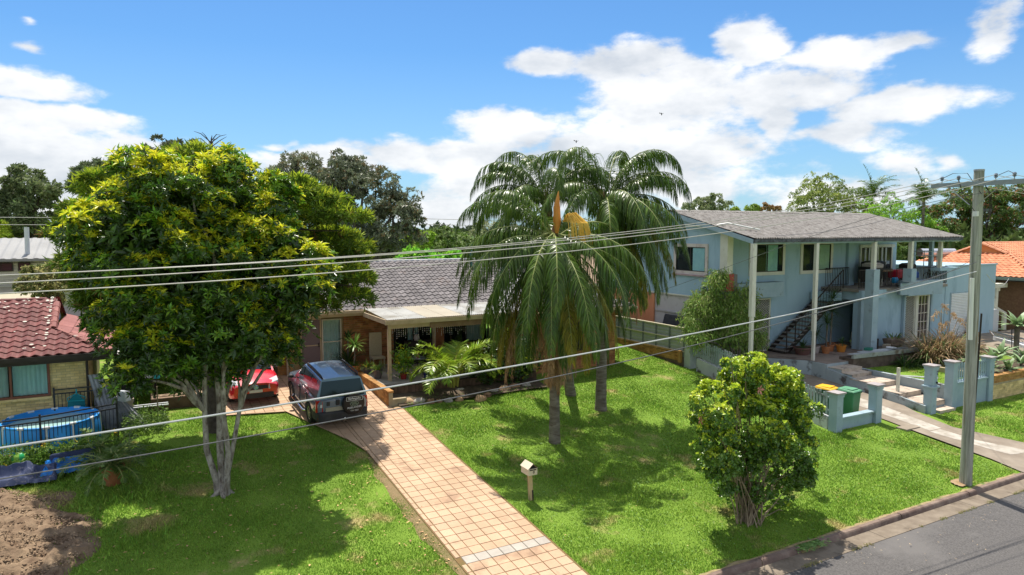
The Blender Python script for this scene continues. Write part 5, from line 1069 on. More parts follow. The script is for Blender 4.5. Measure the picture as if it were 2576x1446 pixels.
def car_body(t, hl, hw, zb, belt, wheels, wr, paint, lower, split, nose, cab, crown):
    """lofted lower body with real wheel arches; belt(y) gives the top line, nose(y) the half width factor"""
    ys = list(np.linspace(-hl, hl, 97)); PU = [[], []]; PL = [[], []]
    top = []
    for y in ys:
        z0 = zb + 0.10 * max(0, (abs(y) - hl + 0.35) / 0.35) ** 2
        for wy in wheels:
            d = abs(y - wy)
            if d < wr * 1.2: z0 = max(z0, wr * 0.95 + math.sqrt(max(0, (wr * 1.2) ** 2 - d * d)))
        zt = belt(y); h = hw * nose(y); zs = max(split(y), z0 + .01)
        zs = min(zs, zt - .12)
        low = [(h - .10, z0), (h - .015, z0 + .03), (h + .012, (z0 + zs) / 2), (h + .008, zs)]
        upr = [(h, zs), (h - .002, zs + (zt - zs) * .45), (h - .02, zs + (zt - zs) * .75), (h - .07, zt - .012), (h - .16, zt + .006), (h * .5, zt + crown(y) * .8), (0, zt + crown(y))]
        for s, sg in enumerate((-1, 1)):
            PL[s].append([(sg * a, y, z) for a, z in low]); PU[s].append([(sg * a, y, z) for a, z in upr])
    b = MB(); 
    for s in (0, 1): b.grid(PU[s])
    for e in (0, -1): b.poly([p for p in PU[0][e]] + [p for p in PU[1][e][::-1]][1:])
    b.build('body', paint, t, smooth=True)
    b = MB()
    for s in (0, 1): b.grid(PL[s])
    for e in (0, -1): b.poly([p for p in PL[0][e]] + [p for p in PL[1][e][::-1]])
    b.box(-hw + .28, hw - .28, -hl + .15, hl - .15, zb + .02, zb + .30); 
    for wy in wheels: b.box(-hw + .26, hw - .26, wy - wr, wy + wr, zb + .1, wr * 2 + .05)
    b.build('lower_cladding', lower, t, smooth=True)
def cabin(t, prof_r, prof_f, wb, wt, zb, zt, paint, roofmat=None):
    """greenhouse shell: rear and front planes given as (y_bottom, y_top)"""
    K = [(wb, 0), (wb - .015, .25), (wb + (wt - wb) * .7, .75), (wt + .02, .93), (wt - .06, 1.0), (wt * .5, 1.03), (0, 1.045)]; G = [[], []]; n = 9
    for k in range(n):
        s = k / (n - 1); zr = 1.0 - 0.018 * (abs(s - .45) / .5) ** 2.2
        for q, sg in enumerate((-1, 1)):
            row = []
            for (a, f) in K:
                f1 = min(f, 1); y = (prof_r[0] + (prof_r[1] - prof_r[0]) * f1) * (1 - s) + (prof_f[0] + (prof_f[1] - prof_f[0]) * f1) * s
                row.append((sg * a * (1 - .05 * s * f1), y, zb + (zt - zb) * f * zr))
            G[q].append(row)
    b = MB(); b.grid(G[0]); b.grid(G[1])
    for e in (0, -1): b.poly(G[0][e] + G[1][e][::-1][1:])
    return b.build('cabin', paint, t, smooth=True), G
def quadpane(t, name, mat, P, off=(0, 0, 0.0), grow=0.0, label=None):
    b = MB(); P = [Vector(p) for p in P]; n = (P[1] - P[0]).cross(P[2] - P[0]).normalized(); c = sum(P, Vector()) / len(P)
    if n.dot(Vector(off)) < 0: n = -n
    d = Vector(off).length; Q = [p + n * d for p in P]; b.poly(Q); m_ = len(Q); b.add(Q + [p - n * 0.03 for p in P], [(i, (i + 1) % m_, m_ + (i + 1) % m_, m_ + i) for i in range(m_)])
    o = b.build(name, mat, t)
    return o
# ---- silver-blue off-road car seen from behind
m_silver = M('silver_blue_paint', (0.12, 0.175, 0.24), (0.14, 0.20, 0.27), 2, 0.30, spec=0.5, metal=0.45, coat=0.9)
SV = thing('parked_car', 'silver blue off-road car with spare wheel on its tailgate, parked on the tiles', 'car', (5.74, 24.12, g(0, 24.12) + 0.04), R(1.5))
SV.rotation_euler = (math.atan(0.085), 0, R(1.5)); SV.scale = (.97, .97, .97)
wy = (-1.22, 1.33)
def nose(y): a = abs(y); return 1 - 0.10 * max(0, (a - 1.75) / .42) ** 2
def belt(y):
    if y < 0.85: return 1.04 + 0.02 * math.cos(y)
    return 1.05 - 0.16 * ((y - 0.85) / 1.3) ** 1.5
car_body(SV, 2.15, 0.90, 0.30, belt, wy, 0.355, m_silver, m_blackp, lambda y: 0.62 if abs(y) > 1.85 else 0.60 if y < -0.75 or y > 0.85 else 0.36, nose, None, lambda y: .02 + (.03 if y > .9 else 0))
cb, G = cabin(SV, (-2.08, -1.93), (1.05, 0.25), 0.84, 0.66, 1.03, 1.70, m_silver)
zc = lambda f: 1.03 + 0.67 * f
def sp(sg, y, f):  # point on the side of the cabin
    w = 0.84 + (0.66 - 0.84) * f * 0.98 - 0.015 * (f < .5) * f; return (sg * (w + 0.003), y, zc(f))
for sg in (-1, 1):
    quadpane(SV, 'side_window', m_cglass, [sp(sg, 0.82, .06), sp(sg, 0.05, .06), sp(sg, 0.05, .86), sp(sg, 0.22, .86)], (sg * .008, 0, 0))
    quadpane(SV, 'side_window', m_cglass, [sp(sg, -0.02, .06), sp(sg, -0.92, .06), sp(sg, -0.92, .86), sp(sg, -0.02, .86)], (sg * .008, 0, 0))
    quadpane(SV, 'side_window', m_cglass, [sp(sg, -1.02, .08), sp(sg, -1.72, .08), sp(sg, -1.60, .84), sp(sg, -1.02, .86)], (sg * .008, 0, 0))
    MB().tube([(sg * .60, 0.1, 1.70), (sg * .62, 0.0, 1.775), (sg * .62, -0.9, 1.785), (sg * .62, -1.72, 1.77), (sg * .60, -1.86, 1.70)], 0.024, 8).build('roof_rail', m_blackp, SV, smooth=True)
    MB().box(sg * .60 - .02, sg * .60 + .02, -1.75, 0.1, 1.66, 1.715).build('roof_channel', m_blackp, SV)
    mr = MB().sphere((sg * 1.03, 0.78, 1.12), 0.10, 12, 0.75).bar((sg * .86, .80, 1.06), (sg * 1.0, .78, 1.08), .05, .04).build('mirror', m_blackp, SV, smooth=True)
    MB().tube([(sg * .93, 0.95, 0.36), (sg * .99, 0.85, 0.34), (sg * .99, -0.8, 0.34), (sg * .93, -0.9, 0.36)], 0.035, 8).build('side_step', m_chrome, SV, smooth=True)
    tl = MB().hexa([(sg * .66, -2.165, .62), (sg * .89, -2.10, .62), (sg * .89, -1.98, .62), (sg * .66, -2.0, .62), (sg * .67, -2.155, 1.03), (sg * .865, -2.08, 1.03), (sg * .865, -1.98, 1.03), (sg * .67, -2.0, 1.03)]).build('tail_light', m_redlamp, SV, bevel=0.015)
    MB().hexa([(sg * .69, -2.17, .80), (sg * .83, -2.13, .80), (sg * .83, -2.0, .80), (sg * .69, -2.0, .80), (sg * .69, -2.166, .90), (sg * .83, -2.125, .90), (sg * .83, -2.0, .90), (sg * .69, -2.0, .90)]).build('reversing_light', m_clear, tl)
    MB().hexa([(sg * .52, -2.245, .40), (sg * .84, -2.175, .40), (sg * .84, -2.1, .40), (sg * .52, -2.1, .40), (sg * .52, -2.245, .47), (sg * .84, -2.175, .47), (sg * .84, -2.1, .47), (sg * .52, -2.1, .47)]).build('bumper_light', m_redlamp if sg < 0 else m_amber, SV)
    for yy in (0.02, -0.98): MB().box(sg * .90 - .012, sg * .90 + .012, yy, yy + .015, .40, 1.03).build('door_gap', m_blackp, SV)
    for yy in (0.10, -0.86): MB().box(sg * .905 - .02, sg * .905 + .02, yy, yy + .16, .90, .935).build('door_handle', m_blackp, SV)
    for y_ in wy: wheel(SV, sg * 0.80, y_, 0.355, 0.21)
    MB().hexa([(sg * .60, 2.08, .66), (sg * .84, 2.02, .66), (sg * .84, 1.9, .66), (sg * .60, 1.9, .66), (sg * .60, 2.06, .84), (sg * .83, 1.98, .84), (sg * .83, 1.9, .84), (sg * .60, 1.9, .84)]).build('headlight', m_clear, SV)
quadpane(SV, 'windscreen', m_cglass, [(-.74, .98, 1.10), (.74, .98, 1.10), (.60, .33, 1.63), (-.60, .33, 1.63)], (0, .02, .02))
quadpane(SV, 'rear_window', m_cglass, [(-.76, -2.075, 1.08), (.76, -2.075, 1.08), (.64, -1.955, 1.62), (-.64, -1.955, 1.62)], (0, -.014, .0))
MB().hexa([(-.80, -2.30, .32), (.80, -2.30, .32), (.90, -1.95, .32), (-.90, -1.95, .32), (-.80, -2.27, .64), (.80, -2.27, .64), (.925, -1.95, .66), (-.925, -1.95, .66)]).build('rear_bumper', m_blackp, SV, bevel=0.05)
MB().box(-.60, .60, -2.168, -2.13, .62, 1.02).build('tailgate_panel', m_silver, SV, bevel=0.01)
MB().box(-.58, .12, -2.19, -2.16, .60, .78).build('number_plate_recess', M('plate_recess', (0.36, 0.33, 0.25)), SV)
MB().box(-.55, -.44, -2.20, -2.16, .84, .98).box(-.24, -.12, -2.22, -2.16, .84, 1.02).build('tailgate_handle', m_blackp, SV, bevel=0.015)
b = MB(); n = 36; V = []; F = []
for (rr, d) in ((.35, -2.17), (.375, -2.22), (.375, -2.33), (.355, -2.36), (.30, -2.372)):
    for j in range(n): a = 2 * math.pi * j / n; V.append((.32 + rr * math.cos(a), d, .86 + rr * math.sin(a)))
for i in range(4):
    for j in range(n): F.append((i * n + j, i * n + (j + 1) % n, (i + 1) * n + (j + 1) % n, (i + 1) * n + j))
F.append(tuple(4 * n + j for j in range(n))); spw = b.add(V, F).build('spare_wheel_cover', M('cover_vinyl', (0.022, 0.018, 0.018), rough=0.4), SV, smooth=True)
m_wtxt = M('white_print', (0.75, 0.75, 0.74)); m_gtxt = M('green_print', (0.32, 0.40, 0.28))
FX = lambda x, z: frame_mtx(Vector((x, -2.375, z)), Vector((1, 0, 0)), Vector((0, 0, 1)), Vector((0, -1, 0)))
text('Barbagallo', .105, m_wtxt, spw, FX(.33, 1.06))
b = MB(); 
for (x0, x1, z0, z1) in ((.06, .60, 1.115, 1.125), (.06, .60, .985, .995), (.05, .06, .995, 1.115), (.60, .61, .995, 1.115)): b.box(x0, x1, -2.378, -2.374, z0, z1)
b.build('print_frame', m_wtxt, spw)
b = MB(); pts = [(.33 + .145 * math.cos(2 * math.pi * j / 28), -2.376, .885 + .075 * math.sin(2 * math.pi * j / 28)) for j in range(29)]; b.tube(pts, .006, 4).build('emblem_ring', m_gtxt, spw)
text('LAND-', .062, m_gtxt, spw, FX(.315, .912)); text('ROVER', .062, m_gtxt, spw, FX(.345, .862))
text('FREELANDER', .085, m_wtxt, spw, FX(.33, .755) @ Matrix.Rotation(R(4), 4, 'Z')); text('1531 5557', .065, m_wtxt, spw, FX(.33, .645))
MB().tube([(0.0, -2.2, .36), (0.0, -2.40, .36), (0.0, -2.40, .42)], .022, 8).sphere((0, -2.40, .44), .03, 10).build('tow_ball', m_chrome, SV, smooth=True)
MB().box(-.72, .72, 1.05, 1.1, 1.05, 1.07).build('wiper_cowl', m_blackp, SV)
# ---- red hatchback facing the road
m_red = M('red_car_paint', (0.62, 0.012, 0.03), (0.66, 0.015, 0.035), 2, 0.22, spec=0.6, coat=1.0)
RC = thing('parked_car', 'red hatchback facing the road, half hidden behind the big tree', 'car', (3.58, 27.4, g(0, 27.4) + 0.04), R(181))
RC.rotation_euler = (-math.atan(0.085), 0, R(181))
wy = (-1.28, 1.30)
def belt(y):
    if y < 0.75: return 0.96 + 0.0 * y
    u = (y - .75) / 1.3; return 0.965 - 0.24 * u ** 1.7
def nose2(y): a = abs(y); return 1 - 0.16 * max(0, (a - 1.55) / .5) ** 2.2
car_body(RC, 2.05, 0.86, 0.22, belt, wy, 0.32, m_red, m_red, lambda y: 0.5, nose2, None, lambda y: .02 + (.05 if y > .8 else 0))
cabin(RC, (-1.98, -1.55), (1.05, 0.10), 0.80, 0.60, 0.94, 1.46, m_red)
def sp2(sg, y, f): return (sg * (0.803 + (0.60 - 0.80) * f * .98 - 0.01 * (f < .5) * f), y, .94 + .52 * f)
for sg in (-1, 1):
    quadpane(RC, 'side_window', m_cglass, [sp2(sg, 0.82, .08), sp2(sg, -.12, .08), sp2(sg, -.12, .86), sp2(sg, 0.10, .86)], (sg * .008, 0, 0))
    quadpane(RC, 'side_window', m_cglass, [sp2(sg, -.20, .08), sp2(sg, -1.35, .08), sp2(sg, -1.1, .86), sp2(sg, -.20, .86)], (sg * .008, 0, 0))
    for y_ in wy: wheel(RC, sg * 0.76, y_, 0.32, 0.2)
    MB().sphere((sg * .95, .70, 1.0), .085, 12, .75).bar((sg * .82, .72, .95), (sg * .93, .70, .96), .04, .03).build('mirror', M('grey_mirror', (0.12, 0.13, 0.15), rough=.3), RC, smooth=True)
    hl_ = MB().hexa([(sg * .42, 2.085, .55), (sg * .80, 1.93, .57), (sg * .78, 1.6, .66), (sg * .42, 1.8, .66), (sg * .44, 2.06, .74), (sg * .80, 1.86, .80), (sg * .80, 1.55, .885), (sg * .47, 1.80, .845)]).build('headlight', m_clear, RC, bevel=0.02)
    MB().sphere((sg * .62, 1.93, .67), .055, 10).build('headlight_bulb', m_chrome, hl_, smooth=True)
quadpane(RC, 'windscreen', m_cglass, [(-.72, 1.02, .985), (.72, 1.02, .985), (.56, .18, 1.41), (-.56, .18, 1.41)], (0, .02, .02))
quadpane(RC, 'rear_window', m_cglass, [(-.66, -1.93, 1.02), (.66, -1.93, 1.02), (.52, -1.62, 1.40), (-.52, -1.62, 1.40)], (0, -.014, 0))
MB().hexa([(-.41, 2.075, .58), (.41, 2.075, .58), (.41, 1.8, .58), (-.41, 1.8, .58), (-.40, 2.07, .71), (.40, 2.07, .71), (.40, 1.8, .71), (-.40, 1.8, .71)]).box(-.60, .60, 1.9, 2.07, .26, .44).build('grille', m_blackp, RC)
MB().box(-.22, .22, 2.05, 2.085, .46, .56).build('number_plate', M('plate_white', (0.6, 0.6, 0.55)), RC)
q = MB(); q.poly([(.075 * math.cos(2 * math.pi * j / 20), 2.09, .655 + .075 * math.sin(2 * math.pi * j / 20)) for j in range(20)]); q.tube([(.075 * math.cos(2 * math.pi * j / 20), 2.09, .655 + .075 * math.sin(2 * math.pi * j / 20)) for j in range(21)], .012, 5)
em = q.build('badge', M('badge_blue', (0.35, 0.5, 0.7), rough=.2, metal=.5), RC); MB().tube([(-.04, 2.1, .65), (-.01, 2.1, .69), (.03, 2.1, .66), (.0, 2.1, .62), (.04, 2.1, .63)], .01, 5).build('badge_figure', m_chrome, em)
MB().box(-.7, .7, .98, 1.03, .97, .985).build('wiper_cowl', m_blackp, RC)

# ------------------------------------------------------------------ plants
exec_BL = None
BL = {'BIGTREE': [(0.94, 18.83, 7.77, 1.46), (2.13, 19.79, 8.1, 1.47), (-0.01, 18.02, 7.4, 1.27), (3.02, 19.79, 7.58, 1.3), (3.36, 18.39, 6.76, 1.12), (-0.58, 18.63, 7.03, 0.69), (-0.81, 19.52, 6.52, 0.43), (0.53, 18.6, 6.44, 1.63), (1.98, 18.91, 6.37, 1.72), (3.61, 17.76, 5.93, 0.6), (-0.05, 19.36, 5.52, 0.93), (0.84, 18.88, 4.93, 1.18), (2.17, 18.43, 4.99, 1.1), (3.3, 19.43, 4.99, 0.87), (0.04, 18.37, 4.73, 0.56), (4.34, 18.7, 6.41, 0.53), (1.19, 17.99, 8.79, 0.75), (2.4, 18.59, 8.87, 0.7), (0.35, 18.15, 8.5, 0.83), (0.44, 18.28, 4.18, 0.43), (1.96, 19.35, 4.04, 0.63), (-0.23, 18.32, 6.11, 0.46), (3.28, 18.77, 8.4, 0.57), (-1.01, 19.86, 7.0, 0.34), (3.66, 19.82, 4.13, 0.5), (2.84, 19.29, 4.18, 0.53), (2.28, 18.89, 3.77, 0.43), (3.0, 18.31, 4.64, 0.56), (-0.64, 18.05, 7.4, 0.45), (1.21, 19.83, 3.6, 0.42), (2.48, 18.84, 4.29, 0.62), (-0.11, 17.95, 4.11, 0.28)], 'CYPRESS': [(6.05, 22.58, 7.57, 0.91), (5.31, 22.68, 8.21, 0.71), (6.13, 24.02, 6.61, 1.11), (6.28, 22.14, 5.76, 0.71), (5.43, 23.46, 5.43, 0.74), (-1.01, 23.79, 8.04, 0.53), (-1.36, 22.39, 7.36, 0.41), (-0.63, 22.04, 8.66, 0.43), (-1.31, 22.61, 6.47, 0.42), (-1.06, 23.61, 5.66, 0.42), (1.81, 23.36, 7.33, 2.45), (3.36, 22.29, 6.11, 1.83), (0.14, 23.02, 6.18, 1.75), (1.88, 23.64, 8.81, 1.36), (4.38, 23.0, 8.34, 1.15), (0.01, 23.55, 8.05, 1.06), (7.37, 24.42, 5.99, 0.4), (-1.56, 23.68, 7.69, 0.23)], 'FT': {'gumA': [(-6.82, 62.05, 10.45, 1.17), (-7.9, 63.8, 9.92, 1.04), (-5.45, 60.58, 10.7, 0.63), (-6.71, 63.79, 11.58, 0.54), (-6.07, 61.25, 9.28, 1.16), (-7.35, 61.69, 8.41, 1.3), (-5.84, 63.31, 7.84, 1.06), (-7.89, 61.64, 6.97, 1.15)], 'gumB': [(-2.71, 58.05, 11.49, 0.62), (-2.15, 59.8, 12.07, 0.53), (-2.9, 56.58, 10.84, 0.5), (-1.55, 59.79, 11.36, 0.59), (-3.31, 57.25, 10.59, 0.39), (-0.63, 57.69, 11.26, 1.15)], 'oliveA': [(10.39, 50.05, 11.16, 1.34), (9.79, 51.8, 11.82, 0.97), (11.02, 48.58, 11.36, 0.98), (10.44, 51.79, 10.13, 1.59), (11.54, 49.25, 9.49, 1.53), (8.97, 49.69, 10.54, 1.09)], 'oliveB': [(12.39, 46.05, 10.71, 1.46), (13.99, 47.8, 11.42, 1.25), (11.5, 44.58, 11.35, 0.76), (15.4, 47.79, 10.07, 1.41), (15.96, 45.25, 9.17, 1.22), (16.71, 45.69, 10.01, 0.77), (13.8, 47.31, 8.64, 2.21), (15.51, 45.64, 7.55, 1.64), (12.36, 46.2, 7.01, 1.87), (16.39, 44.11, 8.08, 0.75), (14.8, 47.01, 6.16, 1.39), (12.95, 46.15, 10.21, 1.6)], 'gumC': [(2.89, 60.05, 13.06, 1.23), (4.14, 61.8, 13.59, 0.89), (4.74, 58.58, 13.02, 0.76), (1.56, 61.79, 12.99, 0.78)], 'greenA': [(20.78, 55.05, 6.2, 1.01), (22.18, 56.8, 6.66, 0.7), (19.53, 53.58, 5.76, 0.71)], 'greenB': [(23.81, 58.05, 6.46, 0.86), (25.73, 59.8, 6.6, 1.04), (25.5, 56.58, 6.29, 0.93), (25.31, 59.79, 5.3, 1.12), (26.19, 57.25, 5.37, 1.09), (27.61, 57.69, 6.43, 0.92)], 'tropic': [(15.85, 42.01, 5.76, 0.41), (16.84, 42.45, 5.6, 0.37), (17.35, 41.64, 5.62, 0.36), (18.83, 42.45, 5.55, 0.37), (15.23, 41.81, 5.65, 0.3)], 'greyB': [(32.48, 64.05, 6.7, 1.44), (36.27, 65.8, 7.08, 1.51), (37.36, 62.58, 6.68, 1.47), (34.32, 65.79, 4.96, 1.71), (36.79, 63.25, 5.0, 1.69), (41.59, 63.69, 6.21, 2.18), (48.15, 65.31, 6.59, 2.31), (51.44, 63.64, 8.43, 1.48), (53.11, 64.2, 7.04, 1.88)], 'farA': [(112.58, 120.05, 12.7, 1.28), (117.94, 121.8, 13.48, 1.5), (119.15, 118.58, 13.67, 1.57), (126.33, 121.79, 13.15, 1.25), (117.37, 119.25, 12.01, 1.29)], 'farB': [(120.88, 110.05, 12.02, 0.8), (124.7, 111.8, 12.38, 0.72), (115.03, 108.58, 11.56, 0.69)], 'farC': [(132.31, 115.05, 12.67, 0.94), (137.8, 116.8, 12.51, 0.77), (127.35, 113.58, 12.01, 0.74)], 'gumR': [(78.56, 60.05, 13.06, 1.34), (83.27, 61.8, 13.5, 1.35), (74.43, 58.58, 11.97, 1.2), (85.4, 61.79, 12.65, 1.42), (76.86, 59.25, 10.8, 1.94), (81.81, 59.69, 10.38, 2.0), (76.45, 61.31, 10.34, 1.35), (79.81, 59.64, 9.05, 1.82), (86.25, 60.2, 10.18, 1.73), (85.64, 58.11, 11.7, 1.27), (75.39, 61.01, 9.04, 1.29)], 'brightR': [(69.3, 46.05, 9.41, 1.27), (74.77, 47.8, 9.96, 1.43), (72.88, 44.58, 9.42, 1.28), (70.61, 47.79, 8.38, 1.22), (72.3, 45.25, 8.15, 1.37), (76.63, 45.69, 8.39, 1.24), (72.72, 47.31, 7.95, 1.32), (78.91, 45.64, 7.06, 1.34)], 'mango': [(88.96, 45.06, 9.86, 2.36), (86.38, 47.25, 9.4, 2.14), (91.27, 43.22, 10.31, 2.34), (82.4, 47.24, 7.97, 1.86), (82.74, 44.06, 11.09, 0.99), (91.36, 44.62, 11.77, 1.19), (89.73, 46.64, 7.02, 2.66), (93.54, 44.55, 7.02, 2.66), (81.46, 45.25, 5.7, 2.04), (94.77, 42.64, 8.45, 2.86), (79.3, 46.27, 6.16, 1.36), (91.42, 45.19, 5.59, 2.41)], 'behindDeck': [(72.68, 44.05, 5.4, 1.06), (79.39, 45.8, 4.81, 1.13), (76.69, 42.58, 5.38, 1.07), (85.8, 45.79, 4.7, 1.03), (68.66, 43.25, 5.07, 0.82)], 'beige': [(-3.71, 36.02, 5.51, 0.38), (-3.19, 36.72, 5.63, 0.42), (-3.95, 35.43, 5.21, 0.34), (-3.52, 36.72, 4.93, 0.42), (-2.84, 35.7, 5.15, 0.38), (-2.55, 35.88, 5.48, 0.31), (-3.23, 36.52, 4.49, 0.39)], 'darkL': [(-8.44, 66.05, 7.23, 0.93), (-7.63, 67.8, 7.06, 0.8), (-6.24, 64.58, 7.23, 0.77), (-5.49, 67.79, 6.88, 0.72)], 'yellowL': [(-8.06, 60.0, 7.68, 0.39), (-7.81, 60.18, 7.12, 0.23)]}, 'SHRUB': [(23.05, 23.04, 4.49, 0.76), (23.86, 22.61, 4.22, 0.76), (22.62, 23.08, 3.6, 0.81), (23.69, 22.18, 3.28, 0.81), (25.28, 22.71, 3.48, 0.56), (22.82, 22.48, 5.36, 0.43), (21.96, 22.9, 4.2, 0.5), (21.4, 22.27, 2.9, 0.43), (25.35, 22.97, 2.31, 0.56), (25.64, 22.64, 2.52, 0.37), (23.07, 23.0, 2.67, 0.55), (21.32, 22.58, 3.56, 0.31), (23.04, 22.53, 5.61, 0.21), (25.16, 22.89, 4.69, 0.37), (23.92, 23.08, 2.22, 0.44)], 'BUSH': [(13.83, 12.3, 3.72, 0.87), (13.18, 12.3, 3.99, 0.5), (14.41, 11.98, 3.72, 0.61), (13.09, 11.72, 4.4, 0.39), (11.67, 11.47, 3.83, 0.55), (14.7, 11.83, 3.19, 0.56), (13.38, 11.86, 2.85, 1.09), (11.69, 11.46, 2.89, 0.55), (14.29, 11.46, 2.51, 0.6), (12.47, 12.51, 3.01, 0.35), (13.79, 12.13, 1.68, 0.92), (12.19, 11.67, 1.99, 0.48), (14.86, 11.89, 1.47, 0.57), (16.24, 12.48, 1.28, 0.28), (13.4, 12.4, 0.93, 0.51), (14.82, 12.34, 0.68, 0.48), (15.28, 11.84, 1.09, 0.26), (14.98, 11.95, 0.68, 0.26), (12.15, 12.15, 2.14, 0.29), (12.16, 11.48, 4.62, 0.19), (14.75, 12.02, 3.99, 0.26), (13.34, 11.71, 4.57, 0.18), (15.7, 12.38, -0.17, 0.24)], 'palm3crown': (13.7, 22.3, 8.09), 'palm2crown': (15.07, 20.4, 7.79), 'palm1crown': (11.61, 18.4, 7.33), 'PR1': (77.7, 52.0, 12.23), 'PR1b': (78.23, 52.0, 4.64), 'PR2': (74.58, 44.0, 11.76), 'PR2b': (75.16, 44.0, 4.94), 'WH_g': (-6.16, 45.0, 5.99), 'WH_r': (-6.78, 50.0, 7.09), 'WH_b': (-6.26, 45.0, 4.09), 'WH_R': (-2.03, 45.0, 5.79), 'pipe_t': (-5.01, 46.0, 7.71), 'pipe_b': (-5.08, 46.0, 6.14), 'lowroof': (-4.92, 44.0, 4.28)}

def nrmz(a): return a / np.maximum(np.linalg.norm(a, axis=-1, keepdims=True), 1e-9)
def blob_points(blobs, n, r, lump=0.25, shell=(0.72, 1.05), down=0.0, lo=None, flat=1.0):
    """points near the surface of a union of lumpy balls, with outward normals; gaps come from noise"""
    B = np.array(blobs, float); w = B[:, 3] ** 2; k = r.choice(len(B), n * 2, p=w / w.sum()); d = nrmz(r.normal(size=(n * 2, 3)))
    nz = np.array([mnoise.noise(Vector(q)) for q in (d * 2.3 + B[k, :3] * 0.7)]); nz2 = np.array([mnoise.noise(Vector(q)) for q in (d * 5.1 + B[k, :3] * 1.3)])
    rad = B[k, 3] * (1 + lump * nz * 1.6 + lump * .7 * nz2) * r.uniform(shell[0], shell[1], n * 2) ; P = B[k, :3] + d * rad[:, None] * np.array([1, 1, flat])
    keep = nz2 > -0.34 + 0.1 * r.normal(size=n * 2)
    dist = np.linalg.norm(P[:, None, :] - B[None, :, :3], axis=2) / B[None, :, 3]; dist[np.arange(n * 2), k] = 9
    keep &= dist.min(1) > 0.62
    if lo is not None: keep &= P[:, 2] > lo
    P, d = P[keep][:n], d[keep][:n]; return P, d
def clumped(blobs, nc, rr, n, r, lump=.3, zmin=-.45, flat=.8, shell=(.72, 1.08), sh2=(.82, 1.1), lo=None):
    """foliage in clumps: small lumps set on the outside of the big ones, leaves on the upper and outer side of each lump"""
    C, CN = blob_points(blobs, nc, r, lump, sh2, lo=lo); k = r.integers(0, len(C), n * 3); d = nrmz(r.normal(size=(n * 3, 3)) + [0, 0, .25] + CN[k] * .5); rad = r.uniform(rr[0], rr[1], len(C))[k]
    nz = np.array([mnoise.noise(Vector(q)) for q in d * 2.1 + C[k] * 1.7]); keep = (d[:, 2] > zmin) & (nz > -.3); k, d, rad, nz = k[keep][:n], d[keep][:n], rad[keep][:n], nz[keep][:n]
    P = C[k] + d * (rad * (1 + .35 * nz) * r.uniform(shell[0], shell[1], len(k)))[:, None] * [1, 1, flat]
    if lo is not None: q = P[:, 2] > lo; P, d, k = P[q], d[q], k[q]
    return P, d, CN[k]
def leafmesh(name, B, D, U, L, W, mats, mi=None, fold=0.18, bend=0.15):
    """each leaf: base B, direction D, up U, length L, width W -> two folded triangles pairs"""
    n = len(B); S = nrmz(np.cross(D, U)); N = nrmz(np.cross(S, D)); L = L[:, None]; W = W[:, None]
    V = np.empty((n, 4, 3), np.float32); V[:, 0] = B; m = B + D * L * .5; V[:, 1] = m + S * W * .5 + N * W * fold; V[:, 3] = m - S * W * .5 + N * W * fold; V[:, 2] = B + D * L - N * L * bend
    i = np.arange(n)[:, None] * 4; F = np.concatenate([i + [0, 1, 2], i + [0, 2, 3]], 1).reshape(-1, 3)
    return npmesh(name, V.reshape(-1, 3), F, mats, None if mi is None else np.repeat(mi, 2))
def rosettes(name, P, Nn, k, L, W, r, mats, mi=None, spread=(0.2, 1.1), upbias=0.5, bend=0.15, fold=.18):
    n = len(P); A = nrmz(Nn + np.array([0, 0, upbias])); t = nrmz(np.cross(A, r.normal(size=(n, 3)))); b = np.cross(A, t)
    A = np.repeat(A, k, 0); t = np.repeat(t, k, 0); b = np.repeat(b, k, 0); ph = np.tile(np.arange(k) * 2.4, n) + r.uniform(0, .5, n * k); el = r.uniform(spread[0], spread[1], n * k)[:, None]
    D = nrmz((t * np.cos(ph)[:, None] + b * np.sin(ph)[:, None]) * np.cos(el) + A * np.sin(el)); Ls = L * r.uniform(.6, 1.25, n * k) * np.repeat(r.uniform(.8, 1.2, n), k)
    return leafmesh(name, np.repeat(P, k, 0) + D * .01, D, A + r.normal(size=A.shape) * .25, Ls, Ls * W, mats, None if mi is None else np.repeat(mi, k), fold, bend)
def addmesh(name, me, parent):
    if parent is not None:
        o = OFF.get(parent.name, Vector((0, 0, 0)))
        if o.length: me.transform(Matrix.Translation(-o))
    return link(bpy.data.objects.new(name, me), parent)
def limb(b, a, c, r0, r1, r, n=6, wob=.12):
    a, c = np.array(a, float), np.array(c, float); d = np.linalg.norm(c - a); P = [a + (c - a) * i / n + (r.normal(size=3) * wob * d / n * (0 < i < n)) + np.array([0, 0, .12 * d * math.sin(math.pi * i / n)]) for i in range(n + 1)]
    b.tube([tuple(p) for p in P], [r0 + (r1 - r0) * i / n for i in range(n + 1)], 7); return P
# ---- big leafy tree left of the driveway
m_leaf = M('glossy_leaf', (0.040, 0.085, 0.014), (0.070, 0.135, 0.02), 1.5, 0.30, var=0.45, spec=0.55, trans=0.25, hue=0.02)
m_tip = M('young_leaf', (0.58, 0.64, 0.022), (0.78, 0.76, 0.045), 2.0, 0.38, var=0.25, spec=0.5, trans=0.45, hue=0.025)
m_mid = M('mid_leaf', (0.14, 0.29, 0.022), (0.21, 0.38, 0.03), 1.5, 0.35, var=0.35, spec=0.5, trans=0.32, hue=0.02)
m_bark = M('pale_mottled_bark', (0.15, 0.125, 0.10), (0.42, 0.39, 0.34), 5, 0.9, 0.008, 30, c3=(0.11, 0.085, 0.07), s3=7, t3=0.53, stretch=(1.5, 1.5, .7), detail=8)
BT = thing('leafy_tree', 'big dense tree with rosettes of yellow-green leaves and pale multiple trunks', 'tree', (1.79, 18.77, 0.8))
r = np.random.default_rng(21); b = MB(); base = np.array([1.79, 18.77, 0.70]); rt_ = np.array([.876, -.482, 0]); dp = np.array([.482, .876, 0])
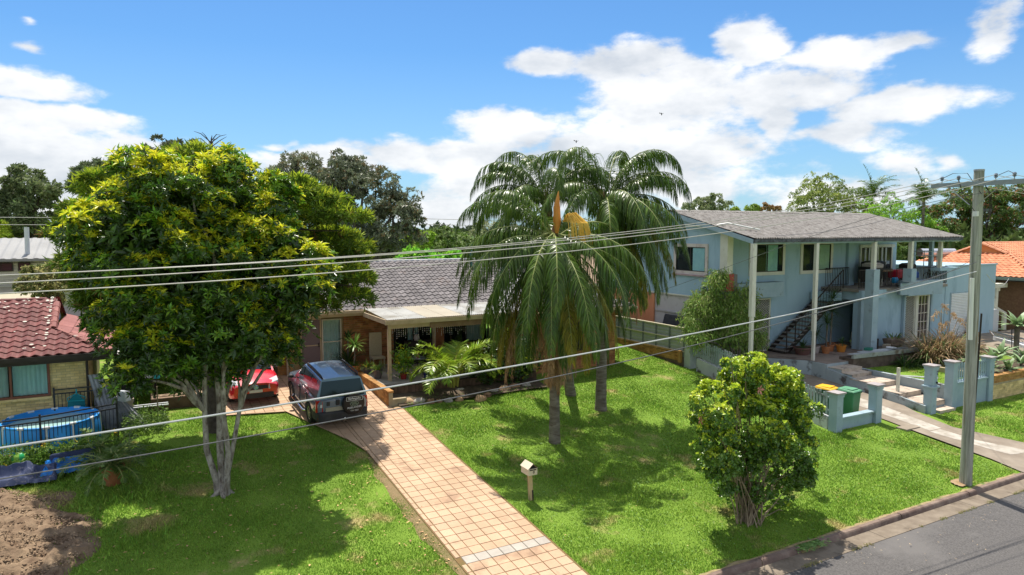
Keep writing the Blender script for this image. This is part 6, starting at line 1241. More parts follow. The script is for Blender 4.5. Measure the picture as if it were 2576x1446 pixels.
stems = [(-.18, 0, [-.40, -.30, -.55], .11), (-.02, .05, [-.10, -.16, -.05], .13), (.16, -.05, [.16, .24, .30], .10), (.05, .12, [.40, .50, 1.1], .09), (-.08, .15, [-.05, .1, .5], .08)]
heads = []
for (dx, dy, xs_, rad) in stems:
    P = [base + rt_ * dx * .5 + dp * dy, base + rt_ * dx + dp * dy + [0, 0, .45], base + rt_ * (dx + xs_[0] * .45) + dp * dy * 2 + [0, 0, 1.3], base + rt_ * xs_[0] + dp * dy * 3 + [0, 0, 2.3], base + rt_ * xs_[1] + dp * dy * 5 + [0, 0, 3.4], base + rt_ * xs_[2] * 1.2 + dp * dy * 7 + [0, 0, 4.8]]
    b.tube([tuple(p + r.normal(size=3) * .02) for p in P], [rad * 1.1, rad * .78, rad * .66, rad * .58, rad * .5, rad * .4], 10); heads += [P[-1], P[-2], P[-3]]
for k in range(5):
    a = k * 1.4 + .5; b.tube([tuple(base + [0, 0, .3]), tuple(base + np.array([math.cos(a) * .2, math.sin(a) * .2, .1])), tuple(base + np.array([math.cos(a) * .45, math.sin(a) * .45, .0]))], [.10, .06, .02], 7)
b.build('trunk', m_bark, BT, smooth=True)
b = MB()
for (x, y, z, q) in BL['BIGTREE']:
    h = min(heads, key=lambda p: abs(p[2] - z + 1.3) + .6 * np.hypot(p[0] - x, p[1] - y)); limb(b, h, (x, y, z), .06, .015, r)
b.build('branches', m_bark, BT, smooth=True)
def big_crown():
    r = np.random.default_rng(22); P, N, CN = clumped([(x, y, z, q * .86) for x, y, z, q in BL['BIGTREE']], 420, (.20, .48), 10500, r, .16, -.6, .85, sh2=(.72, 1.0), lo=3.15); n = len(P)
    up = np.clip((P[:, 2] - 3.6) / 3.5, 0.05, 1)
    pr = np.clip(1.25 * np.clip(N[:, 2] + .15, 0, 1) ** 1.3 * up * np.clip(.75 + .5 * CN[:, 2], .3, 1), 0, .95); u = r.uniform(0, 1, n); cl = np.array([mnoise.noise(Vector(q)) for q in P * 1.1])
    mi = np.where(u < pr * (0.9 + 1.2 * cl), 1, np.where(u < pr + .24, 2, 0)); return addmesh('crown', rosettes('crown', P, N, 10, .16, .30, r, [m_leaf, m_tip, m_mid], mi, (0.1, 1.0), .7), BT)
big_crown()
# inner dark foliage so that the crown is not see-through
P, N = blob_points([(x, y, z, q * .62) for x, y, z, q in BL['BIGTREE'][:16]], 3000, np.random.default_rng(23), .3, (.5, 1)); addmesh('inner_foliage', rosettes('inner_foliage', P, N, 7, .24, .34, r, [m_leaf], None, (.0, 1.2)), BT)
# ---- golden conifer behind it
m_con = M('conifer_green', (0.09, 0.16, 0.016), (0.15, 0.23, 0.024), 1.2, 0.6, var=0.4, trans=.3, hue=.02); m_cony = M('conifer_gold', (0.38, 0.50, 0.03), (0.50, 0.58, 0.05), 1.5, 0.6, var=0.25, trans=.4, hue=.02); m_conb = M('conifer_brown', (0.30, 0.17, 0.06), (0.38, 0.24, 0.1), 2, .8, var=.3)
CT = thing('golden_conifer', 'feathery golden conifer standing close behind the big leafy tree', 'tree', (2.1, 23.5, 1.2)); m_dbark = M('dark_bark', (0.05, 0.038, 0.03), (0.10, 0.08, 0.065), 6, .95, .01, 30)
b = MB(); r = np.random.default_rng(31); b.tube([(2.1, 23.5, 1.1), (2.15, 23.4, 2.5), (2.1, 23.3, 5), (2.2, 23.2, 8)], [.32, .26, .2, .08], 10)
b.build('trunk', m_dbark, CT, smooth=True); b = MB()
for (x, y, z, q) in BL['CYPRESS']: limb(b, (2.15, 23.3, max(2.5, z - 1.2)), (x, y, z), .07, .02, r)
b.build('branches', m_dbark, CT)
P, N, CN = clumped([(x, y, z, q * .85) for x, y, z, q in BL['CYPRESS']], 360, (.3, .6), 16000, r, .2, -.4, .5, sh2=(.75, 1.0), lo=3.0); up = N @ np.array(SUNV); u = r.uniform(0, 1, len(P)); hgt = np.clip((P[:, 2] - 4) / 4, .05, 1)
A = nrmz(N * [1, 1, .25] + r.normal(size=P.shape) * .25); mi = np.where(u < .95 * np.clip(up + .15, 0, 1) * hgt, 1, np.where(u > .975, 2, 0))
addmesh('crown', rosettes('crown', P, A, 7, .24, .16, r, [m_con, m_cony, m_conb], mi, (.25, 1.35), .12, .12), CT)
# ---- trees in the distance
def far_tree(key, name, label, cat, c1, c2, n, L, W=.5, trunk=None, c3=None, k=5, spread=(0, 1.3), gap=.3, bark=None, group=None, up=.4, seed=1, rough=.6, mix3=.1, root=None, shell=(.55, 1.08)):
    B = BL['FT'][key] if key in BL['FT'] else BL[key]; r = np.random.default_rng(seed + 50); cx = float(np.mean([q[0] for q in B])); cy = float(np.mean([q[1] for q in B])); zt = max(q[2] + q[3] for q in B); zl = min(q[2] - q[3] for q in B); gz_ = 1.7
    if root: cx, cy = root
    t = thing(name, label, cat, (cx, cy, gz_), 0, group)
    ml = M(key + '_leaf', tuple(v * 2.2 for v in c1), tuple(v * 2.2 for v in c2), .5, rough, var=.45, trans=.3, hue=.02, spec=.4); ms = [ml]
    if c3: ms.append(M(key + '_leaf_accent', c3, c3, .5, rough, var=.3, trans=.3))
    S_ = float(np.mean([q[3] for q in B])); P, N, CN = clumped(B, max(30, int(17 * len(B))), (S_ * .22, S_ * .5), n, r, gap, -.5, .8); mi = (r.uniform(0, 1, len(P)) < mix3 * (1.2 + N[:, 2])).astype(int) if c3 else None
    addmesh('crown', rosettes('crown', P, N, k, L, W, r, ms, mi, spread, up), t)
    b = MB(); q0 = trunk or max(.12, (zt - gz_) * .028); fork = gz_ + (zl - gz_) * .8 + .2; b.tube([(cx, cy, gz_ - .3), (cx + .1, cy, (gz_ + fork) / 2), (cx, cy, fork)], [q0 * 1.3, q0, q0 * .8], 8); bk = bark or m_dbark
    b.build('trunk', bk, t, smooth=True); b = MB()
    for (x, y, z, q) in B: limb(b, (cx, cy, fork), (x, y, z + .2 * q), q0 * .5, q0 * .12, r)
    b.build('branches', bk, t, smooth=True); return t
gb = M('grey_bark', (0.10, 0.085, 0.075), (0.2, 0.17, 0.15), 3, .9)
far_tree('gumA', 'gum_tree', 'tall dark gum tree with twisting limbs above the white roof at the far left', 'tree', (0.055, 0.075, 0.03), (0.10, 0.12, 0.05), 2600, .34, .4, bark=m_dbark, seed=1, up=.2, gap=.4)
far_tree('gumB', 'gum_tree', 'dark gum tree peeking out between the far left gum and the big tree', 'tree', (0.05, 0.07, 0.035), (0.09, 0.11, 0.05), 1500, .32, .4, bark=gb, seed=2, gap=.4)
far_tree('gumC', 'gum_tree', 'dark treetop just showing over the crown of the big leafy tree', 'tree', (0.05, 0.06, 0.035), (0.08, 0.09, 0.05), 1300, .3, .4, bark=m_dbark, seed=3, gap=.45)
far_tree('oliveA', 'olive_green_tree', 'grey olive tree with thin top, left of the bigger olive tree', 'tree', (0.075, 0.085, 0.05), (0.13, 0.14, 0.085), 3000, .24, .4, bark=gb, seed=4, gap=.5, spread=(-.3, 1.3), c3=(.20, .14, .06), mix3=.05)
far_tree('oliveB', 'olive_green_tree', 'large spreading grey-green tree behind the roof of the brown brick house', 'tree', (0.055, 0.065, 0.04), (0.11, 0.125, 0.075), 8000, .23, .42, bark=gb, seed=5, gap=.38, c3=(.25, .18, .08), mix3=.05, rough=.35)
far_tree('greenA', 'round_tree', 'small yellow-green domed tree behind the ridge', 'tree', (0.12, 0.19, 0.02), (0.19, 0.27, 0.035), 1300, .26, .5, seed=6)
far_tree('greenB', 'leafy_tree', 'grey-green tree beyond the ridge, right of the yellow-green dome', 'tree', (0.10, 0.14, 0.055), (0.17, 0.21, 0.09), 2200, .27, .5, seed=7, c3=(.12, .2, .03), mix3=.3)
far_tree('tropic', 'tropical_shrub', 'bright green broad-leaved shrub row rising behind the grey roof', 'shrub', (0.10, 0.24, 0.025), (0.16, 0.32, 0.035), 700, .42, .5, seed=8)
far_tree('greyB', 'leafy_tree', 'hazy grey-green tree seen behind the palms', 'tree', (0.12, 0.14, 0.08), (0.20, 0.20, 0.12), 2600, .3, .5, seed=9, bark=gb)
far_tree('farA', 'gum_tree', 'olive gum tree over the ridge of the blue house', 'tree', (0.10, 0.125, 0.06), (0.16, 0.18, 0.09), 1300, .5, .45, seed=10, bark=gb, gap=.4)
far_tree('farB', 'round_tree', 'small green treetop over the blue house ridge, left of the brownish one', 'tree', (0.11, 0.17, 0.03), (0.17, 0.22, 0.04), 500, .42, .5, seed=11)
far_tree('farC', 'round_tree', 'small brownish treetop over the blue house ridge', 'tree', (0.16, 0.10, 0.045), (0.22, 0.15, 0.06), 600, .42, .5, seed=12)
far_tree('gumR', 'gum_tree', 'layered yellow-green gum tree behind the blue house, left of the palms', 'tree', (0.09, 0.125, 0.03), (0.17, 0.20, 0.05), 3000, .28, .42, seed=13, gap=.42, bark=gb)
far_tree('brightR', 'round_tree', 'bright lime green tree behind the right part of the corrugated roof', 'tree', (0.10, 0.19, 0.02), (0.16, 0.27, 0.03), 3600, .20, .45, seed=14)
far_tree('mango', 'mango_tree', 'massive mango tree with rusty flower heads behind the power pole', 'tree', (0.042, 0.075, 0.018), (0.10, 0.15, 0.03), 13000, .27, .40, seed=15, c3=(.38, .17, .075), mix3=.10, rough=.4, k=6, gap=.35)
far_tree('behindDeck', 'dense_shrub', 'dark green shrub seen through the posts of the upper deck', 'shrub', (0.04, 0.07, 0.02), (0.08, 0.12, 0.03), 1600, .25, .5, seed=16)
far_tree('beige', 'dry_shrub', 'straw coloured shrub tree between the red roof and the white house', 'shrub', (0.19, 0.18, 0.075), (0.29, 0.265, 0.115), 2200, .15, .5, seed=17, bark=gb, c3=(.14, .18, .05), mix3=.25)
far_tree('darkL', 'dense_shrub', 'dark hedge-like tree below the far left gum', 'tree', (0.035, 0.055, 0.02), (0.07, 0.095, 0.035), 2000, .35, .5, seed=18)
far_tree('yellowL', 'round_tree', 'yellow-green tree cut by the left edge of the picture', 'tree', (0.20, 0.26, 0.03), (0.28, 0.32, 0.04), 500, .26, .5, seed=19)
# treeline far away on all sides
def treeline():
    r = np.random.default_rng(77); n = 15000; a = r.uniform(0, 2 * math.pi, n); d = r.uniform(170, 260, n); x, y = np.sin(a) * d, np.cos(a) * d
    h = np.array([7.0 + 3.0 * mnoise.noise(Vector((p * .03, q * .03, 0))) + 2.0 * mnoise.noise(Vector((p * .12, q * .12, 3))) for p, q in zip(x, y)]); z = r.uniform(0.2, 1, n) ** .7 * h
    P = np.stack([x, y, z], -1); N = nrmz(r.normal(size=(n, 3)) + [0, 0, .4]); o = addmesh('treeline', rosettes('treeline', P, N, 5, 2.2, .5, r, [M('treeline_leaf', (0.05, 0.075, 0.035), (0.10, 0.13, 0.06), .05, .8, var=.3, trans=.2)], None, (0, 1.3)), None); tag(o, 'distant belt of mixed trees along the horizon', 'trees', kind='stuff')
treeline()
def near_belt():
    r = np.random.default_rng(78); n = 9000; a = r.uniform(-.6, 1.5, n); d = r.uniform(82, 125, n); x, y = np.sin(a) * d, np.cos(a) * d
    h = np.array([4.8 + 2.2 * mnoise.noise(Vector((p * .06, q * .06, 0))) + 1.5 * mnoise.noise(Vector((p * .25, q * .25, 3))) for p, q in zip(x, y)]); P = np.stack([x, y, 1.2 + r.uniform(0.05, 1, n) ** .7 * h], -1); N = nrmz(r.normal(size=(n, 3)) + [0, 0, .5])
    o = addmesh('treeline', rosettes('treeline', P, N, 6, 1.1, .5, r, [M('belt_leaf', (0.07, 0.11, 0.03), (0.14, 0.19, 0.05), .12, .8, var=.35, trans=.25, hue=.02)], None, (0, 1.3)), None); tag(o, 'belt of garden trees behind the houses, merging into one mass', 'trees', kind='stuff')
near_belt()
# bare twigs over the big tree
b = MB(); r = np.random.default_rng(9); TW_ = thing('bare_branches', 'leafless dark twigs sticking up over the big tree crown', 'dead tree', (5.0, 50, 1.7))
q = [(4.6, 50, 1.5), (4.7, 50, 8), (4.7, 50, 12.4), (4.9, 50, 13.8)]; b.tube(q, [.3, .2, .08, .02], 6)
for k in range(16):
    z = r.uniform(11.8, 13.5); a = r.uniform(-1, 1); b.tube([(4.8, 50, z), (4.8 + a * .7, 50 + r.uniform(-.3, .3), z + .5), (4.8 + a * 1.2, 50, z + .4 + r.uniform(0, .4))], [.035, .025, .01], 4)
b.build('twigs', m_dbark, TW_)

# ---- palms
m_frond = M('palm_leaflet', (0.055, 0.110, 0.012), (0.105, 0.175, 0.02), 1.2, 0.33, var=0.45, spec=0.4, trans=0.3, hue=.015)
m_frondy = M('yellowing_leaflet', (0.20, 0.20, 0.025), (0.34, 0.28, 0.03), 2.5, 0.45, var=.35, trans=.35); m_deadf = M('dead_frond', (0.27, 0.16, 0.08), (0.38, 0.25, 0.14), 2.5, .8, var=.3, trans=.15)
m_rachis = M('frond_rib', (0.20, 0.24, 0.07), (0.28, 0.31, 0.10), 3, .5); m_ptrunk = M('palm_trunk_bark', (0.11, 0.09, 0.07), (0.24, 0.21, 0.175), 3, .9, .012, 22, c3=(0.10, 0.07, 0.055), s3=3.2, t3=.56, stretch=(1, 1, 3.5), detail=8)
def frond(parent, P0, az, e0, L, droop, r, mat=None, nl=135, ll=.74, lw=.028, pend=2.0, pw=1.25, ribmat=None, curve=0.0, name='frond', lift=0.05):
    n = 26; P = [np.array(P0, float)]; D = []; a = az
    if e0 > .7 and pw == 1.25 and nl > 100: pw = 1.75; L *= 1.10; droop *= 1.15
    for i in range(n):
        s = (i + .5) / n; e = e0 - droop * s ** pw; a += curve / n; d = np.array([math.cos(e) * math.sin(a), math.cos(e) * math.cos(a), math.sin(e)]); D.append(d); P.append(P[-1] + d * L / n)
    P = np.array(P); D = np.array(D + [D[-1]]); rib = MB().tube([tuple(p) for p in P[::2]], [.030 * (1 - .85 * i / (n // 2)) for i in range(n // 2 + 1)], 5)
    o = rib.build(name, ribmat or m_rachis, parent)
    s = np.sort(r.uniform(.10, 1, nl * 2)); f = s * n; i0 = np.minimum(f.astype(int), n - 1); fr = (f - i0)[:, None]; B = P[i0] * (1 - fr) + P[i0 + 1] * fr; T = D[i0]
    side = np.where(np.arange(nl * 2) % 2 == 0, 1, -1)[:, None]; S = nrmz(np.cross(T, np.array([0, 0, 1.0]) + 1e-3 * r.normal(size=T.shape))) * side; U = nrmz(np.cross(S, T)) ; U = U * np.sign(U[:, 2:3] + 1e-6)
    d0 = nrmz(S * .95 + T * (.45 + .5 * s[:, None]) + U * (lift + r.normal(0, .22, (nl * 2, 1)))); ln = ll * (np.sin(np.pi * np.clip(s * .86 + .12, 0, 1)) ** .7 + .12) * r.uniform(.8, 1.15, nl * 2); ln = ln[:, None]
    g_ = np.array([0, 0, -1.0]); seg = 4; V = []; cur = B.copy(); d = d0; w = lw * r.uniform(.8, 1.2, (nl * 2, 1)); wd = nrmz(np.cross(d0, U)); 
    for k in range(seg + 1):
        t = k / seg; ww = w * [.55, 1, .9, .6, 0.06][k] * .5; V.append(cur + wd * ww); V.append(cur - wd * ww); d = nrmz(d + g_ * pend * (.25 + .5 * t) * (1 + .3 * r.normal(size=(nl * 2, 1)))); cur = cur + d * ln / seg; wd = nrmz(wd + .15 * r.normal(size=wd.shape))
    V = np.stack(V, 1); m_ = nl * 2; i = np.arange(m_)[:, None] * (2 * seg + 2); F = np.concatenate([i + [2 * k, 2 * k + 1, 2 * k + 3, 2 * k + 2] for k in range(seg)], 1).reshape(-1, 4)
    off = np.array(OFF.get(parent.name, (0, 0, 0))); me = npmesh('leaflets', V.reshape(-1, 3) - off, F, mat or m_frond); lf = link(bpy.data.objects.new('leaflets', me), o); lf['kind'] = 'stuff'; return o
def trunk_palm(t, base, top, r0, r1, ringed=True):
    n = 26; V = []; rs = []
    for i in range(n + 1):
        s = i / n; V.append(tuple(base[j] + (top[j] - base[j]) * s for j in range(3))); rs.append((r0 + (r1 - r0) * s) * (1 + .25 * math.exp(-s * 18)) * (1 + .03 * math.sin(i * 2.7)))
    MB().tube(V, rs, 16).build('trunk', m_ptrunk, t, smooth=True)
AZR = math.radians
def palm_tree(label, base, top, fr, seed, tr=(.17, .14), spathe=None):
    t = thing('palm_tree', label, 'palm tree', base, 0, 'queen palms on the front lawn'); r = np.random.default_rng(seed); trunk_palm(t, (base[0], base[1], base[2] - .2), top, *tr)
    b = MB(); b.tube([(top[0], top[1], top[2] - .9), (top[0], top[1], top[2] - .3), (top[0], top[1], top[2] + .5)], [tr[1] * 1.15, tr[1] * 1.7, .05], 12); b.build('crownshaft', M('crown_fibre', (0.12, 0.085, 0.05), (0.22, 0.15, 0.09), 6, .9, .01, 30), t)
    for (azd, e, L, dr, kind) in fr:
        a = AZR(azd) + r.normal(0, .05); P0 = (top[0] + .12 * math.sin(a), top[1] + .12 * math.cos(a), top[2] + r.uniform(-.1, .3))
        if kind == 'g': frond(t, P0, a, AZR(e), L, AZR(dr), r, curve=r.normal(0, .25))
        elif kind == 'y': frond(t, P0, a, AZR(e), L, AZR(dr), r, mat=m_frondy, curve=r.normal(0, .2))
        else: frond(t, (P0[0], P0[1], P0[2] - .4), a, AZR(e), L, AZR(dr), r, mat=m_deadf, ribmat=m_deadf, ll=.55, pend=1.6, nl=70, lift=0)
    return t
# azimuth is measured from +y towards +x; the camera looks along 29 degrees, its left is -61, its right 119, towards it 209
RIM = lambda L, e, dr, k, n, a0, a1: [(a0 + (a1 - a0) * i / (n - 1), e, L, dr, k) for i in range(n)]
p1 = palm_tree('front palm with a shaggy skirt of brown dead fronds, orange spathe at its crown', (11.66, 18.36, g(0, 18.36)), (11.62, 18.38, 7.25),
  [(-60, 50, 3.7, 130, 'g'), (-85, 30, 3.8, 112, 'g'), (-55, 14, 3.9, 98, 'g'), (-40, 55, 3.4, 135, 'g'), (-75, -8, 4.0, 75, 'g'), (-100, -10, 3.9, 75, 'g'), (210, 12, 4.2, 98, 'g'), (195, -10, 4.2, 78, 'g'), (228, -8, 4.2, 78, 'g'), (170, -5, 4.2, 82, 'g'), (150, 14, 3.9, 98, 'g'), (125, 2, 3.8, 88, 'g'), (100, 36, 3.6, 118, 'g'), (250, -8, 4.1, 80, 'g'), (265, 20, 4.0, 105, 'g'),
   (30, 45, 3.2, 110, 'g'), (200, -35, 4.2, 54, 'y'), (240, -38, 4.3, 50, 'g'), (-80, -42, 4.2, 46, 'y'), (175, -40, 4.2, 48, 'g'), (140, -38, 4.1, 50, 'y'), (-95, 60, 3.4, 140, 'g'), (260, -48, 4.3, 40, 'd'), (275, -45, 4.3, 44, 'y'), (185, -20, 4.4, 68, 'g'), (218, -25, 4.4, 64, 'g'), (120, -30, 4.0, 58, 'g'),
   (-70, -50, 4.4, 38, 'y'), (-85, -58, 4.3, 30, 'd'), (232, -55, 4.3, 34, 'g'), (205, -55, 4.2, 34, 'g'), (165, -58, 4.3, 30, 'y'), (150, -50, 4.3, 38, 'g'), (-50, -30, 4.2, 58, 'g'), (-65, 0, 4.1, 84, 'g'), (272, -30, 4.2, 58, 'g'), (285, -55, 4.3, 34, 'y'), (135, -62, 4.2, 26, 'g'),
   (215, -72, 4.0, 18, 'd'), (190, -75, 4.1, 15, 'd'), (235, -78, 4.2, 12, 'd'), (160, -76, 4.0, 14, 'd'), (130, -74, 3.9, 16, 'd'), (-60, -74, 3.6, 16, 'd'), (205, -84, 4.3, 6, 'd'), (225, -82, 4.3, 8, 'd'), (250, -70, 3.7, 18, 'd'), (180, -86, 4.4, 4, 'd'), (240, -88, 4.2, 2, 'd'), (150, -88, 4.4, 2, 'd')], 41)
MB().tube([(11.6, 18.2, 7.5), (11.57, 18.15, 7.85), (11.56, 18.15, 8.3), (11.62, 18.15, 8.8)], [.05, .13, .11, .01], 8).build('spathe', M('orange_spathe', (0.50, 0.17, 0.025), (0.60, 0.25, 0.05), 3, .6), p1, smooth=True)
b = MB(); r = np.random.default_rng(5)
for k in range(80):
    a = AZR(r.uniform(90, 250)); e = r.uniform(.1, .9); c = np.array([11.70, 18.0, 7.85]); d = np.array([math.sin(a) * .5 + .45, math.cos(a) * .6 - .2, 0]); b.tube([tuple(c), tuple(c + d * .4 + [0, 0, .32 * e]), tuple(c + d * .75 + [0, 0, -.05]), tuple(c + d * .9 + [0, 0, -.55 - .2 * e])], [.016, .014, .012, .008], 4)
b.build('flower_spray', M('yellow_flower_spray', (0.80, 0.50, 0.07), (0.88, 0.62, 0.14), 4, .7, trans=.3), p1)
p2_ = palm_tree('tallest palm, right of the shaggy one, with high arching fronds', (15.0, 20.45, g(0, 20.4)), (15.05, 20.4, 8.5),
  [(-70, 76, 3.8, 145, 'g'), (-30, 80, 3.6, 145, 'g'), (60, 78, 3.8, 145, 'g'), (110, 72, 3.7, 140, 'g'), (125, 54, 3.6, 126, 'g'), (140, 78, 3.7, 140, 'g'), (-110, 80, 3.6, 145, 'g'), (90, 66, 3.8, 135, 'g'), (100, 28, 3.5, 112, 'g'), (135, 22, 3.6, 106, 'g'), (115, 5, 3.6, 92, 'g'), (145, 0, 4.1, 84, 'g'), (160, 18, 4.0, 100, 'g'), (180, 10, 4.1, 95, 'g'), (200, 28, 4.0, 112, 'g'), (215, 5, 4.1, 90, 'g'), (170, -15, 4.2, 74, 'g'), (120, -18, 4.1, 70, 'y'), (240, 30, 3.7, 112, 'g'), (-100, 40, 3.6, 122, 'g'),
   (110, -35, 4.1, 54, 'g'), (140, -32, 4.2, 56, 'g'), (190, -28, 4.2, 60, 'g'), (85, 45, 3.6, 120, 'g'), (30, 40, 3.4, 110, 'g'), (0, 55, 3.2, 120, 'g'), (155, -50, 4.2, 38, 'y'), (175, -52, 4.2, 36, 'g'), (118, -55, 4.2, 34, 'y'), (215, -40, 4.0, 48, 'g'), (100, -12, 4.0, 76, 'g'), (150, 50, 3.6, 128, 'g'), (130, -45, 4.3, 44, 'g'), (160, -35, 4.3, 54, 'g'), (145, -60, 4.3, 28, 'y'), (205, -52, 4.2, 36, 'g'), (95, -45, 4.2, 44, 'g'), (120, -64, 4.2, 24, 'd'),
   (135, -72, 3.8, 16, 'd'), (165, -76, 3.9, 12, 'd'), (200, -80, 3.8, 8, 'd'), (110, -70, 3.8, 18, 'd'), (90, -66, 3.6, 20, 'd')], 42, (.20, .16))
MB().tube([(15.2, 20.2, 8.0), (15.3, 20.1, 8.2), (15.32, 20.05, 7.6)], [.04, .09, .03], 8).build('flower_spray', MATS['yellow_flower_spray'], p2_)
palm_tree('rear palm whose trunk stands in the porch shade between the other two', (14.93, 22.3, g(0, 22.3)), (13.75, 22.3, 8.55),
  [(-60, 72, 3.6, 140, 'g'), (-80, 58, 3.5, 130, 'g'), (-50, 40, 3.6, 115, 'g'), (-90, 22, 3.5, 100, 'g'), (-20, 78, 3.6, 140, 'g'), (20, 80, 3.7, 140, 'g'), (60, 66, 3.6, 142, 'g'), (100, 60, 3.5, 140, 'g'), (150, 62, 3.4, 140, 'g'), (210, 60, 3.5, 140, 'g'), (240, 40, 3.8, 122, 'g'), (-70, 75, 3.2, 150, 'g'), (-60, -12, 4.0, 74, 'g'), (-85, -30, 4.0, 56, 'g'), (250, 5, 4.0, 90, 'g'), (0, 40, 3.6, 115, 'g'), (80, 30, 3.6, 110, 'g'), (230, -60, 4.0, 28, 'd'), (-100, -66, 4.0, 20, 'd'), (190, -70, 4.2, 16, 'd'), (200, -78, 4.4, 10, 'd'), (170, -80, 4.4, 8, 'd')], 43, (.19, .14))
# ---- areca palm by the porch
m_areca = M('areca_leaflet', (0.20, 0.34, 0.022), (0.34, 0.45, 0.035), 2.0, 0.36, var=.3, trans=.3, spec=.5, hue=.02)
AR = thing('areca_palm', 'bushy bright green clumping palm in the garden bed before the porch', 'palm', (10.75, 24.35, 1.6)); r = np.random.default_rng(44)
for k in range(34):
    a = r.uniform(0, 6.283); e = AZR(r.uniform(25, 82)); b0 = (10.75 + .35 * math.sin(a), 24.35 + .25 * math.cos(a), 1.7 + r.uniform(.2, .75)); frond(AR, b0, a, e, r.uniform(1.35, 2.0), AZR(r.uniform(75, 115)), r, mat=m_areca if r.random() < .92 else m_frondy, nl=44, ll=.46, lw=.040, pend=.25, lift=.35, ribmat=M('areca_stem', (0.30, 0.30, 0.06)))
b = MB()
for k in range(14): a = r.uniform(0, 6.283); b.tube([(10.75 + .2 * math.cos(a), 24.35 + .15 * math.sin(a), 1.5), (10.75 + .33 * math.cos(a), 24.35 + .25 * math.sin(a), 2.3)], .025, 6)
b.build('stems', M('areca_stem', (0.30, 0.30, 0.06)), AR)
# ---- hibiscus bush near the kerb
HBs = thing('flowering_bush', 'vase-shaped hibiscus bush with many bare lower stems near the road', 'bush', (13.4, 11.96, .25)); r = np.random.default_rng(45)
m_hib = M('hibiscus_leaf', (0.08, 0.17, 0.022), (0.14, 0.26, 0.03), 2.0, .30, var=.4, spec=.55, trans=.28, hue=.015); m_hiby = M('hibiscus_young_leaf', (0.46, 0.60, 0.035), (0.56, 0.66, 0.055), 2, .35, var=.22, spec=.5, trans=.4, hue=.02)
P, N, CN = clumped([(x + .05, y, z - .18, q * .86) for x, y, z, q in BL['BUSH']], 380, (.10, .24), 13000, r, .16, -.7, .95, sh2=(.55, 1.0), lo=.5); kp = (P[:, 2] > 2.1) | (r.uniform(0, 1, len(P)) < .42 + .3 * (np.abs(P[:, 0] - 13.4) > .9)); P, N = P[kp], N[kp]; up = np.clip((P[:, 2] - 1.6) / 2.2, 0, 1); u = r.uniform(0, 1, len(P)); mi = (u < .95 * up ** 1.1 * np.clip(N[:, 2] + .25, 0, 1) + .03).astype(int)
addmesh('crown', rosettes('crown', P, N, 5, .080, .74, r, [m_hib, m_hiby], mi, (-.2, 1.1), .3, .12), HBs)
b = MB()
for k in range(70):
    q = BL['BUSH'][k % len(BL['BUSH'])]; a = r.uniform(0, 6.28); s = r.uniform(.05, .36); p0 = np.array([13.4 + s * math.cos(a), 11.96 + s * math.sin(a), .18]); p2q = np.array(q[:3]) + r.normal(size=3) * .15; m1 = p0 * .5 + p2q * .5 + [0, 0, .35]; b.tube([tuple(p0), tuple(p0 * .75 + m1 * .25 + [0, 0, .1]), tuple(m1), tuple(p2q)], [.019, .015, .011, .005], 5)
b.build('stems', M('hibiscus_stem', (0.22, 0.16, 0.10), (0.34, 0.27, 0.18), 5, .8), HBs)
b = MB()
for (x, y, z) in ((13.15, 11.5, 3.75), (11.55, 11.8, 3.15)):
    for k in range(5): a = k * 1.257; b.poly([(x, y, z), (x + .09 * math.cos(a - .4), y - .02, z + .09 * math.sin(a - .4)), (x + .13 * math.cos(a), y - .05, z + .13 * math.sin(a)), (x + .09 * math.cos(a + .4), y - .02, z + .09 * math.sin(a + .4))])
b.build('flower', M('pink_petal', (0.75, 0.28, 0.24), (0.8, 0.35, 0.28), 3, .6, trans=.3), HBs)
# ---- weeping shrub tree before the blue house
WS = thing('weeping_tree', 'soft grey-green weeping tree in front of the blue house', 'tree', (24.4, 22.7, 1.2)); r = np.random.default_rng(46)
m_wep = M('weeping_leaf', (0.19, 0.31, 0.06), (0.30, 0.43, 0.10), 1.5, .45, var=.4, trans=.32, hue=.02); m_wepg = M('weeping_leaf_pale', (0.30, 0.32, 0.12), (0.36, 0.38, 0.16), 1.5, .45, var=.3, trans=.32)
P, N = blob_points(BL['SHRUB'], 5200, r, .55, (.4, 1.15)); n = len(P); k = 4; Pk = np.repeat(P, k, 0) + r.normal(size=(n * k, 3)) * .08; D = nrmz(np.repeat(N, k, 0) * .3 + r.normal(size=(n * k, 3)) * .35 + [0, 0, -.75]); L = r.uniform(.10, .24, n * k)
addmesh('crown', leafmesh('crown', Pk, D, r.normal(size=D.shape) + [0, 0, .5], L, L * .22, [m_wep, m_wepg], (r.uniform(0, 1, n * k) < .22).astype(int)), WS)
b = MB()
for q in BL['SHRUB']: a = r.uniform(0, 6.28); p0 = np.array([24.4 + .15 * math.cos(a), 22.7 + .15 * math.sin(a), 1.2]); limb(b, p0, q[:3], .05, .012, r)
b.build('stems', gb, WS)
# ---- background palms at the right
def far_palm(label, x, y, z, h, seed, sp=1.0):
    t = thing('palm_tree', label, 'palm tree', (x, y, 1.7), 0, 'palms behind the blue house'); r = np.random.default_rng(seed); trunk_palm(t, (x, y, 1.5), (x, y, z), .2, .14)
    for k in range(13): frond(t, (x, y, z), r.uniform(0, 6.28), AZR(r.uniform(15, 85)), 3.0 * sp, AZR(r.uniform(60, 105)), r, nl=44, ll=.75, lw=.06, pend=.5, lift=.3)
    frond(t, (x, y, z), AZR(-40), AZR(88), 3.2 * sp, AZR(30), r, nl=44, ll=.5, lw=.06, pend=.1, lift=.5)
far_palm('palm with an upright spear leaf behind the roof, left of the pole', 77.7, 52, 11.3, 3, 51, 1.35); far_palm('smaller drooping palm between the spear-leaf palm and the mango tree', 74.6, 44, 10.6, 3, 52, 1.2)

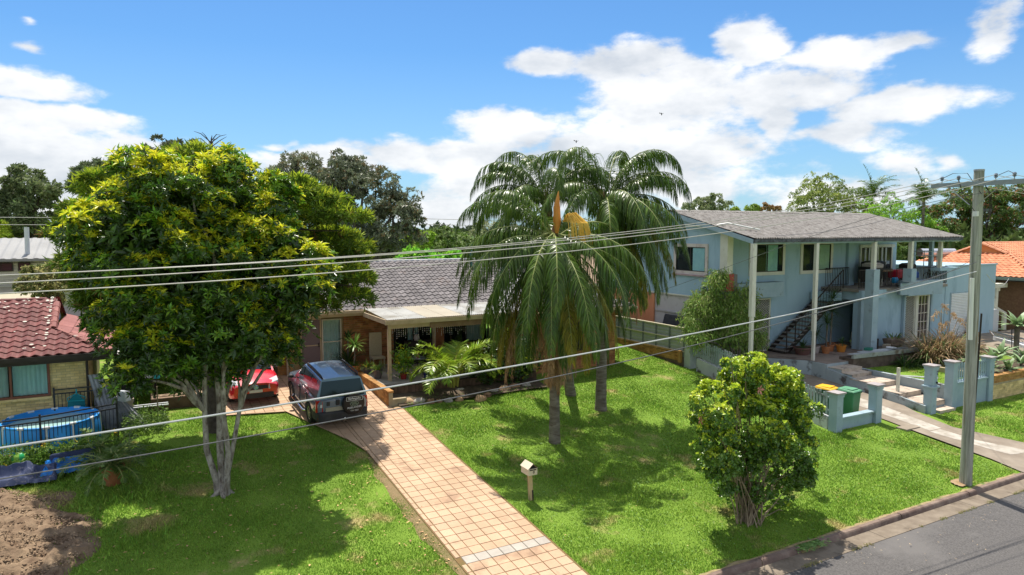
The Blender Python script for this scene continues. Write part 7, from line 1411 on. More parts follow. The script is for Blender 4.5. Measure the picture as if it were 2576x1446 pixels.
# ------------------------------------------------------------------ pool and its fences
m_pblue = M('pool_liner_blue', (0.02, 0.29, 0.80), (0.03, 0.34, 0.85), 2, .45, spec=.5); m_wplast = M('white_plastic', (0.72, 0.74, 0.76), rough=.4)
PL = thing('frame_pool', 'round blue frame pool with pale water behind the black fence', 'swimming pool', (-2.33, 24.27, 1.2))
pc = (-2.33, 24.27); pr_ = 1.22; pz = 1.22; ph = .78; n = 40
b = MB(); P = []
for (rr, z) in ((pr_ + .03, 0), (pr_ + .06, .3), (pr_ + .03, .7), (pr_, ph)): P.append([(pc[0] + rr * math.cos(2 * math.pi * j / n), pc[1] + rr * math.sin(2 * math.pi * j / n) * 1.0, pz + z + .015 * math.sin(j * 2.2)) for j in range(n + 1)])
for (rr, z) in ((pr_ - .03, ph), (pr_ - .06, ph - .3)): P.append([(pc[0] + rr * math.cos(2 * math.pi * j / n), pc[1] + rr * math.sin(2 * math.pi * j / n) * 1.0, pz + z) for j in range(n + 1)])
b.grid(P).build('pool_wall', m_pblue, PL, smooth=True)
b = MB(); b.poly([(pc[0] + (pr_ - .05) * math.cos(2 * math.pi * j / n), pc[1] + (pr_ - .05) * math.sin(2 * math.pi * j / n) * 1.0, pz + ph - .13) for j in range(n)])
b.build('water', M('pool_water', (0.36, 0.58, 0.56), (0.42, 0.64, 0.62), 1.5, .06, .004, 6, spec=.6), PL)
for k in range(12):
    ts = [2 * math.pi * (k + u) / 12 for u in (0, .25, .5, .75, 1.0)]; MB().tube([(pc[0] + pr_ * math.cos(t), pc[1] + pr_ * math.sin(t) * 1.0, pz + ph + .02) for t in ts], .032, 8).build('top_rail', m_pblue, PL, smooth=True)
    ts = [2 * math.pi * (k - .14 + .07 * u) / 12 for u in range(5)]; MB().tube([(pc[0] + pr_ * math.cos(t), pc[1] + pr_ * math.sin(t) * 1.0, pz + ph + .03) for t in ts], .042, 8).build('rail_joint', m_wplast, PL)
    t = 2 * math.pi * (k) / 12; MB().tube([(pc[0] + (pr_ + .06) * math.cos(t), pc[1] + (pr_ + .06) * math.sin(t) * 1.0, pz), (pc[0] + (pr_ + .03) * math.cos(t), pc[1] + (pr_ + .03) * math.sin(t) * 1.0, pz + ph)], .028, 8).build('leg', m_wplast, PL)
m_bmet = M('black_metal_paint', (0.016, 0.018, 0.022), (0.03, 0.032, 0.036), 5, .45)
def pool_fence(label, pts, h, nb, post=.05):
    t = thing('pool_fence', label, 'fence', pts[0]); b = MB()
    for a, c in zip(pts, pts[1:]):
        a, c = Vector(a), Vector(c)
        for z in (h, h - .13, .09): b.bar(a + Vector((0, 0, z)), c + Vector((0, 0, z)), .035, .035)
    b.build('rail', m_bmet, t)
    for p in pts: p = Vector(p); MB().bar(p + Vector((0, 0, -.1)), p + Vector((0, 0, h + .08)), post, post).build('post', m_bmet, t)
    for a, c in zip(pts, pts[1:]):
        a, c = Vector(a), Vector(c); n = int((c - a).length / .098)
        for i in range(1, n): p = a + (c - a) * (i / n); MB().bar(p + Vector((0, 0, .09)), p + Vector((0, 0, h - (.0 if nb else .13))), .016, .016).build('baluster', m_bmet, t)
    return t
pool_fence('black pool fence in front of the blue pool', [(-5.2, 22.72, 1.17), (-2.46, 22.94, 1.18), (-.60, 23.45, 1.22)], 1.20, 0)
pool_fence('black fence turning back behind the pool towards the brick wall', [(-.60, 23.52, 1.22), (-.62, 25.48, 1.36), (-2.33, 25.48, 1.36)], 1.25, 0)
NT = thing('pool_net', 'teal leaf net hung upside down on the black fence', 'pool net', (-1.73, 25.33, 2.2)); m_teal = M('teal_plastic', (0.02, 0.36, 0.42), rough=.4)
MB().tube([(-1.97, 25.36, 2.24), (-1.52, 25.36, 2.22), (-1.50, 25.36, 2.32), (-1.68, 25.36, 2.42), (-1.73, 25.36, 2.48), (-1.79, 25.36, 2.43), (-1.98, 25.36, 2.33), (-1.97, 25.36, 2.24)], .014, 6).tube([(-1.73, 25.36, 2.46), (-1.73, 25.36, 2.60)], .02, 6).build('frame', m_teal, NT)
MB().add([(-1.97, 25.38, 2.24), (-1.52, 25.38, 2.22), (-1.50, 25.41, 1.95), (-1.99, 25.41, 1.97), (-1.68, 25.38, 2.42), (-1.79, 25.38, 2.43)], [(0, 1, 2, 3), (0, 1, 4, 5)]).build('net_bag', M('teal_mesh', (0.01, 0.17, 0.20), rough=.8), NT)
# corrugated sheets leaning at the house corner
CS = thing('roofing_sheets', 'stack of grey corrugated sheets leaning against the corner of the brick house', 'metal sheets', (-1.0, 25, 1.3)); m_csh = M('old_grey_sheet', (0.20, 0.21, 0.24), (0.32, 0.33, 0.36), 3, .5, c3=(.12, .12, .13), s3=2.5)
for k in range(5):
    x0 = -1.40 + k * .14; G = []
    for (z, dx, dy) in ((1.3, .42 + .1 * k, -.55), (3.02 - .22 * k, 0, 0)): G.append([(x0 + dx + .022 * i, 25.35 + dy + .012 * math.sin(i * 1.3) - .03 * k, z) for i in range(19)])
    MB().grid(G).build('sheet', m_csh, CS)
JK = thing('junk_pile', 'pile of stored items and a dark helmet under the side roof of the brick house', 'junk', (-.7, 26, 1.4)); jr = random.Random(4)
for k in range(20):
    x, y, z = jr.uniform(-1.2, -.25), jr.uniform(25.3, 27.5), 1.4 + jr.uniform(0, .9); s = jr.uniform(.08, .22)
    MB().hexa([(x + a * s * jr.uniform(.7, 1.3), y + c * s, z + d * s) for a, c, d in ((-1, -1, -1), (1, -1, -1), (1, 1, -1), (-1, 1, -1), (-1, -1, 1), (1, -1, 1), (1, 1, 1), (-1, 1, 1))]).build('item', M(['junk_grey', 'junk_blue', 'junk_beige', 'junk_black'][k % 4], [(.3, .31, .34), (.05, .15, .45), (.5, .42, .33), (.03, .03, .035)][k % 4], rough=.6), JK)
MB().sphere((-.72, 25.1, 2.62), .15, 14).build('helmet', M('black_gloss', (.02, .02, .02), rough=.15), JK, smooth=True); MB().hexa([(-.72, 24.9, 2.2), (-.38, 24.85, 2.1), (-.2, 25.1, 2.1), (-.6, 25.2, 2.2), (-.68, 24.95, 2.5), (-.45, 24.9, 2.5), (-.3, 25.1, 2.45), (-.6, 25.15, 2.5)]).build('sack', M('white_sack', (.5, .53, .58)), JK, bevel=.05)
DK = thing('side_shed', 'dark open lean-to full of things between the brick house and the golden conifer', 'shed', (0, 30, 1.6))
MB().box(-.8, .6, 31.5, 31.6, 1.5, 3.6).box(-.75, -.68, 28, 28.07, 1.5, 3.3).box(.5, .57, 28, 28.07, 1.5, 3.3).build('wall', m_dkbrown, DK); b = MB()
for k in range(9): MB().box(-.6 + k * .14, -.6 + k * .14 + .11, 26.9, 31.6, 3.32 + .02 * (k % 2), 3.36 + .02 * (k % 2)).build('roof_batten', M('pale_batten', (.50, .48, .46)), DK)
# clothes and things hung behind the tree
HG = thing('hanging_clothes', 'white shirt and coloured clothes on a line behind the big tree', 'clothes', (1.2, 27, 1.5)); MB().tube([(-.3, 27.2, 2.9), (1.6, 27, 2.9)], .006, 4).build('line', m_bcable, HG)
for k, (x, c, w_) in enumerate(((.25, (.6, .62, .68), .22), (.52, (.05, .42, .5), .16), (.8, (.5, .42, .4), .26), (1.05, (.6, .1, .08), .15), (.0, (.1, .1, .12), .25))):
    MB().grid([[(x + w_ * i / 4 - .04 * (j > 1) * (i in (0,)), 27.1 + .03 * math.sin(i * 2), 2.9 - .18 * j) for i in range(5)] for j in range(4)]).build('garment', M('cloth_%s' % 'abcde'[k], c, rough=.9), HG)
LG = thing('sleeper_bed', 'raised bed of dark timber sleepers behind the big tree', 'garden bed', (1.0, 26.2, 1.45)); MB().box(.35, 2.1, 26.1, 26.2, 1.40, 1.85).build('sleeper_front', MATS['old_timber'], LG); MB().box(.35, .45, 26.2, 27.2, 1.40, 1.84).box(.5, 2.0, 26.25, 27.0, 1.4, 1.80).build('bed_soil', M('bed_soil', (.28, .2, .13)), LG); MB().tube([(.6, 26.3, 1.88), (1.7, 26.2, 1.9)], .03, 6).build('log', M('pale_log', (.45, .3, .2)), LG)
BN = thing('pipe_bench', 'white pipe rails on dark legs beside the black fence', 'bench', (.2, 25.5, 1.4))
for (y, z) in ((25.35, 1.80), (25.62, 1.80)): MB().tube([(-.35, y, z), (.85, y, z)], .025, 7).build('rail', m_wplast, BN)
for x in (-.1, .3, .65): MB().box(x, x + .05, 25.3, 25.66, 1.38, 1.78).build('leg', m_bmet, BN)
MB().box(.50, .54, 25.0, 25.04, 1.35, 2.5).build('stake', M('old_stake', (.25, .19, .12)), BN)
# tarpaulins, ball, pipe, pot
def tarp(label, x0, x1, y0, y1, h, mats, seed, edge=.14):
    t = thing('tarpaulin', label, 'tarpaulin', ((x0 + x1) / 2, y0, g(0, y0))); n = 22; P = []
    for j in range(n):
        row = []
        for i in range(n):
            u, v = i / (n - 1), j / (n - 1); x = x0 + (x1 - x0) * u; y = y0 + (y1 - y0) * v; d = min(u, 1 - u, v, 1 - v)
            z = h * math.exp(-((d - .09) / .07) ** 2) * (1 + .5 * mnoise.noise(Vector((x * 4, y * 4, seed)))) + .05 * mnoise.noise(Vector((x * 6, y * 6, seed))) + .05
            if v > .75: z += h * .8 * (v - .75) * 4
            row.append((x + .08 * mnoise.noise(Vector((x * 2, y * 2, seed + 5))), y + .08 * mnoise.noise(Vector((x * 2, y * 2, seed + 9))), g(0, y) + max(z, .03)))
        P.append(row)
    MB().grid(P).build('sheet', mats, t, smooth=True); return t
m_tarpb = M('blue_tarp', (0.012, 0.13, 0.45), (0.02, 0.19, 0.55), 3, .4); m_tarpn = M('navy_quilt', (0.05, 0.065, 0.13), (0.30, 0.28, 0.32), 9, .8, ramp=(.55, .8))
t = tarp('bright blue tarpaulin with raised dark edges on the ground by the pool fence', -2.35, -1.35, 21.45, 22.2, .16, m_tarpb, 3); MB().hexa([(-2.25, 22.1, 1.15), (-1.15, 22.1, 1.15), (-1.15, 22.3, 1.15), (-2.25, 22.3, 1.15), (-2.2, 22.15, 1.5), (-1.1, 22.2, 1.55), (-1.1, 22.32, 1.5), (-2.2, 22.32, 1.45)]).build('rolled_edge', M('navy_edge', (.03, .045, .11), rough=.6), t, bevel=.05)
tarp('crumpled patterned navy quilt heaped at the left edge beside the tarpaulin', -3.9, -2.55, 21.1, 22.1, .18, m_tarpn, 8)
tarp('patterned strip of cloth between the quilt and the bright blue tarpaulin', -2.6, -2.0, 21.1, 21.9, .16, m_tarpn, 12)
BAL = thing('beach_ball', 'green ball lying against the blue pool behind the fence', 'ball', (-2.92, 22.62, 1.3)); bm_ = [M('ball_green', (.02, .35, .12), rough=.35), M('ball_lime', (.25, .5, .08), rough=.35)]
for k in range(8):
    P = [[(-2.92 + .20 * math.sin(math.pi * j / 8) * math.cos(2 * math.pi * (k + i / 3) / 8), 22.62 + .20 * math.sin(math.pi * j / 8) * math.sin(2 * math.pi * (k + i / 3) / 8), 1.36 + .20 * math.cos(math.pi * j / 8)) for i in range(4)] for j in range(9)]
    MB().grid(P).build('ball_panel', bm_[k % 2 * (k > 4)], BAL, smooth='all')
tag(MB().tube([(-3.25, 20.1, 1.1), (-3.35, 18.3, .95)], .02, 7).build('plastic_pipe', m_wplast), 'thin white plastic pipe lying across the dirt heap', 'pipe')
def pot(t, x, y, z, r0, h, mat): MB().lathe((x, y, z), [(r0 * .70, 0), (r0 * .85, h * .4), (r0 * .97, h * .85), (r0 * 1.08, h * .86), (r0 * 1.08, h), (r0 * .95, h), (r0 * .9, h * .9)], 20).build('pot', mat, t, smooth=True); MB().poly([(x + r0 * .92 * math.cos(k * .628), y + r0 * .92 * math.sin(k * .628), z + h * .92) for k in range(10)]).build('soil', MATS['garden_soil'], t)
m_terra = M('terracotta_pot', (0.34, 0.12, 0.05), (0.46, 0.19, 0.08), 5, .8, c3=(.2, .1, .06), s3=5, t3=.6); m_gpot = M('grey_pot', (0.10, 0.085, 0.09), (.15, .13, .13), 5, .7); m_opot = M('orange_plastic_pot', (0.55, 0.20, 0.03), (.6, .24, .04), 4, .5)
def blades(name, t, x, y, z, n, L, W, seed, mats, spread=(.3, 1.4), bend=.5, prob=None, seg=3, rad=.05):
    """strap leaves arching out of a centre"""
    r = np.random.default_rng(seed); V = []; F = []; mi = []
    for k in range(n):
        a = r.uniform(0, 6.283); e = r.uniform(*spread); l = L * r.uniform(.6, 1.1); w = W * r.uniform(.7, 1.1); p = np.array([x + rad * math.cos(a), y + rad * math.sin(a), z]); s = np.array([-math.sin(a), math.cos(a), 0]); b0 = len(V); ee = e
        for q in range(seg + 1):
            f = q / seg; ww = w * (math.sin(math.pi * min(.97, f * .8 + .18))) * .5; V += [p + s * ww, p - s * ww]; d = np.array([math.cos(a) * math.cos(ee), math.sin(a) * math.cos(ee), math.sin(ee)]); p = p + d * l / seg; ee -= bend * r.uniform(.6, 1.4) / seg * 2
        for q in range(seg): F.append((b0 + 2 * q, b0 + 2 * q + 1, b0 + 2 * q + 3, b0 + 2 * q + 2)); mi.append(0 if prob is None or r.random() > prob else 1)
    o_ = np.array(OFF.get(t.name, (0, 0, 0))); return link(bpy.data.objects.new(name, npmesh(name, np.array(V) - o_, np.array(F), mats, mi)), t)
m_strap = M('strap_leaf', (0.10, 0.21, 0.03), (0.19, 0.31, 0.05), 4, .4, var=.3, trans=.25); m_strapy = M('strap_leaf_yellow', (0.42, 0.33, 0.03), (.5, .42, .06), 4, .5, var=.3, trans=.3); m_agl = M('agave_leaf', (0.26, 0.38, 0.18), (0.34, 0.46, 0.24), 4, .45, var=.2, trans=.15); m_dkl = M('dark_fern_leaf', (0.035, 0.075, 0.025), (0.07, 0.13, 0.035), 4, .5, var=.35, trans=.2)
t = thing('potted_fern', 'large fern spilling over a terracotta pot under the big tree', 'potted plant', (-.69, 20.49, .97)); pot(t, -.69, 20.49, .95, .27, .50, m_terra); r = np.random.default_rng(61)
m_fern = M('fern_leaflet', (0.09, 0.165, 0.03), (0.15, 0.24, 0.05), 3, .5, var=.35, trans=.3)
for k in range(26): a = r.uniform(0, 6.28); frond(t, (-.69, 20.49, 1.42), a, AZR(r.uniform(10, 78)), r.uniform(.7, 1.15), AZR(r.uniform(70, 120)), r, mat=m_fern, nl=26, ll=.20, lw=.028, pend=.2, lift=.2)
t = thing('fern_clump', 'clump of ferns growing at the corner post of the black pool fence', 'fern', (-.9, 21.9, 1.1)); r = np.random.default_rng(62)
for k in range(30): a = r.uniform(0, 6.28); frond(t, (-.9 + r.normal(0, .35), 22.1 + r.normal(0, .4), 1.2), a, AZR(r.uniform(20, 80)), r.uniform(.6, 1.2), AZR(r.uniform(60, 110)), r, mat=m_fern, nl=22, ll=.2, lw=.03, pend=.2, lift=.2)
def weeds(label, x0, x1, y0, y1, n, h, seed, flower=True, zz=None, mats=None):
    r = np.random.default_rng(seed); P = np.stack([r.uniform(x0, x1, n), r.uniform(y0, y1, n), np.zeros(n)], -1); P[:, 2] = [(zz if zz is not None else g(0, p[1])) for p in P]; P[:, 2] += r.uniform(0, 1, n) ** 1.5 * h
    ms = mats or [M('weed_leaf', (0.12, 0.24, 0.03), (0.22, 0.34, 0.06), 3, .5, var=.35, trans=.3), M('yellow_flower', (0.75, 0.48, 0.03), rough=.6)]; mi = (r.uniform(0, 1, n) < (.03 if flower else 0)).astype(int)
    o = addmesh('weeds', rosettes('weeds', P, nrmz(r.normal(size=P.shape) + [0, 0, 1]), 5, .085, .42, r, ms, mi, (-.2, 1.2)), None); tag(o, label, 'weeds', kind='stuff')
weeds('flowering weeds growing through the foot of the black pool fence', -3.6, -.5, 22.3, 23.0, 1000, .55, 71)
weeds('low weeds and undergrowth below the pipe bench', -.5, .8, 23.9, 25.3, 500, .45, 72, False, mats=[m_fern])
weeds('leafy undergrowth between the side shed and the golden conifer', -.6, 1.9, 27.3, 29.6, 900, 1.6, 73, False)
# ---- porch side: potted plants
t = thing('potted_yucca', 'potted yucca with a tall bare stem and spiky round head by the porch', 'potted plant', (7.75, 27.6, 1.6)); pot(t, 7.75, 27.55, 1.57, .27, .52, m_terra); MB().tube([(7.75, 27.55, 2.0), (7.80, 27.52, 2.5), (7.78, 27.5, 2.95)], .03, 7).build('stem', gb, t); blades('leaves', t, 7.78, 27.5, 2.95, 60, .55, .06, 81, [m_strap], (-.6, 1.5), .25); blades('leaves', t, 7.75, 27.55, 2.0, 60, .45, .04, 82, [m_strap], (.2, 1.4), .7)
t = thing('potted_plant', 'dark bushy pot plant in shade beside the house door', 'potted plant', (7.2, 28.3, 1.7)); pot(t, 7.72, 28.3, 1.66, .30, .40, m_opot); blades('leaves', t, 7.72, 28.3, 2.0, 90, 1.0, .05, 83, [m_dkl], (.3, 1.5), .5); blades('leaves', t, 7.75, 28.35, 3.1, 60, .45, .05, 84, [m_dkl], (-.4, 1.5), .3); MB().tube([(7.72, 28.3, 2.0), (7.75, 28.35, 3.1)], .03, 6).build('stem', gb, t)
t = thing('potted_plant', 'grey pot with yellow-orange bromeliad leaves, second from the porch post', 'potted plant', (8.25, 27.3, 1.75)); pot(t, 8.2, 27.2, 1.75, .16, .28, m_gpot); blades('leaves', t, 8.2, 27.2, 2.0, 40, .42, .04, 85, [m_strap, m_strapy], (.2, 1.4), .6, .5)
t = thing('potted_plant', 'tall grey pot with bright lime grass beside the porch post', 'potted plant', (8.35, 26.1, 1.75)); pot(t, 8.3, 26.1, 1.75, .18, .36, m_gpot); blades('leaves', t, 8.3, 26.1, 2.05, 70, .50, .03, 86, [m_strap, m_strapy], (.3, 1.5), .7, .15)
t = thing('potted_shrub', 'small leafy shrub in a red pot just right of the porch post', 'potted plant', (9.1, 25.6, 1.75)); pot(t, 9.15, 25.5, 1.75, .14, .25, M('red_pot', (.3, .03, .03), rough=.5)); r = np.random.default_rng(87); P = np.array([9.15, 25.5, 2.45]) + r.normal(size=(220, 3)) * [.22, .2, .30]; addmesh('crown', rosettes('crown', P, nrmz(r.normal(size=P.shape) + [0, 0, .6]), 5, .10, .5, r, [m_mid, m_tip], (r.uniform(0, 1, 220) < .2).astype(int), (-.2, 1.1)), t); MB().tube([(9.15, 25.5, 1.95), (9.15, 25.5, 2.6)], .012, 5).build('stem', gb, t)
# table, chair, cabinet on the porch
t = thing('patio_table', 'small round black metal table with a pink cup on the porch', 'table', (10.0, 26.0, 1.75)); MB().lathe((10.0, 26.0, 2.42), [(.34, 0), (.36, .01), (.36, .03), (.34, .035)], 24).build('table_top', M('glass_table_top', (.25, .28, .28), rough=.1), t)
for k in range(4): a = k * 1.571 + .4; MB().tube([(10 + .25 * math.cos(a), 26 + .25 * math.sin(a), 1.75), (10 + .06 * math.cos(a), 26 + .06 * math.sin(a), 2.1), (10 + .2 * math.cos(a), 26 + .2 * math.sin(a), 2.42)], .012, 5).build('leg', m_bmet, t)
c_ = thing('cup', 'pink cup standing on the round porch table', 'cup', (9.92, 25.95, 2.455)); MB().lathe((9.92, 25.95, 2.456), [(.05, 0), (.055, .15), (.048, .15), (.045, .02)], 14).build('cup_body', M('pink_plastic', (.6, .12, .2), rough=.4), c_)
t = thing('patio_chair', 'tall beige high-backed chair against the brick wall behind the porch post', 'chair', (8.9, 28.1, 1.75)); m_cane = M('beige_cane', (.40, .33, .22), (.46, .39, .27), 20, .8)
MB().box(8.65, 9.2, 28.3, 28.36, 2.25, 3.25).build('backrest', m_cane, t, bevel=.02); MB().box(8.65, 9.2, 27.85, 28.36, 2.17, 2.25).build('seat', m_cane, t)
for x in (8.67, 9.14):
    for y in (27.87, 28.3): MB().box(x, x + .04, y, y + .04, 1.75, 2.17).build('leg', m_cane, t)
t = thing('side_cabinet', 'dark cabinet standing in the porch shade behind the areca palm', 'cabinet', (10.9, 28.4, 1.75)); MB().box(10.3, 11.6, 28.2, 28.6, 1.75, 2.75).build('body', m_dkbrown, t); MB().lathe((10.8, 28.35, 2.75), [(.1, 0), (.14, .1), (.1, .25), (.03, .3)], 12).build('vase', M('white_vase', (.5, .45, .42)), t)
t = thing('plant_pot', 'small dark blue pot on the porch edge left of the areca palm', 'pot', (9.9, 25.2, 1.75)); MB().lathe((9.95, 25.1, 1.75), [(.08, 0), (.12, .25), (.10, .25), (.08, .05)], 14).build('pot', M('cobalt_glaze', (.03, .03, .22), rough=.2), t)
t = thing('shrub', 'dark leafy shrub growing between the areca palm and the hanging palm skirt', 'shrub', (13.2, 24.6, 1.5)); r = np.random.default_rng(88)
P, N = blob_points([(12.9, 24.6, 2.3, .7), (13.6, 24.5, 2.1, .7), (14.3, 24.6, 2.4, .7), (13.3, 24.8, 3.1, .6), (12.3, 24.7, 1.8, .5)], 1300, r, .25, (.6, 1.05)); addmesh('crown', rosettes('crown', P, N, 6, .13, .5, r, [m_leaf, MATS['hibiscus_young_leaf']], (r.uniform(0, 1, len(P)) < .10).astype(int), (-.2, 1.1)), t); MB().tube([(13.3, 24.6, 1.5), (13.3, 24.6, 2.6)], .04, 6).build('stem', gb, t)
# rocks of the garden edge
m_rock = [M('sandstone_rock', (.40, .23, .12), (.52, .36, .22), 3, .9, .01, 25, c3=(.22, .14, .09), s3=3), M('grey_rock', (.34, .30, .26), (.46, .42, .37), 3, .9, .01, 25), M('brown_rock', (.25, .14, .08), (.36, .22, .13), 3, .9, .01, 25)]
def rock(name, x, y, s, seed, label, mat, sq=(1, .8, .7), group='rocks edging the garden bed'):
    r = np.random.default_rng(seed); b = MB(); b.lathe((0, 0, 0), [(s * math.sin(math.pi * i / 6) + .001, -s * math.cos(math.pi * i / 6)) for i in range(7)], 9); V = []
    for v in b.v:
        q = Vector(v); k = 1 + .35 * mnoise.noise(q / s * 1.1 + Vector((seed, 0, 0))); V.append((x + q.x * k * sq[0], y + q.y * k * sq[1], g(0, y) + s * .25 + q.z * k * sq[2]))
    b.v = V; tag(b.build(name, mat, None, smooth=True), label, 'rock', group)
rk = [(8.62, 23.66, .22, 0, 'first sandstone rock beside the driveway end of the garden edge'), (9.05, 23.55, .20, 1, 'pale rock, second from the driveway in the garden edge'), (9.45, 23.45, .15, 2, 'small brown rock, third from the driveway'), (9.78, 23.42, .11, 2, 'tiny brown rock fourth from the driveway'), (10.15, 23.35, .14, 1, 'small pale rock at the middle of the garden edge'), (10.55, 23.3, .12, 0, 'small round orange rock right of the garden edge middle'), (11.3, 23.05, .20, 0, 'long sandstone rock lying nearest the lawn'), (11.75, 23.35, .16, 2, 'brown rock behind the long sandstone one'), (12.2, 23.6, .15, 1, 'pale flat rock in the bed behind'), (11.0, 24.2, .17, 1, 'sunlit pale slab of rock below the areca palm'), (12.7, 23.7, .24, 0, 'big orange rock in shade left of the palm skirt'), (13.2, 23.85, .22, 2, 'brown rock in the shade next to the big orange one'), (13.75, 23.8, .18, 1, 'grey rock at the right end of the shaded row')]
for i, (x, y, s, m_, lb) in enumerate(rk): rock('rock', x, y, s, i + 3, lb, m_rock[m_], (1.25, .8, .75))
scatter_leaves('ground_cover', 900, lambda r: (r.uniform(8.4, 14), r.uniform(23.3, 24.4)), MATS['weed_leaf'], .09, 'low leafy ground cover between the rocks and the sleepers', 15, zf=lambda x, y: gnp(x, y) + .06)
# ---- letterbox
t = thing('letterbox', 'cream letterbox with a gabled roof on a timber post in the lawn', 'letterbox', (8.88, 15.2, .52)); m_lbx = M('cream_letterbox', (.62, .53, .40), (.68, .59, .46), 3, .7); m_lpost = M('letterbox_timber', (.52, .37, .20), (.60, .45, .26), 5, .8, stretch=(4, 4, .6), c3=(.2, .14, .08), s3=2)
MB().bar((8.93, 15.2, .45), (8.88, 15.2, 1.25), .10, .10, up=(0, 1, 0)).build('post', m_lpost, t); MB().bar((8.96, 15.14, .42), (8.94, 15.14, .80), .03, .02, up=(0, 1, 0)).build('steel_stake', m_dkbrown, t)
bx = MB().box(8.74, 9.01, 15.02, 15.40, 1.25, 1.42); bx.build('box', m_lbx, t); MB().add([(8.72, 15.0, 1.425), (9.03, 15.0, 1.425), (9.03, 15.42, 1.425), (8.72, 15.42, 1.425), (8.875, 15.0, 1.56), (8.875, 15.42, 1.56)], [(0, 4, 5, 3), (1, 2, 5, 4), (0, 3, 2, 1)]).build('roof', m_lbx, t)
MB().add([(8.75, 15.03, 1.425), (9.0, 15.03, 1.425), (8.875, 15.03, 1.53)], [(0, 1, 2)]).build('gable_opening', m_dark, t); MB().box(8.78, 8.97, 15.008, 15.018, 1.38, 1.40).build('slot', m_dark, t)
text('9', .10, m_black, t, MX(Vector((8.90, 15.012, 1.32)) - OFF[t.name], (1, 0, 0), (0, 0, 1)), 'house_number')
# ---- wheelie bins
def bin_(x, y, z, rz, body, lid, label):
    t = thing('wheelie_bin', label, 'bin', (x, y, z), rz, 'wheelie bins behind the front wall')
    w0, w1, h = .25, .30, .96; MB().hexa([(-w0, -w0, .05), (w0, -w0, .05), (w0, w0, .05), (-w0, w0, .05), (-w1, -w1, h), (w1, -w1, h), (w1, w1 + .04, h), (-w1, w1 + .04, h)]).build('body', body, t, bevel=.03)
    MB().hexa([(-w1 - .02, -w1 - .04, h), (w1 + .02, -w1 - .04, h), (w1 + .02, w1 + .06, h), (-w1 - .02, w1 + .06, h), (-w1 + .02, -w1, h + .05), (w1 - .02, -w1, h + .05), (w1 - .02, w1, h + .09), (-w1 + .02, w1, h + .09)]).box(-w1 + .08, w1 - .08, -w1 + .08, w1 - .1, h + .05, h + .10).build('lid', lid, t, bevel=.015)
    MB().tube([(-.24, w1 + .10, h - .02), (.24, w1 + .10, h - .02)], .018, 8).build('handle', body, t); MB().box(-w1 - .01, w1 + .01, -w1 - .02, w1, h - .07, h - .03).build('rim', body, t)
    for s in (-1, 1): MB().tube([(s * .26, w0 + .02, .10), (s * .30, w0 + .02, .10)], .10, 14).build('wheel', m_tyre, t)
m_bing = M('green_bin_plastic', (0.045, 0.19, 0.085), (.055, .22, .10), 3, .45); m_bingl = M('green_lid_plastic', (0.11, 0.30, 0.17), (.13, .34, .2), 3, .45); m_biny = M('yellow_lid_plastic', (0.78, 0.42, 0.02), (.8, .46, .03), 3, .45); m_bind = M('dark_green_bin', (.02, .08, .04), rough=.5)
bin_(23.42, 16.25, .62, R(8), m_bing, m_bingl, 'green wheelie bin with a lighter green lid behind the low blue wall'); bin_(22.85, 16.80, .66, R(12), m_bind, m_biny, 'dark wheelie bin with a yellow-orange lid behind the picket fence')
t = thing('speed_hump', 'pair of short yellow and black rubber bumps across the shaded driveway', 'speed bump', (26, 21.6, 1.1))
for i, (x, c) in enumerate(((25.75, 1), (26.05, 0), (26.25, 1))): MB().box(x, x + .25, 21.4, 21.65, g(0, 21.5) + .03, g(0, 21.5) + .09).build('block', M('bump_yellow', (.75, .48, .02)) if c else m_blackp, t, bevel=.02)
# ---- agaves in the planter, behind wall
def agave(x, y, z, s, seed, label):
    t = thing('agave', label, 'agave', (x, y, z), 0, 'agaves in the brick planter'); blades('leaves', t, x, y, z + .10, 26, .62 * s, .17 * s, seed, [m_agl], (.05, 1.35), .35, seg=4, rad=.04); MB().tube([(x, y, z - .1), (x, y, z + .12)], .06, 7).build('stem', gb, t)
for i, (x, y, z, s, lb) in enumerate([(31.9, 15.75, 1.65, .95, 'pale agave nearest the blue pillar in the planter'), (32.7, 15.9, 1.95, 1.1, 'tall agave second from the pillar'), (33.2, 15.55, 1.6, 1.0, 'low agave spilling over the brick edge'), (33.9, 16.2, 2.15, 1.15, 'highest agave rosette in the middle of the planter'), (34.6, 15.7, 1.7, 1.1, 'agave right of the middle of the planter'), (32.3, 16.6, 1.9, .9, 'small agave at the back of the planter by the lawn'), (35.5, 16.0, 1.9, 1.1, 'agave close to the right edge of the picture')]): agave(x, y, z - .15, s, 90 + i, lb)
agave(38.2, 17.6, 2.75, 1.6, 99, 'large green agave raised on a trunk behind the tipped wire rack'); MB().tube([(38.2, 17.6, 1.4), (38.2, 17.6, 2.8)], .12, 8).build('agave_trunk', gb, bpy.data.objects['agave.007'])
# tray / ladder rack leaning
t = thing('metal_rack', 'chrome wire rack tipped over beside the concrete path at the right', 'rack', (39.5, 18.4, 1.9)); rk_ = [(39.9, 19.7, 2.25), (40.2, 19.6, 1.95), (39.1, 17.3, 1.85), (38.8, 17.4, 2.15)]
for a, c in zip(rk_, rk_[1:] + rk_[:1]): MB().tube([a, c], .035, 7).build('frame_tube', m_chrome, t)
for k in range(9): f = (k + 1) / 10; a = [rk_[0][i] * (1 - f) + rk_[3][i] * f for i in range(3)]; c = [rk_[1][i] * (1 - f) + rk_[2][i] * f for i in range(3)]; MB().tube([a, c], .015, 5).build('rung', m_chrome, t)
MB().hexa([(39.0, 17.3, 1.62), (40.3, 19.7, 1.72), (40.5, 19.6, 1.72), (39.2, 17.2, 1.62), (39.0, 17.3, 1.75), (40.3, 19.7, 1.9), (40.5, 19.6, 1.9), (39.2, 17.2, 1.75)]).build('side_panel', m_wplast, t)
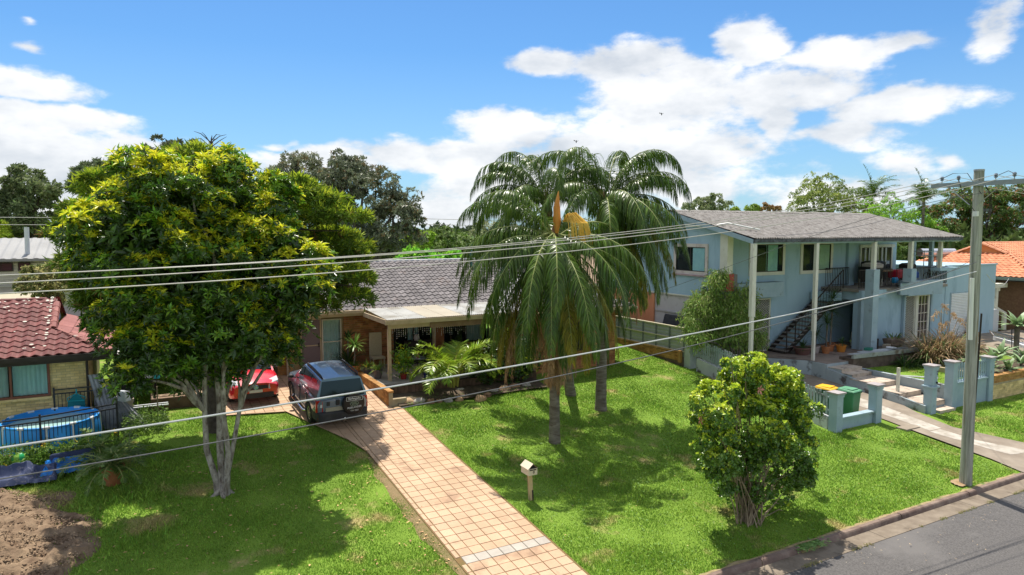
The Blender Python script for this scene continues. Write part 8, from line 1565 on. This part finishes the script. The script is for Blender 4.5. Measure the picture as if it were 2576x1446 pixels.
for k in range(2): MB().bar((39.3 - k * .4, 18.3 - k * .5, 1.45), (39.6 - k * .4, 18.5 - k * .5, 2.5), .04, .04).build('leg', m_bmet, t)
t = thing('brick_stack', 'small stack of bricks and timber on the concrete path by the agaves', 'bricks', (38.6, 17.2, 1.45)); jr = random.Random(6)
for k in range(12): x, y, z = 38.5 + (k % 3) * .26, 17.0 + (k // 3 % 2) * .13, 1.42 + (k // 6) * .08; MB().box(x, x + .24, y, y + .11, z, z + .075).build('brick', m_ybrick, t)
MB().box(38.3, 39.3, 16.85, 17.0, 1.60, 1.68).build('plank', M('raw_plank', (.55, .36, .18), rough=.8), t)
# ---- bench-like raised bed with sheets on top
t = thing('raised_bed', 'long raised bed edged with a stained metal beam, sheets lying on top', 'garden bed', (29.5, 18.9, 1.3)); m_beam = M('stained_beam', (.26, .29, .27), (.36, .38, .35), 3, .6, c3=(.16, .13, .09), s3=2.5)
MB().hexa([(28.35, 19.55, 1.2), (32.7, 19.3, 1.2), (32.7, 19.7, 1.2), (28.4, 20.3, 1.2), (28.35, 19.55, 1.78), (32.7, 19.3, 1.78), (32.7, 19.7, 1.78), (28.4, 20.3, 1.78)]).build('bed_wall', M('dark_stained_wall', (.09, .065, .05), (.16, .12, .095), 3, .9), t)
MB().hexa([(28.30, 19.50, 1.80), (32.9, 19.2, 1.80), (32.9, 19.30, 1.80), (28.30, 19.62, 1.80), (28.30, 19.50, 1.98), (32.9, 19.2, 1.98), (32.9, 19.30, 1.98), (28.30, 19.62, 1.98)]).build('front_beam', m_beam, t)
for k, (x0, x1, dy, c) in enumerate(((28.6, 31.0, .15, (.42, .44, .46)), (29.6, 31.6, .35, (.50, .53, .56)), (31.0, 32.7, .2, (.22, .26, .30)))): MB().hexa([(x0, 19.55 + dy, 1.90), (x1, 19.35 + dy, 1.92), (x1, 19.65 + dy, 1.92), (x0, 19.9 + dy, 1.90), (x0, 19.55 + dy, 1.92), (x1, 19.35 + dy, 1.95), (x1, 19.65 + dy, 1.95), (x0, 19.9 + dy, 1.92)]).build('sheet', M('bed_sheet_%s' % 'abc'[k], c, rough=.6), t)
t = thing('hose_bundle', 'dark green bundle lying on the metal beam of the raised bed', 'hose', (30.1, 19.9, 1.95)); r = np.random.default_rng(5)
MB().tube([(30.1 + .22 * math.cos(a) * (1 + .1 * math.sin(3 * a)), 20.0 + .15 * math.sin(a), 1.98 + .012 * a / 3) for a in np.linspace(0, 25, 90)], .022, 5).build('coil', M('green_hose', (.02, .16, .11), rough=.5), t)
t = thing('dish', 'round white dish lying on the sheets of the raised bed', 'dish', (31.6, 19.9, 1.97)); MB().lathe((31.6, 19.85, 1.965), [(.2, 0), (.24, .04), (.18, .05), (.15, .02)], 20).build('dish', m_wplast, t)
# reeds
t = thing('dry_reeds', 'tall dry reed clump with plumes in front of the roller door', 'reeds', (33.6, 18.7, 1.3)); m_reed = M('dry_reed', (.33, .22, .12), (.46, .33, .19), 4, .8, var=.35, trans=.2); m_reedg = M('green_reed', (.10, .17, .05), (.18, .24, .08), 4, .6, var=.3, trans=.2); m_plume = M('reed_plume', (.50, .33, .17), (.60, .43, .26), 6, .9, trans=.3)
for k, (dx, dy) in enumerate(((0, 0), (.8, .1), (-.7, .1), (.4, -.3), (1.3, .2))): blades('leaves', t, 33.5 + dx, 18.7 + dy, 1.25, 260, 2.1, .045, 110 + k, [m_reed, m_reedg], (.7, 1.5), .8, .25, 4, .28)
r = np.random.default_rng(120)
for k, (x, y, z, w_) in enumerate(((33.0, 18.5, 3.75, -.5), (33.3, 18.5, 4.05, .4), (34.3, 18.6, 3.6, .4), (34.6, 18.5, 3.3, .6), (33.9, 18.6, 3.2, -.3), (32.9, 18.4, 3.2, .3), (34.0, 18.5, 2.7, .3))):
    st = MB().tube([(33.6 + r.normal(0, .3), 18.7, 1.3), (x - w_ * .3, y, z - .3), (x, y, z)], .014, 5).build('stalk', m_reed, t); P = np.array([(x + w_ * f, y, z + .08 - .35 * f * f) for f in np.linspace(0, 1, 40)]) + r.normal(size=(40, 3)) * .03; D = np.tile([w_ * .3, 0, -.6], (40, 1)) + r.normal(size=(40, 3)) * .35
    addmesh('plume', leafmesh('plume', P, nrmz(D), r.normal(size=(40, 3)), np.full(40, .20), np.full(40, .03), [m_plume]), st)
t = thing('ferns', 'dark ferns and strap leaves at the foot of the dry reeds', 'fern', (32.2, 18.9, 1.3))
for k, (x, y) in enumerate(((31.2, 18.9), (31.8, 18.7), (32.4, 18.9), (35.0, 18.9), (35.8, 19.0))): blades('leaves', t, x, y, 1.28, 110, .75, .05, 130 + k, [m_dkl, m_strap], (.15, 1.4), .7, .25, 3, .15)
# ---- patio plants and things of the blue house
def sago(x, y, z, h, seed, label, n=70, L=.75, potm=m_terra, pr0=.22, pt=None):
    t = thing('potted_plant', label, 'potted plant', (x, y, z)); pot(t, x, y, z, pr0, .35, potm)
    if h > .2: MB().tube([(x, y, z + .3), (x + .05, y, z + .3 + h)], .04, 7).build('stem', gb, t)
    blades('leaves', t, x + .03, y, z + .35 + h, n, L, .035, seed, [m_dkl], (-.3, 1.5), .5, seg=3); return t
sago(29.9, 21.9, PZ, 1.6, 141, 'tall dark cordyline in a pot, highest plant beside the stair'); sago(30.35, 22.2, PZ, 2.2, 146, 'cordyline with the highest spiky head against the blue wall under the landing', L=.8); sago(29.2, 21.6, PZ, 1.1, 142, 'spiky dark plant in a pot right of the white verandah post'); sago(28.8, 21.9, PZ, .5, 143, 'low spiky dark plant in a pale pot behind the verandah post', potm=M('pale_pot', (.36, .31, .29)))
sago(30.2, 21.5, PZ, .1, 144, 'small pale plant in an orange terracotta pot on the patio', 40, .4, m_opot, .24); sago(27.95, 21.95, PZ, .0, 145, 'wide low bowl of spiky leaves at the foot of the stair', 80, .55, M('wide_bowl', (.16, .08, .07)), .40)
t = thing('plant_stand', 'thin metal plant stand holding an orange pot on the patio', 'plant stand', (32.6, 22.2, PZ)); MB().box(32.2, 33.0, 22.0, 22.4, PZ + .72, PZ + .75).build('top', m_beam, t)
for (x, y) in ((32.22, 22.02), (32.96, 22.02), (32.22, 22.38), (32.96, 22.38)): MB().bar((x, y, PZ), (x, y, PZ + .72), .025, .025).build('leg', m_cream, t)
c_ = thing('orange_pot', 'bright orange pot on the metal plant stand', 'pot', (32.8, 22.2, PZ + .75)); MB().lathe((32.8, 22.2, PZ + .755), [(.11, 0), (.14, .3), (.12, .3), (.1, .02)], 16).build('pot', M('bright_orange', (.75, .13, .01), rough=.4), c_)
c_ = thing('orange_bowl', 'brown-orange shallow bowl left of the bright orange pot', 'bowl', (32.4, 22.2, PZ + .75)); MB().lathe((32.42, 22.2, PZ + .755), [(.12, 0), (.19, .14), (.17, .14), (.1, .02)], 16).build('bowl', M('brown_orange', (.32, .11, .04), rough=.5), c_)
t = thing('planter_box', 'dark square planter with small pink flowers beside the front pillar', 'planter', (32.1, 21.2, PZ)); MB().box(31.85, 32.4, 21.0, 21.4, PZ, PZ + .55).build('box', m_dkbrown, t, bevel=.02); blades('leaves', t, 32.1, 21.2, PZ + .55, 40, .35, .04, 150, [m_dkl, M('pink_bloom', (.6, .15, .2))], (.2, 1.5), .6, .06)
t = thing('trough', 'ornate concrete trough with small plants before the blue wall', 'planter', (33.6, 20.95, PZ)); MB().hexa([(33.05, 20.75, PZ + .12), (34.05, 20.75, PZ + .12), (34.05, 21.15, PZ + .12), (33.05, 21.15, PZ + .12), (32.95, 20.7, PZ + .5), (34.15, 20.7, PZ + .5), (34.15, 21.2, PZ + .5), (32.95, 21.2, PZ + .5)]).box(33.1, 33.25, 20.78, 21.1, PZ, PZ + .12).box(33.85, 34.0, 20.78, 21.1, PZ, PZ + .12).build('basin', M('brown_concrete', (.17, .12, .09), (.24, .18, .14), 4, .9), t, bevel=.02); blades('leaves', t, 33.5, 20.95, PZ + .5, 50, .45, .04, 151, [m_dkl, m_strap], (.4, 1.5), .4, .4, 3, .3)
t = thing('breeze_block', 'pale concrete block standing left of the ornate trough', 'block', (32.6, 20.8, PZ)); MB().box(32.55, 32.75, 20.7, 20.9, PZ, PZ + .28).box(32.78, 32.92, 20.7, 20.9, PZ, PZ + .28).build('block', M('pale_block', (.42, .37, .30)), t)
t = thing('black_box', 'upright black box standing before the white roller door', 'box', (42.0, 21.2, 1.55)); MB().box(41.1, 41.45, 21.1, 21.4, 1.9, 2.75).build('box', m_blackp, t, bevel=.03); MB().box(41.0, 41.6, 21.0, 21.5, 1.55, 1.88).build('crate', M('crate_timber', (.22, .12, .05)), t)
t = thing('timber_pile', 'dark pile of timber with blue-white sheets beside the concrete path', 'timber', (37, 19.4, 1.3)); jr = random.Random(9)
for k in range(9): y = 19.2 + (k % 3) * .22; z = 1.32 + (k // 3) * .13; MB().bar((35.6 + jr.uniform(0, .3), y, z), (38.6 + jr.uniform(0, .4), y + .15, z + .02), .18, .11).build('beam', MATS['old_timber'], t)
MB().hexa([(36.4, 19.1, 1.75), (38.3, 19.3, 1.75), (38.2, 19.9, 1.78), (36.3, 19.7, 1.78), (36.4, 19.1, 1.78), (38.3, 19.3, 1.80), (38.2, 19.9, 1.82), (36.3, 19.7, 1.82)]).build('sheet', M('pale_blue_sheet', (.42, .50, .56)), t)
# things stored on the upper deck
dj = [('storage_tub', 'black storage tub on the upper deck left of the second post', (33.9, 22.6, 5.35), (.5, .4, .33), (.015, .015, .015)), ('cushion_pile', 'patterned bundle heaped on the black tub', (33.9, 22.5, 5.72), (.45, .35, .12), (.42, .36, .34)), ('red_box', 'red crate on the upper deck behind the railing', (35.6, 22.2, 5.25), (.45, .3, .2), (.5, .02, .05)), ('blue_tub', 'small blue tub on the deck floor left of the table', (34.9, 21.9, 4.95), (.16, .14, .12), (.03, .3, .6)), ('teal_tub', 'teal tub on the deck floor near the front pillar', (33.0, 21.75, 4.80), (.2, .15, .13), (.03, .35, .45)), ('dark_barbecue', 'black covered barbecue in the middle of the deck', (35.0, 23.2, 5.35), (.6, .35, .55), (.02, .02, .022)), ('dark_cupboard', 'dark cupboard at the right of the deck behind the third post', (37.1, 22.6, 5.2), (.35, .3, .55), (.03, .028, .03)), ('blue_box', 'blue box with white marks beside the third post', (36.4, 21.75, 5.2), (.16, .15, .15), (.03, .12, .5))]
for nm, lb, (x, y, z), (a, c, d), colr in dj:
    t = thing(nm, lb, nm.replace('_', ' '), (x, y, z - d)); MB().hexa([(x - a * .9, y - c, z - d), (x + a * .9, y - c, z - d), (x + a * .9, y + c, z - d), (x - a * .9, y + c, z - d), (x - a, y - c, z + d), (x + a, y - c, z + d), (x + a, y + c, z + d), (x - a, y + c, z + d)]).build('body', M(nm + '_mat', colr, rough=.5), t, bevel=.06); MB().hexa([(x - a * .8, y - c * .8, z + d + .003), (x + a * .8, y - c * .8, z + d + .003), (x + a * .8, y + c * .8, z + d + .003), (x - a * .8, y + c * .8, z + d + .003), (x - a * .6, y - c * .6, z + d + .05), (x + a * .6, y - c * .6, z + d + .05), (x + a * .6, y + c * .6, z + d + .05), (x - a * .6, y + c * .6, z + d + .05)]).build('top', M(nm + '_top', tuple(min(1, q * 1.6 + .02) for q in colr), rough=.5), t)
t = thing('deck_table', 'brown timber table on the upper deck', 'table', (34.9, 22.5, 4.66)); MB().box(34.3, 35.5, 22.2, 22.7, 5.42, 5.47).build('table_top', M('table_timber', (.32, .2, .11)), t)
for x in (34.35, 35.4):
    for y in (22.25, 22.62): MB().box(x, x + .05, y, y + .05, 4.66, 5.42).build('leg', m_cream, t)
t = thing('white_tray', 'white tray propped under the deck railing', 'tray', (35.9, 21.8, 4.8)); MB().hexa([(35.6, 21.7, 4.95), (36.5, 21.7, 4.78), (36.5, 21.95, 4.78), (35.6, 21.95, 4.95), (35.6, 21.7, 5.12), (36.5, 21.7, 4.9), (36.5, 21.95, 4.9), (35.6, 21.95, 5.12)]).build('tray', M('tray_plastic', (.45, .43, .42)), t)
t = thing('clothes_rack', 'tall empty metal rack at the right corner of the upper deck', 'rack', (37.9, 21.9, 4.66)); 
for x, y in ((37.4, 21.9), (38.6, 21.9), (37.4, 22.6), (38.6, 22.6)): MB().tube([(x, y, 4.66), (x, y, 6.45)], .022, 6).build('upright', m_beam, t)
for z in (6.43, 6.2, 5.5): MB().tube([(37.4, 21.9, z), (38.6, 21.9, z), (38.6, 22.6, z), (37.4, 22.6, z), (37.4, 21.9, z)], .016, 5).build('cross_rail', m_beam, t)
t = thing('bicycle', 'dark bicycle leaning behind the railing at the right end of the deck', 'bicycle', (37.9, 21.75, 4.66))
for cx_ in (37.45, 38.45):
    w_ = MB().tube([(cx_ + .32 * math.cos(a), 21.75, 5.0 + .32 * math.sin(a)) for a in np.linspace(0, 2 * math.pi, 25)], .018, 6).build('wheel', m_tyre, t)
    for k in range(8): MB().tube([(cx_, 21.75, 5.0), (cx_ + .3 * math.cos(k * .785), 21.75, 5.0 + .3 * math.sin(k * .785))], .003, 3).build('spoke', m_beam, w_)
MB().tube([(37.45, 21.75, 5.0), (37.65, 21.75, 5.5), (38.25, 21.75, 5.5), (37.9, 21.75, 4.98), (37.65, 21.75, 5.5)], .018, 6).tube([(38.45, 21.75, 5.0), (38.22, 21.75, 5.65)], .018, 6).build('frame', m_blackp, t); MB().tube([(38.2, 21.55, 5.68), (38.22, 21.75, 5.66), (38.2, 21.95, 5.68)], .014, 5).build('handlebar', m_blackp, t); MB().box(37.5, 37.75, 21.7, 21.8, 5.58, 5.62).build('saddle', m_blackp, t)
t = thing('leaning_panel', 'black folded item with a white mark leaning on the pale side wall', 'leaning panel', (23.0, 25.6, 2.9)); MB().hexa([(22.9, 24.8, 2.55), (23.2, 24.8, 2.55), (23.2, 26.3, 2.6), (22.9, 26.3, 2.6), (23.15, 24.8, 3.42), (23.3, 24.8, 3.42), (23.3, 26.3, 3.42), (23.15, 26.3, 3.42)]).build('panel', m_blackp, t, bevel=.03)
# ---- houses further back
t = thing('white_house', 'long cream two-storey house with a low white metal roof at the far left', 'house', (-8, 46, 1.7)); m_crw = M('cream_weatherboard', (.50, .47, .38), (.56, .53, .44), 2, .8); m_mroof = M('white_metal_roof', (.27, .265, .255), (.32, .315, .305), .6, .5)
MB().box(-16, 1.5, 46, 54, 1.5, 5.95).build('wall', m_crw, t)
for k in range(28): MB().box(-16, 1.5, 45.93, 46 + .01, 1.6 + k * .15, 1.6 + k * .15 + .142).build('weatherboard', m_crw, t) if k < 28 else None
n = 150; MB().grid([[(-16 + 18.5 * i / n, y, z + .018 * (1 if i % 4 < 2 else -1)) for i in range(n + 1)] for (y, z) in ((45.2, 6.06), (50, 7.12))]).build('roof_sheet', m_mroof, t); MB().box(-16, 2.5, 45.05, 45.22, 5.92, 6.05).build('gutter', M('grey_gutter', (.22, .21, .22)), t); MB().poly([(-16, 50, 7.03), (2.5, 50, 7.03), (2.5, 55, 5.8), (-16, 55, 5.8)]).build('roof_back', m_mroof, t)
for (a, c) in ((-6.75, -5.72), (-5.50, -4.93), (-4.15, -3.35), (-2.6, -1.15)):
    w_ = MB().box(a, c, 45.84, 45.925, 5.36, 5.84).build('window', m_dkbrown, t); MB().box(a + .05, (a + c) / 2 - .02, 45.82, 45.839, 5.41, 5.79).box((a + c) / 2 + .02, c - .05, 45.82, 45.839, 5.41, 5.79).build('pane', m_dglass, w_)
MB().tube([(-5.08, 46.2, 6.05), (-5.05, 46.2, 7.75)], .12, 10).build('vent_pipe', M('pale_steel', (.55, .57, .6), rough=.4), t, smooth=True); MB().box(-4.0, -3.9, 45.8, 45.93, 1.5, 5.5).build('downpipe', m_crw, t)
MB().grid([[(-16 + 12 * i / 60, y, z + .02 * (i % 2)) for i in range(61)] for (y, z) in ((42.5, 4.0), (45.9, 4.5))]).build('verandah_roof', M('beige_metal_roof', (.42, .38, .28)), t)
t = thing('neighbour_house', 'pale house with brown tiled roof glimpsed between the palms and the blue house', 'house', (30, 40, 1.7)); MB().box(24.5, 31.0, 36, 44, 1.5, 4.3).build('wall', m_crw, t); rr_ = MB().poly([(24.0, 35.4, 4.25), (31.5, 35.4, 4.25), (31.5, 39.5, 5.9), (24.0, 39.5, 5.9)]).poly([(24, 44.5, 4.25), (31.5, 44.5, 4.25), (31.5, 39.5, 5.9), (24, 39.5, 5.9)]).build('roof', M('brown_beige_tile', (.30, .21, .14), (.38, .28, .19), 3, .8), t); MB().box(24, 31.5, 35.35, 35.42, 4.05, 4.25).build('fascia', m_cream, t); w_ = MB().box(26, 27.4, 35.93, 35.99, 2.6, 3.9).build('window', m_cream, t); MB().box(26.08, 27.32, 35.91, 35.929, 2.68, 3.82).build('pane', m_dglass, w_)
t = thing('carport', 'low timber-edged carport roof with bright sheets behind the palms', 'carport', (21, 31, 2)); MB().box(20.3, 23.2, 29.5, 29.6, 3.15, 3.38).build('fascia_beam', MATS['brown_fascia'], t); MB().box(20.3, 23.2, 29.6, 32.5, 3.36, 3.40).build('roof_sheet', m_mroof, t)
for x in (20.4, 23.1): MB().box(x, x + .1, 29.6, 29.7, 1.6, 3.15).build('post', m_cream, t)
t = thing('garden_shed', 'dark corrugated shed roof behind the red roofed house', 'shed', (0, 38, 1.7)); MB().box(-3.6, 0, 37, 40, 1.6, 3.3).build('wall', m_dkbrown, t); MB().poly([(-3.9, 36.8, 3.3), (.3, 36.8, 3.3), (.3, 38.5, 4.0), (-3.9, 38.5, 4.0)]).poly([(-3.9, 40.2, 3.3), (.3, 40.2, 3.3), (.3, 38.5, 4.0), (-3.9, 38.5, 4.0)]).build('roof', M('charcoal_roof', (.035, .035, .04)), t)
# wires far away behind the houses, and birds
for i, (z, lb) in enumerate(((8.75, 'upper thin distant wire in the gap above the grey roof'), (8.25, 'lower thin distant wire in the gap above the grey roof'))):
    b = MB().tube([(-30 + k * 3.2, 58, z - .3 * math.sin(math.pi * ((k % 14) / 14)) + .02 * k * (0 if k < 14 else 0)) for k in range(36)], .022, 4).build('distant_wire', m_wire); tag(b, lb, 'power line', 'distant wires')
for i, (x, y, z, lb) in enumerate(((60.5, 70, 22.5, 'tiny dark bird high in the blue gap between clouds'), (47.3, 70, 18.2, 'tiny dark bird against the white cloud above the palms'), (-1.8 + 18.9, 50, 11.7, 'small dark bird above the olive tree'))):
    t = thing('bird', lb, 'bird', (x, y, z), 0, 'birds in the sky'); MB().lathe((x, y, z), [(.01, -.2), (.06, -.1), (.07, 0), (.05, .1), (.01, .16)], 8).build('body', m_black, t); MB().add([(x, y, z), (x + .35, y, z + .15), (x + .3, y + .1, z + .05)], [(0, 1, 2)]).add([(x, y, z), (x - .35, y, z + .18), (x - .3, y + .1, z + .05)], [(0, 1, 2)]).build('wings', m_black, t)
